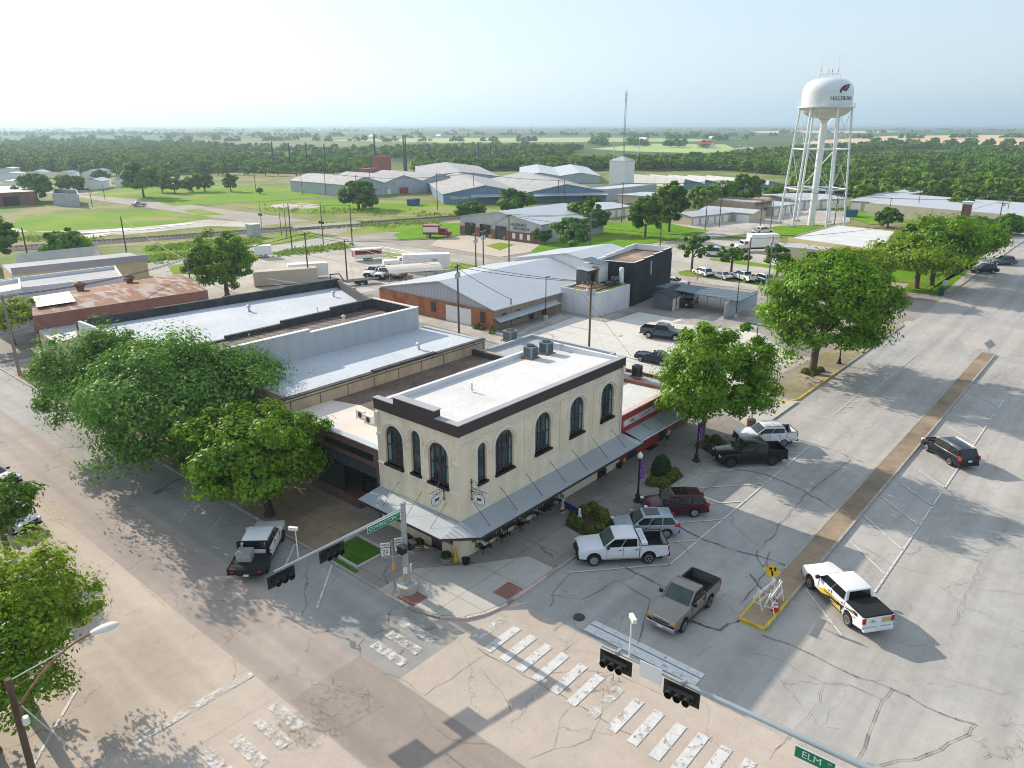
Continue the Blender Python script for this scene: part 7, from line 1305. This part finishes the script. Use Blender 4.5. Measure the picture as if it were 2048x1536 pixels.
# ================================================================ PAVEMENT FURNITURE
def cafe(px, py, label, chairs):
    p = G(px,py,.15); t = thing('cafe_table',label,'table',p,group='slatted cafe tables under the canopy'); ORG[t] = Vector((0,0,0)); k = MB(); [k.box((-.62,-.36+.12*i,.70),(.62,-.36+.12*i+.105,.74),M['dark_wood']) for i in range(6)]; lp(k,'table_top',t); k = MB(); k.tube((0,0,.05),(0,0,.7),.04,.04,M['black_metal'],6); k.box((-.3,-.04,0),(.3,.04,.05),M['black_metal']); k.box((-.04,-.3,0.001),(.04,.3,.051),M['black_metal']); lp(k,'pedestal',t); return p
def mkchair(lab, p, rz):
    t = thing('cafe_chair',lab,'chair',p,rz,'black metal cafe chairs'); ORG[t] = Vector((0,0,0)); k = MB(); k.box((-.22,-.22,.43),(.22,.22,.455),M['black_metal']); lp(k,'seat',t)
    k = MB(); [k.box((-.23,-.2,z),(-.21,.2,z+.05),M['black_metal']) for z in (.6,.7,.8)]; k.path([(-.22,-.2,.45),(-.24,-.2,.85),(-.25,0,.9),(-.24,.2,.85),(-.22,.2,.45)],.014,M['black_metal'],5); lp(k,'backrest',t)
    for s in (-.2,.2): k = MB(); k.path([(-.24,s,.68),(.15,s*1.15,.66),(.2,s*1.1,.44)],.013,M['black_metal'],5); lp(k,'armrest',t)
    for a in (-.2,.2):
        for b in (-.2,.2): k = MB(); k.tube((a,b,.44),(a*1.15,b*1.15,0),.013,.013,M['black_metal'],5); lp(k,'leg',t)
    return t
tabs = ((978,1092,'cafe table nearest the corner of the cream building'),(1015,1068,'second cafe table from the corner'),(1052,1045,'third cafe table from the corner'),(1097,1018,'fourth cafe table, by the row end'))
ch0 = None; nn = 0
names = (('at the corner end of','chair nearest the corner pillar, by the first cafe table'),)
for i, (px, py, lb_) in enumerate(tabs):
    p = cafe(px, py, lb_, 4); od = ('first','second','third','fourth')[i]
    for j, (dx, dy, rz, wd) in enumerate(((-.95,.25,0,'corner-side chair nearer the wall'),(-.95,-.3,.15,'corner-side chair nearer the road'),(.95,.2,math.pi,'far-side chair nearer the wall'),(.95,-.3,math.pi-.2,'far-side chair nearer the road'))):
        lab = f'{wd} at the {od} cafe table from the corner'
        q = p+Vector((dx,dy,0))
        if ch0 is None: ch0 = mkchair('black metal '+lab, q, rz)
        else: dup(ch0, q, rz, 'black metal '+lab)
dup(ch0, G(1205,955,.15), 1.2, 'lone black metal chair under the far end of the Elm street canopy')
mat('plant_dark', (.03,.035,.02), .9, var=.3); mat('barrel', (.17,.11,.08), .8, var=.15, sc=3); mat('bucket_yellow', (.62,.48,.0), .5)
rp = random.Random(11)
def tuft(c, r, h, n, m, mb, lsz=.06):
    for i in range(n):
        a = rp.uniform(0,6.28); q = r*rp.random()**.5; x = c[0]+q*math.cos(a); y = c[1]+q*math.sin(a); z = c[2]+h*(1-(q/r)**2*.7)*rp.uniform(.2,1); u = Vector((rp.gauss(0,1),rp.gauss(0,1),rp.gauss(0,.6))).normalized(); v_ = u.cross(Vector((rp.gauss(0,1),rp.gauss(0,1),1))).normalized(); P = Vector((x,y,z))
        mb.add([P-u*lsz-v_*lsz*.5,P+u*lsz-v_*lsz*.5,P+u*lsz+v_*lsz*.5,P-u*lsz+v_*lsz*.5],[(0,1,2,3)],m)
leaf('leaf_dull', (.03,.05,.015), (.08,.11,.03), .2); leaf('leaf_shrub', (.06,.11,.012), (.19,.23,.025), .3); leaf('leaf_darkshrub', (.02,.045,.018), (.05,.09,.03), .25)
for px, py, lb_ in ((893,1125,'half-barrel planter with dark plant beside the corner pillar'),(838,1098,'half-barrel planter under the Covington street canopy'),(815,1090,'second dark planter under the Covington street canopy, farther from the corner')):
    p = G(px,py,.15); t = thing('barrel_planter',lb_,'planter',p,group='half-barrel planters'); k = MB(); k.lathe([(.28,0),(.36,.25),(.34,.5),(.30,.48)],M['barrel'],p,14); k.build('barrel', t); k = MB(); [k.lathe([(r_,z),(r_,z+.05)],M['galv'],p,14) for r_, z in ((.355,.12),(.37,.3))]; k.build('hoop', t); k = MB(); tuft(p+Vector((0,0,.45)),.36,.42,260,M['leaf_dull'],k); k.build('plant', t)
for px, py, lb_ in ((911,1122,'yellow smokers bin with tall neck beside the corner pillar'),(1247,922,'yellow smokers bin at the far end of the cream building')):
    p = G(px,py,.15); t = thing('smokers_bin',lb_,'ash bin',p,group='yellow smokers bins'); k = MB(); k.lathe([(.2,0),(.22,.22),(.06,.36),(.045,.9),(.06,.95)],M['bucket_yellow'],p,12); autosm(k.build('body', t),50); k = MB(); k.lathe([(.06,.95),(.03,1.0)],M['bucket_yellow'],p,8); k.build('cap', t)
for px, py, lb_ in ((932,1128,'black round bucket planter at the corner'),(1143,983,'black pot by the cream wall halfway along Elm street'),(1238,935,'black pot near the yellow bin')):
    p = G(px,py,.15); t = thing('black_pot',lb_,'pot',p,group='black pots'); k = MB(); k.lathe([(.2,0),(.27,.38),(.29,.4),(.24,.4),(.2,.3)],M['black_metal'],p,14); k.build('pot', t); k = MB(); tuft(p+Vector((0,0,.3)),.2,.12,60,M['leaf_dull'],k,.04); k.build('plant', t)
p = G(1140,1035,.15); t = thing('slatted_bench','blue slatted barrier bench with red and white painted ends','bench',p,R(80)); ORG[t] = Vector((0,0,0)); mat('bench_blue',(.02,.035,.18),.6); k = MB(); [k.box((-.8,-.25+.03*i,.35+.13*i),(.8,-.21+.03*i,.46+.13*i),M['bench_blue']) for i in range(5)]; lp(k,'slats',t)
for s in (-.85,.85): k = MB(); k.box((s-.04,-.3,0),(s+.04,.1,.5),M['white_paint']); k.box((s-.045,-.18,.5),(s+.045,-.02,1.05),M['white_paint']); k.box((s-.048,-.31,.1),(s+.048,.11,.3),M['paint_red']); lp(k,'end_frame',t)
t = thing('door_mat','black mat on the pavement before the red shop door','mat',G(1299,891,.15)); k = MB(); c = G(1299,893,.15); k.box((c.x-.8,c.y-.5,.155),(c.x+.8,c.y+.5,.17),M['tyre']); k.build('mat_pad', t)
# shrubs
def shrubs(name, label, items, bed, m='leaf_shrub', cat='shrub bed', group=None):
    c = items[0]; p = G(c[0],c[1],.15); t = thing(name,label,cat,p,group=group)
    if bed: 
        q = [G(a,b,.15) for a,b in bed]; MB().sheet(q,.172,M['mulch']).build('mulch', t)
    for (px, py, r, h) in items:
        c = G(px,py,.15); k = MB(); n = int(900*r*r*h*1.6)+250
        for i in range(n):
            u = Vector((rp.gauss(0,1),rp.gauss(0,1),abs(rp.gauss(0,1)))).normalized(); rr = rp.uniform(.75,1.03); P = c+Vector((u.x*r*rr,u.y*r*rr,.05+u.z*h*rr)); s = rp.uniform(.03,.075)
            w1 = (u+Vector((rp.gauss(0,.5),rp.gauss(0,.5),rp.gauss(0,.5)))).normalized(); a = w1.cross(Vector((rp.gauss(0,1),rp.gauss(0,1),rp.gauss(0,1)))).normalized(); b = w1.cross(a)
            k.add([P-a*s-b*s*.6,P+a*s-b*s*.6,P+a*s+b*s*.6,P-a*s+b*s*.6],[(0,1,2,3)],M[m])
        k.build('shrub', t)
    return t
shrubs('shrub_bed','ring of yellow-green round shrubs on the pavement behind the white pickup',[(1150,1035,.5,.6),(1168,1028,.55,.7),(1185,1020,.5,.65),(1203,1034,.6,.75),(1212,1050,.55,.7),(1200,1064,.55,.6),(1182,1068,.5,.55),(1158,1053,.55,.65),(1145,1045,.45,.5)],[(1128,1050),(1185,1012),(1228,1048),(1182,1082)])
shrubs('shrub_bed','small bed with dark bush and low shrubs between the lamp post and the kerb',[(1305,968,.6,.6),(1325,970,.65,.65),(1347,952,.6,.75),(1340,960,.5,.6)],[(1292,958),(1330,925),(1368,952),(1325,982)])
shrubs('dark_shrub','dark upright bush in the bed behind the first street lamp',[(1322,948,.85,1.7)],None,'leaf_darkshrub','shrub')
shrubs('shrub_bed','low shrubs at the foot of the central street tree',[(1405,893,.5,.55),(1424,900,.55,.55),(1440,890,.5,.6),(1432,880,.5,.5),(1412,882,.45,.5)],[(1395,890),(1430,870),(1455,885),(1420,908)])
shrubs('shrub_bed','yellow-green shrubs round the foot of the large street tree by the yellow kerb',[(1612,745,.6,.5),(1628,748,.6,.5),(1640,742,.55,.5)],[(1598,745),(1630,735),(1652,742),(1625,755)])
shrubs('shrub','small shrubs against the orange workshop wall',[(953,657,.6,.8),(964,660,.4,.5)],None,'leaf_shrub','shrub')
shrubs('shrub','single shrub at the right end of the orange wall',[(984,667,.5,1.2)],None,'leaf_shrub','shrub')
# ================================================================ TREES
leaf('leaf_bright', (.035,.11,.003), (.21,.385,.006), .36); leaf('leaf_mid', (.030,.090,.005), (.14,.28,.010), .32); leaf('leaf_weed', (.10,.20,.02), (.26,.36,.05), .3); leaf('leaf_olive', (.045,.125,.018), (.18,.35,.050), .36); leaf('leaf_far', (.050,.12,.02), (.17,.29,.04), .28); leaf('leaf_yellow', (.09,.17,.004), (.29,.42,.008), .40); leaf('leaf_dry', (.14,.13,.06), (.30,.30,.13), .3)
leaf('leaf_wood', (.065,.16,.008), (.26,.42,.02), .3); mat('bark', (.13,.10,.075), .95, var=.3, sc=3); mat('bark_dark', (.05,.04,.032), .95, var=.3, sc=3)
def crown_mesh(name, seed, rx, ry, z0, z1, ncl, nleaf, ls, m, lobes=.28, flat_=.0, hollow=.5, off=(0,0)):
    g = np.random.default_rng(seed); cz = (z0+z1)/2; rz = (z1-z0)/2
    u = g.normal(size=(ncl,3)); u /= np.linalg.norm(u,axis=1)[:,None]; u[:,2] = np.where(u[:,2] < -.82, -u[:,2]*.6, u[:,2])
    lobe = 1+lobes*(np.sin(3*np.arctan2(u[:,1],u[:,0])+seed)*.5+np.sin(2.3*u[:,2]*3+seed*1.7)*.35+g.normal(size=ncl)*.35)
    rad = (hollow+(1-hollow)*g.random(ncl)**.45)*np.clip(lobe,.62,1.30)
    c = u*rad[:,None]*np.array([rx,ry,rz])*.86; cr = (.11+.19*g.random(ncl)**1.3)*min(rx,ry)
    k = nleaf//ncl; ci = np.repeat(np.arange(ncl),k); n = len(ci)
    v = g.normal(size=(n,3)); v /= np.linalg.norm(v,axis=1)[:,None]; rr = (g.random(n)**.55)*cr[ci]; P = c[ci]+v*rr[:,None]*np.array([1.1,1.1,.72])
    P[:,2] += cz; P[:,0] += off[0]; P[:,1] += off[1]; P[:,2] = np.maximum(P[:,2], z0*.8)
    nrm = v*.75+u[ci]*.45+g.normal(size=(n,3))*.30+np.array([0,.12,.38]); nrm /= np.linalg.norm(nrm,axis=1)[:,None]
    a = np.cross(nrm, g.normal(size=(n,3))); a /= np.linalg.norm(a,axis=1)[:,None]; b = np.cross(nrm,a); s = ls*(.42+1.15*g.random(n)**1.6)[:,None]
    V = np.stack([P-a*s-b*s*.15, P-b*s*.55+a*s*.1, P+a*s+b*s*.1, P+b*s*.55],axis=1).reshape(-1,3).astype(np.float32)
    me = bpy.data.meshes.new(name); me.vertices.add(len(V)); me.vertices.foreach_set('co', V.ravel()); me.loops.add(n*4); me.loops.foreach_set('vertex_index', np.arange(n*4,dtype=np.int32)); me.polygons.add(n); me.polygons.foreach_set('loop_start', np.arange(0,n*4,4,dtype=np.int32)); me.polygons.foreach_set('loop_total', np.full(n,4,dtype=np.int32))
    me.materials.append(m); me.update(); me.validate(); return me, c+np.array([off[0],off[1],cz])
def tree(name, label, p, rx, ry, z0, z1, ncl, nl, ls, m='leaf_mid', tr=.28, seed=1, cat='tree', group=None, bark='bark', lean=(0,0), lobes=.28, hollow=.5, off=(0,0), limbs=9, z=0.):
    p = Vector((p[0],p[1],z)); t = thing(name,label,cat,p,group=group); me, c = crown_mesh('crown',seed,rx,ry,z0,z1,ncl,nl,ls,M[m],lobes,hollow=hollow,off=off); o = bpy.data.objects.new('crown',me); COL.objects.link(o); o.parent = t
    g = random.Random(seed); k = MB(); f = Vector((lean[0]+off[0]*.3,lean[1]+off[1]*.3,z0+(z1-z0)*.22)); mid = f*.5+Vector((g.uniform(-.1,.1),g.uniform(-.1,.1),0))
    k.lathe([(tr*1.5,0),(tr*1.1,.35)],M[bark],(0,0,0),9); k.tube((0,0,.3),mid,tr*1.05,tr*.9,M[bark],9); k.tube(mid,f,tr*.9,tr*.75,M[bark],9)
    for i in range(limbs):
        q = Vector(c[int(g.random()*len(c))]); m1 = f.lerp(q,.5)+Vector((0,0,-.15*(q-f).length*g.random())); k.tube(f-Vector((0,0,.3)),m1,tr*.42,tr*.26,M[bark],6); k.tube(m1,q,tr*.26,tr*.08,M[bark],5)
        for _ in range(2): q2 = Vector(c[int(g.random()*len(c))]); 
        if (q2-m1).length < rx*1.2: k.tube(m1,q2,tr*.16,tr*.05,M[bark],4)
    ob = k.build('trunk', None, local=True); ob.parent = t; autosm(ob,60); return t
def span(px, py, left, rightp, z=0):     # crown half-width in metres from picture extent at the tree's depth
    p = G(px,py); d = (p.x-CAM[0])*EX[1]+(p.y-CAM[1])*EY[1]; depth = d*math.cos(PITCH)+CAMZ*math.sin(PITCH)*.8; return (rightp-left)/2/F_*depth
# near trees
p = G(540,1030,.15); tree('street_tree','dense bright-green tree beside the flatbed truck at the corner shop',p,5.3,5.0,1.5,8.7,120,36000,.16,'leaf_bright',.3,21,bark='bark_dark',off=(-.3,.9),z=.15)
p = Vector((-4.6,27.5,0)); tree('street_tree','broad olive-green elm in the middle of the Covington street row',p,8.5,8.2,1.2,11.4,200,54000,.15,'leaf_olive',.42,22,bark='bark_dark',lobes=.34,off=(0,.5),z=.15)
p = Vector((-5.6,39.0,0)); tree('street_tree','spreading olive-green elm at the left end of the Covington street row',p,6.7,6.6,1.6,9.8,150,36000,.15,'leaf_olive',.42,23,bark='bark_dark',lobes=.4,z=.15)
p = G(1400,893,.15); tree('street_tree','full round green tree over the parked pickups and the red shop',p,5.4,5.2,1.8,11.4,130,42000,.155,'leaf_bright',.3,24,z=.15,off=(1.1,-.2))
p = G(1624,746,.15); tree('street_tree','largest street tree, by the yellow kerb and the pale pavement',p,8.2,7.8,1.2,14.6,190,60000,.21,'leaf_bright',.45,25,z=.15,off=(1.6,-.4))
p = G(-60,1230); p = Vector((-24.8,9.5,0)); 
pl = G(4,1215,6.); tree('street_tree','feathery light-green tree at the left edge, nearest the camera',(pl.x,pl.y),4.5,4.3,2.2,8.8,120,22000,.11,'leaf_yellow',.3,26,lobes=.5,hollow=.35)
pl = G(-60,1345,4.5); tree('street_tree','lower light-green tree in the bottom left corner behind the lamp pole',(pl.x,pl.y),4.6,4.4,1.4,7.2,80,20000,.1,'leaf_bright',.25,27,lobes=.45,hollow=.35)
pl = G(-8,1005,4.); tree('street_tree','small dark-green tree over the car at the left edge',(pl.x,pl.y),2.6,2.6,2.0,6.0,60,9000,.13,'leaf_mid',.2,28)
pl = G(-10,1515,2.); tree('street_tree','leafy tree tip at the very bottom left',(pl.x-2.,pl.y),1.8,1.8,1.0,4.0,30,3000,.1,'leaf_bright',.15,29)
p = G(455,592); tree('tree','rounded yellow-green tree between the rusty roof and the gravel yard',p,5.4,5.4,.8,HT(p.x,p.y,463),110,22000,.24,'leaf_bright',.4,31)
p = G(28,690,.15); tree('street_tree','thin light tree at the far left corner by the kerb pole',p,4.4,4.2,2.2,HT(p.x,p.y,578)-1.5,70,9000,.17,'leaf_yellow',.22,32,lobes=.5,hollow=.3,z=.15)
# trees across the cross street, right hand row
for i, (px, py, l, r_, top, m, lb_) in enumerate(((1832,578,1640,1830,480,'leaf_yellow','yellow-green tree on the corner lawn just behind the largest street tree'),(1862,572,1740,1920,425,'leaf_bright','tall broad tree on the corner lawn, left of two trunks'),(1895,548,1800,2000,430,'leaf_bright','broad tree shading the dark parked cars'),(1700,590,1640,1790,500,'leaf_yellow','yellow-green tree behind the pale building extension'),(1930,515,1890,1985,440,'leaf_mid','round tree beyond the dark parked cars'))):
    p = G(px,py); rx = span(px,py,l,r_); tree('street_tree',lb_,p,rx,rx,3.0,HT(p.x,p.y,top),110,17000,.28,m,.45,40+i)
row = ((1383,545,1348,1418,472,'leaf_mid','first small gnarled tree behind the dark building'),(1462,547,1430,1495,488,'leaf_mid','second small gnarled tree between the white sedan and the pickup'),(1553,555,1520,1595,490,'leaf_mid','third small gnarled tree beside the tan pole'),
 (1290,475,1250,1330,392,'leaf_mid','dark round tree on the lawn, left of the big pair'),(1338,464,1308,1394,368,'leaf_mid','tallest dark tree on the lawn, right of the big pair'),(1175,466,1132,1219,400,'leaf_mid','dense dark tree behind the fire station roof'),(1142,500,1098,1178,432,'leaf_olive','soft grey-green tree before the fire station'),(1082,487,1060,1105,455,'leaf_mid','low dark bush-like tree at the fire station corner'),(1031,432,992,1072,378,'leaf_mid','round dark tree between fire station and blue warehouse'),(942,440,912,972,402,'leaf_mid','small round tree left of the fire station'),
 (718,418,680,758,360,'leaf_mid','dark round tree clump before the grey warehouse'),(745,418,728,760,390,'leaf_far','low bush beside the clump before the grey warehouse'),(288,395,240,325,325,'leaf_olive','tall uneven grey-green tree standing on the green field'),(462,383,446,480,346,'leaf_mid','small round tree alone on the right of the field'),(140,535,95,192,455,'leaf_bright','wide light-green tree beside the railway'),(-5,535,-60,45,430,'leaf_mid','big dark tree at the left edge by the railway'),
 (75,402,40,108,345,'leaf_olive','pale tree behind the red brick depot'),(138,382,112,168,350,'leaf_mid','flat-topped dark tree beside the white houses'),(1405,425,1378,1440,372,'leaf_bright','light-green tree behind the storage rows, left'),(1445,420,1420,1480,362,'leaf_bright','light-green tree behind the storage rows, middle'),(1488,412,1462,1532,345,'leaf_mid','tall tree behind the storage rows, right'),(1775,455,1745,1800,415,'leaf_mid','dark tree left of the long tan building'),(205,365,186,222,340,'leaf_far','dark tree behind the white houses'),(325,385,308,345,348,'leaf_mid','first tree of the row on the green field'),(350,387,336,372,352,'leaf_mid','second tree of the row on the green field'),(385,384,366,404,352,'leaf_mid','third tree of the row on the green field'),(410,383,396,435,346,'leaf_mid','fourth tree of the row on the green field'),(1915,428,1890,1945,392,'leaf_mid','tree at the chimney end of the long roof'),(2020,470,1985,2060,430,'leaf_mid','dark tree at the right edge behind the wide-armed poles'),(1960,470,1930,1990,432,'leaf_olive','pale-topped tree below the wide-armed poles'),(1550,400,1530,1580,372,'leaf_bright','bright tree between the tower legs and the white sheds'),(520,388,508,524,380,'leaf_mid','tiny shrub on the open field'))
for i, (px, py, l, r_, top, m, lb_) in enumerate(row):
    p = G(px,py); rx = span(px,py,l,r_); h = max(HT(p.x,p.y,top),2.5); sm = i < 3
    tree('tree',lb_,p,rx,rx,h*(.30 if sm else .10),h*1.02,26 if sm else 70,3000 if sm else 9000,max(.18,min(.6,rx*.085)),m,.16+.03*rx,60+i,lobes=.55 if sm else .3,hollow=.45,limbs=7)
# belt of woodland: individually placed front rows, then the mass behind
protos = []
for i, mm in enumerate(('leaf_far','leaf_wood','leaf_wood','leaf_mid')):
    me, c = crown_mesh('wood_crown',90+i,4.6,4.6,1.0,8.5+i%2,24,1000,.85,M[mm],.30,hollow=.6); o = bpy.data.objects.new('wood_crown',me); protos.append(o)
belt = [[(x_,y_) for x_,y_ in q] for q in (((60,350),(250,352),(330,362),(440,350),(580,352),(700,350)),((700,350),(745,345)),((830,348),(900,345),(980,343)),((1280,342),(1450,337),(1590,350),(1610,385)),((1720,412),(1800,402),(1900,408),(2050,428)),((1700,392),(1800,385),(1950,392),(2060,402)))]
nt_ = 0; g = random.Random(5); side = ('far left','left of the substation','behind the warehouses','beyond the white sheds','behind the long tan roof','second row behind the long tan roof')
for bi, q in enumerate(belt):
    for a, b in zip(q[:-1],q[1:]):
        A, B = G(*a), G(*b); n = max(2,int((B-A).length/8.5))
        for i in range(n):
            if nt_ > 150: break
            p = A.lerp(B,(i+g.random()*.6)/n)+Vector((g.uniform(-3,3),g.uniform(-3,3),0)); s = g.uniform(.55,.85); pr = protos[g.choice((0,1,2,3) if bi > 3 else (0,0,1,2))]
            t = thing('woodland_tree','tree in the front row of the dark wood, '+side[bi],'tree',p,g.uniform(0,6.28),'front trees of the wood, '+side[bi]); o = bpy.data.objects.new('crown',pr.data); COL.objects.link(o); o.parent = t; o.scale = (s,s,s*g.uniform(.85,1.15)*(1.0)); nt_ += 1
            k = bpy.data.objects.get('_wt'); 
            if k is None: kk = MB(); kk.tube((0,0,0),(0,0,4),.25,.16,M['bark_dark'],6); wt_ = kk.build('trunk', None, local=True); wtm = wt_.data; wt_.name = '_wt'; wt_.parent = t; wt_.name = 'trunk'; W_T = wtm
                
            else: pass
            if nt_ > 1: pass
tr_m = W_T
for o in list(COL.objects):
    if o.name.startswith('woodland_tree') and not any(c.name.startswith('trunk') for c in o.children): c = bpy.data.objects.new('trunk',tr_m); COL.objects.link(c); c.parent = o
# geometry-nodes scatter for wood masses (uncountable)
pc = bpy.data.collections.new('wood_prototypes')
for o in protos: pc.objects.link(o)
pc2 = bpy.data.collections.new('wood_prototypes_dark'); [pc2.objects.link(o) for o in (protos[0],protos[1])]
def scatter(name, pts, smin, smax, label, coll):
    me = bpy.data.meshes.new(name); me.from_pydata([tuple(p) for p in pts],[],[]); o = bpy.data.objects.new(name,me); COL.objects.link(o); o['kind'] = 'stuff'; o['label'] = label
    ng = bpy.data.node_groups.new(name,'GeometryNodeTree'); ng.interface.new_socket('Geometry',in_out='INPUT',socket_type='NodeSocketGeometry'); ng.interface.new_socket('Geometry',in_out='OUTPUT',socket_type='NodeSocketGeometry')
    N = ng.nodes; gi = N.new('NodeGroupInput'); go = N.new('NodeGroupOutput'); ip = N.new('GeometryNodeInstanceOnPoints'); ci = N.new('GeometryNodeCollectionInfo'); ci.inputs['Collection'].default_value = coll; ci.inputs['Separate Children'].default_value = True; ci.inputs['Reset Children'].default_value = True
    ip.inputs['Pick Instance'].default_value = True
    r1 = N.new('FunctionNodeRandomValue'); r1.data_type = 'FLOAT_VECTOR'; r1.inputs[0].default_value = (smin,smin,smin*.75); r1.inputs[1].default_value = (smax,smax,smax*.85)
    r2 = N.new('FunctionNodeRandomValue'); r2.data_type = 'FLOAT_VECTOR'; r2.inputs[0].default_value = (0,0,0); r2.inputs[1].default_value = (0,0,6.28)
    L = ng.links; L.new(gi.outputs[0],ip.inputs['Points']); L.new(ci.outputs[0],ip.inputs['Instance']); L.new(r1.outputs[0],ip.inputs['Scale']); L.new(r2.outputs[0],ip.inputs['Rotation']); L.new(ip.outputs[0],go.inputs[0]); md = o.modifiers.new('scatter','NODES'); md.node_group = ng; return o
gn = np.random.default_rng(4)
def inpoly(x, y, q):
    c = False; n = len(q)
    for i in range(n):
        x1,y1 = q[i]; x2,y2 = q[(i+1)%n]
        if (y1 > y) != (y2 > y) and x < (x2-x1)*(y-y1)/(y2-y1)+x1: c = not c
    return c
def fillpoly(px, spacing, jitter=.8, gaps=0.):
    q = [tuple(G(a,b))[:2] for a,b in px]; xs = [p[0] for p in q]; ys = [p[1] for p in q]; P = []
    nx = int((max(xs)-min(xs))/spacing); ny = int((max(ys)-min(ys))/spacing)
    for i in range(nx):
        for j in range(ny):
            x = min(xs)+(i+jitter*gn.random())*spacing; y = min(ys)+(j+jitter*gn.random())*spacing
            if gaps and (math.sin(x*.011+1.3)*math.sin(y*.013+.4)+.35*math.sin(x*.041+y*.033)) < gaps-1: continue
            if inpoly(x,y,q): P.append((x,y,0))
    return P
near_w = fillpoly([(-200,344),(60,342),(250,345),(330,352),(440,345),(580,347),(745,343),(745,332),(560,322),(400,315),(200,312),(-200,318)],5.0)
near_w += fillpoly([(830,347),(990,343),(1160,342),(1330,341),(1450,341),(1590,355),(1600,385),(1720,400),(1900,400),(2200,425),(2200,340),(1900,318),(1700,322),(1560,322),(1400,322),(1200,330),(1000,326),(830,330)],5.0)
near_w += fillpoly([(1640,318),(1740,304),(1900,300),(1930,318),(2200,330),(2200,320),(1960,300),(1830,290),(1740,292),(1600,300),(1480,312),(1420,322),(1640,324)],9)
scatter('woodland', near_w, .42, 1.02, 'dark green mass of woodland beyond the town', pc)
far_w = fillpoly([(-200,322),(200,316),(420,318),(600,322),(760,322),(900,322),(1160,318),(1160,300),(1050,297),(850,300),(720,306),(560,302),(380,292),(180,288),(-200,290)],13,gaps=.45)
far_w += fillpoly([(-200,274),(300,272),(620,276),(620,272),(300,267),(-200,268)],26,gaps=.9)
scatter('far_woodland', far_w, .6, 1.15, 'hazy far woodland on the plain', pc2)
hed = []
gh = random.Random(9)
def hedge(x0, y0, x1, y1, n, wob=.6, cl=.0):
    for i in range(n):
        f = gh.random(); x = x0+(x1-x0)*f; y = y0+(y1-y0)*f+gh.gauss(0,wob)*.35
        if cl and math.sin(f*cl) < -.1: continue
        if y < 251.2: y = 251.2
        hed.append(tuple(G(x,y))[:2]+(0,))
for a in ((-50,282,560,284,170,1.2,40),(560,283,1100,286,90,1.5,50),(-50,270,700,273,260,.9,60),(820,270,1300,272,120,.6,50),(1380,271,1560,274,70,.8,30),(1180,279,1500,281,130,2.5,26),(1180,290,1420,296,70,2.5,20),(1700,278,2100,276,150,1.,25),(1740,291,2100,294,160,1.2,60),(1560,268,2100,263,170,.7,40),(-50,264,900,262,260,.5,50),(900,263,2100,260,260,.5,70),(-50,258,2100,257,420,.35,90),(-50,254.6,2100,254.4,420,.2,120),(300,276,1100,278,60,2.5,50),(1290,272,1420,278,40,2.2,0)): hedge(*a)
scatter('hedgerows', hed, .7, 1.4, 'lines and clumps of trees between the far fields', pc2)
# farms far away
for i, (px, py, c_, lb_) in enumerate(((830,300,'paint_red','red barn roof among the far fields'),(1420,297,'paint_red','red-roofed farmhouse near the curving road'),(640,262,'white_paint','tiny white farm building on the plain, left'),(745,277,'white_paint','white farm shed beyond the steel poles'),(880,276,'white_paint','far white barn in the green fields'),(1430,281,'white_paint','pale farm roof left of the water tower'),(1290,284,'white_paint','pale house among the clumps of trees'))):
    if i == 0: continue
    p = G(px,py); w_ = 9 if i > 1 else 12; t = gable('farm_building',lb_,p,p+Vector((w_,0,0)),(0,w_*1.4),4,7,'white_paint',c_)
psheet('road', [(1462,300),(1480,296),(1502,294),(1512,298),(1506,303),(1494,307),(1484,307),(1496,303),(1504,299),(1497,297),(1482,298.5)], .4, M['back_road'])
# far hills, just breaking the horizon
hm = MB(); 
for k_ in range(3):
    R0 = (14000,19000,26000)[k_]; N = 120; top = []; bot = []
    for i in range(N+1):
        a = math.radians(-25+i*140/N); z = 14+k_*14+R0*.0011*(.5+.5*math.sin(a*9+k_*2)*math.sin(a*23+k_))+gh.random()*7; top.append((R0*math.cos(a),R0*math.sin(a),z)); bot.append((R0*math.cos(a),R0*math.sin(a),-5))
    back = [(x*1.15,y*1.15,-5) for x,y,z in top]
    for i in range(N): hm.poly([bot[i],bot[i+1],top[i+1],top[i]], M['hill']) if 'hill' in M else hm.poly([bot[i],bot[i+1],top[i+1],top[i]], mat('hill',(.08,.12,.06),var=.3,sc=.002)); hm.poly([top[i],top[i+1],back[i+1],back[i]], M['hill'])
struct(hm.build('hills'))
# roadside weeds
wd = MB(); gw_ = random.Random(2)
for q, n in (((300,500,520,482),260),((300,520,440,505),200),((560,510,700,492),160),((620,455,880,445),120),((530,418,900,432),90),((40,478,200,480),80)):
    for i in range(n):
        f = gw_.random(); c = G(q[0]+(q[2]-q[0])*f,q[1]+(q[3]-q[1])*f+gw_.gauss(0,3)); 
        for _ in range(4): P = c+Vector((gw_.gauss(0,.9),gw_.gauss(0,.9),.1+gw_.random()*.25)); a = gw_.random()*3.1; s = gw_.uniform(.2,.45); d = Vector((math.cos(a),math.sin(a),0))*s; wd.add([P-d-Vector((0,0,.1)),P+d-Vector((0,0,.1)),P+d*.7+Vector((.1,0,s)),P-d*.7+Vector((0,.1,s))],[(0,1,2,3)],M['leaf_weed'])
o = wd.build('weeds'); o['kind'] = 'stuff'
# ================================================================ HAZE
hz = bpy.data.materials.new('haze'); hz.use_nodes = True; n_ = hz.node_tree; n_.nodes.clear(); ou = n_.nodes.new('ShaderNodeOutputMaterial'); pv = n_.nodes.new('ShaderNodeVolumePrincipled'); pv.inputs['Color'].default_value = (.64,.84,1,1); pv.inputs['Density'].default_value = HAZE_D; pv.inputs['Anisotropy'].default_value = .35; n_.links.new(pv.outputs[0],ou.inputs['Volume'])
o = MB().box((-46000,-46000,-6),(46000,46000,215),hz).build('haze'); o['kind'] = 'stuff'
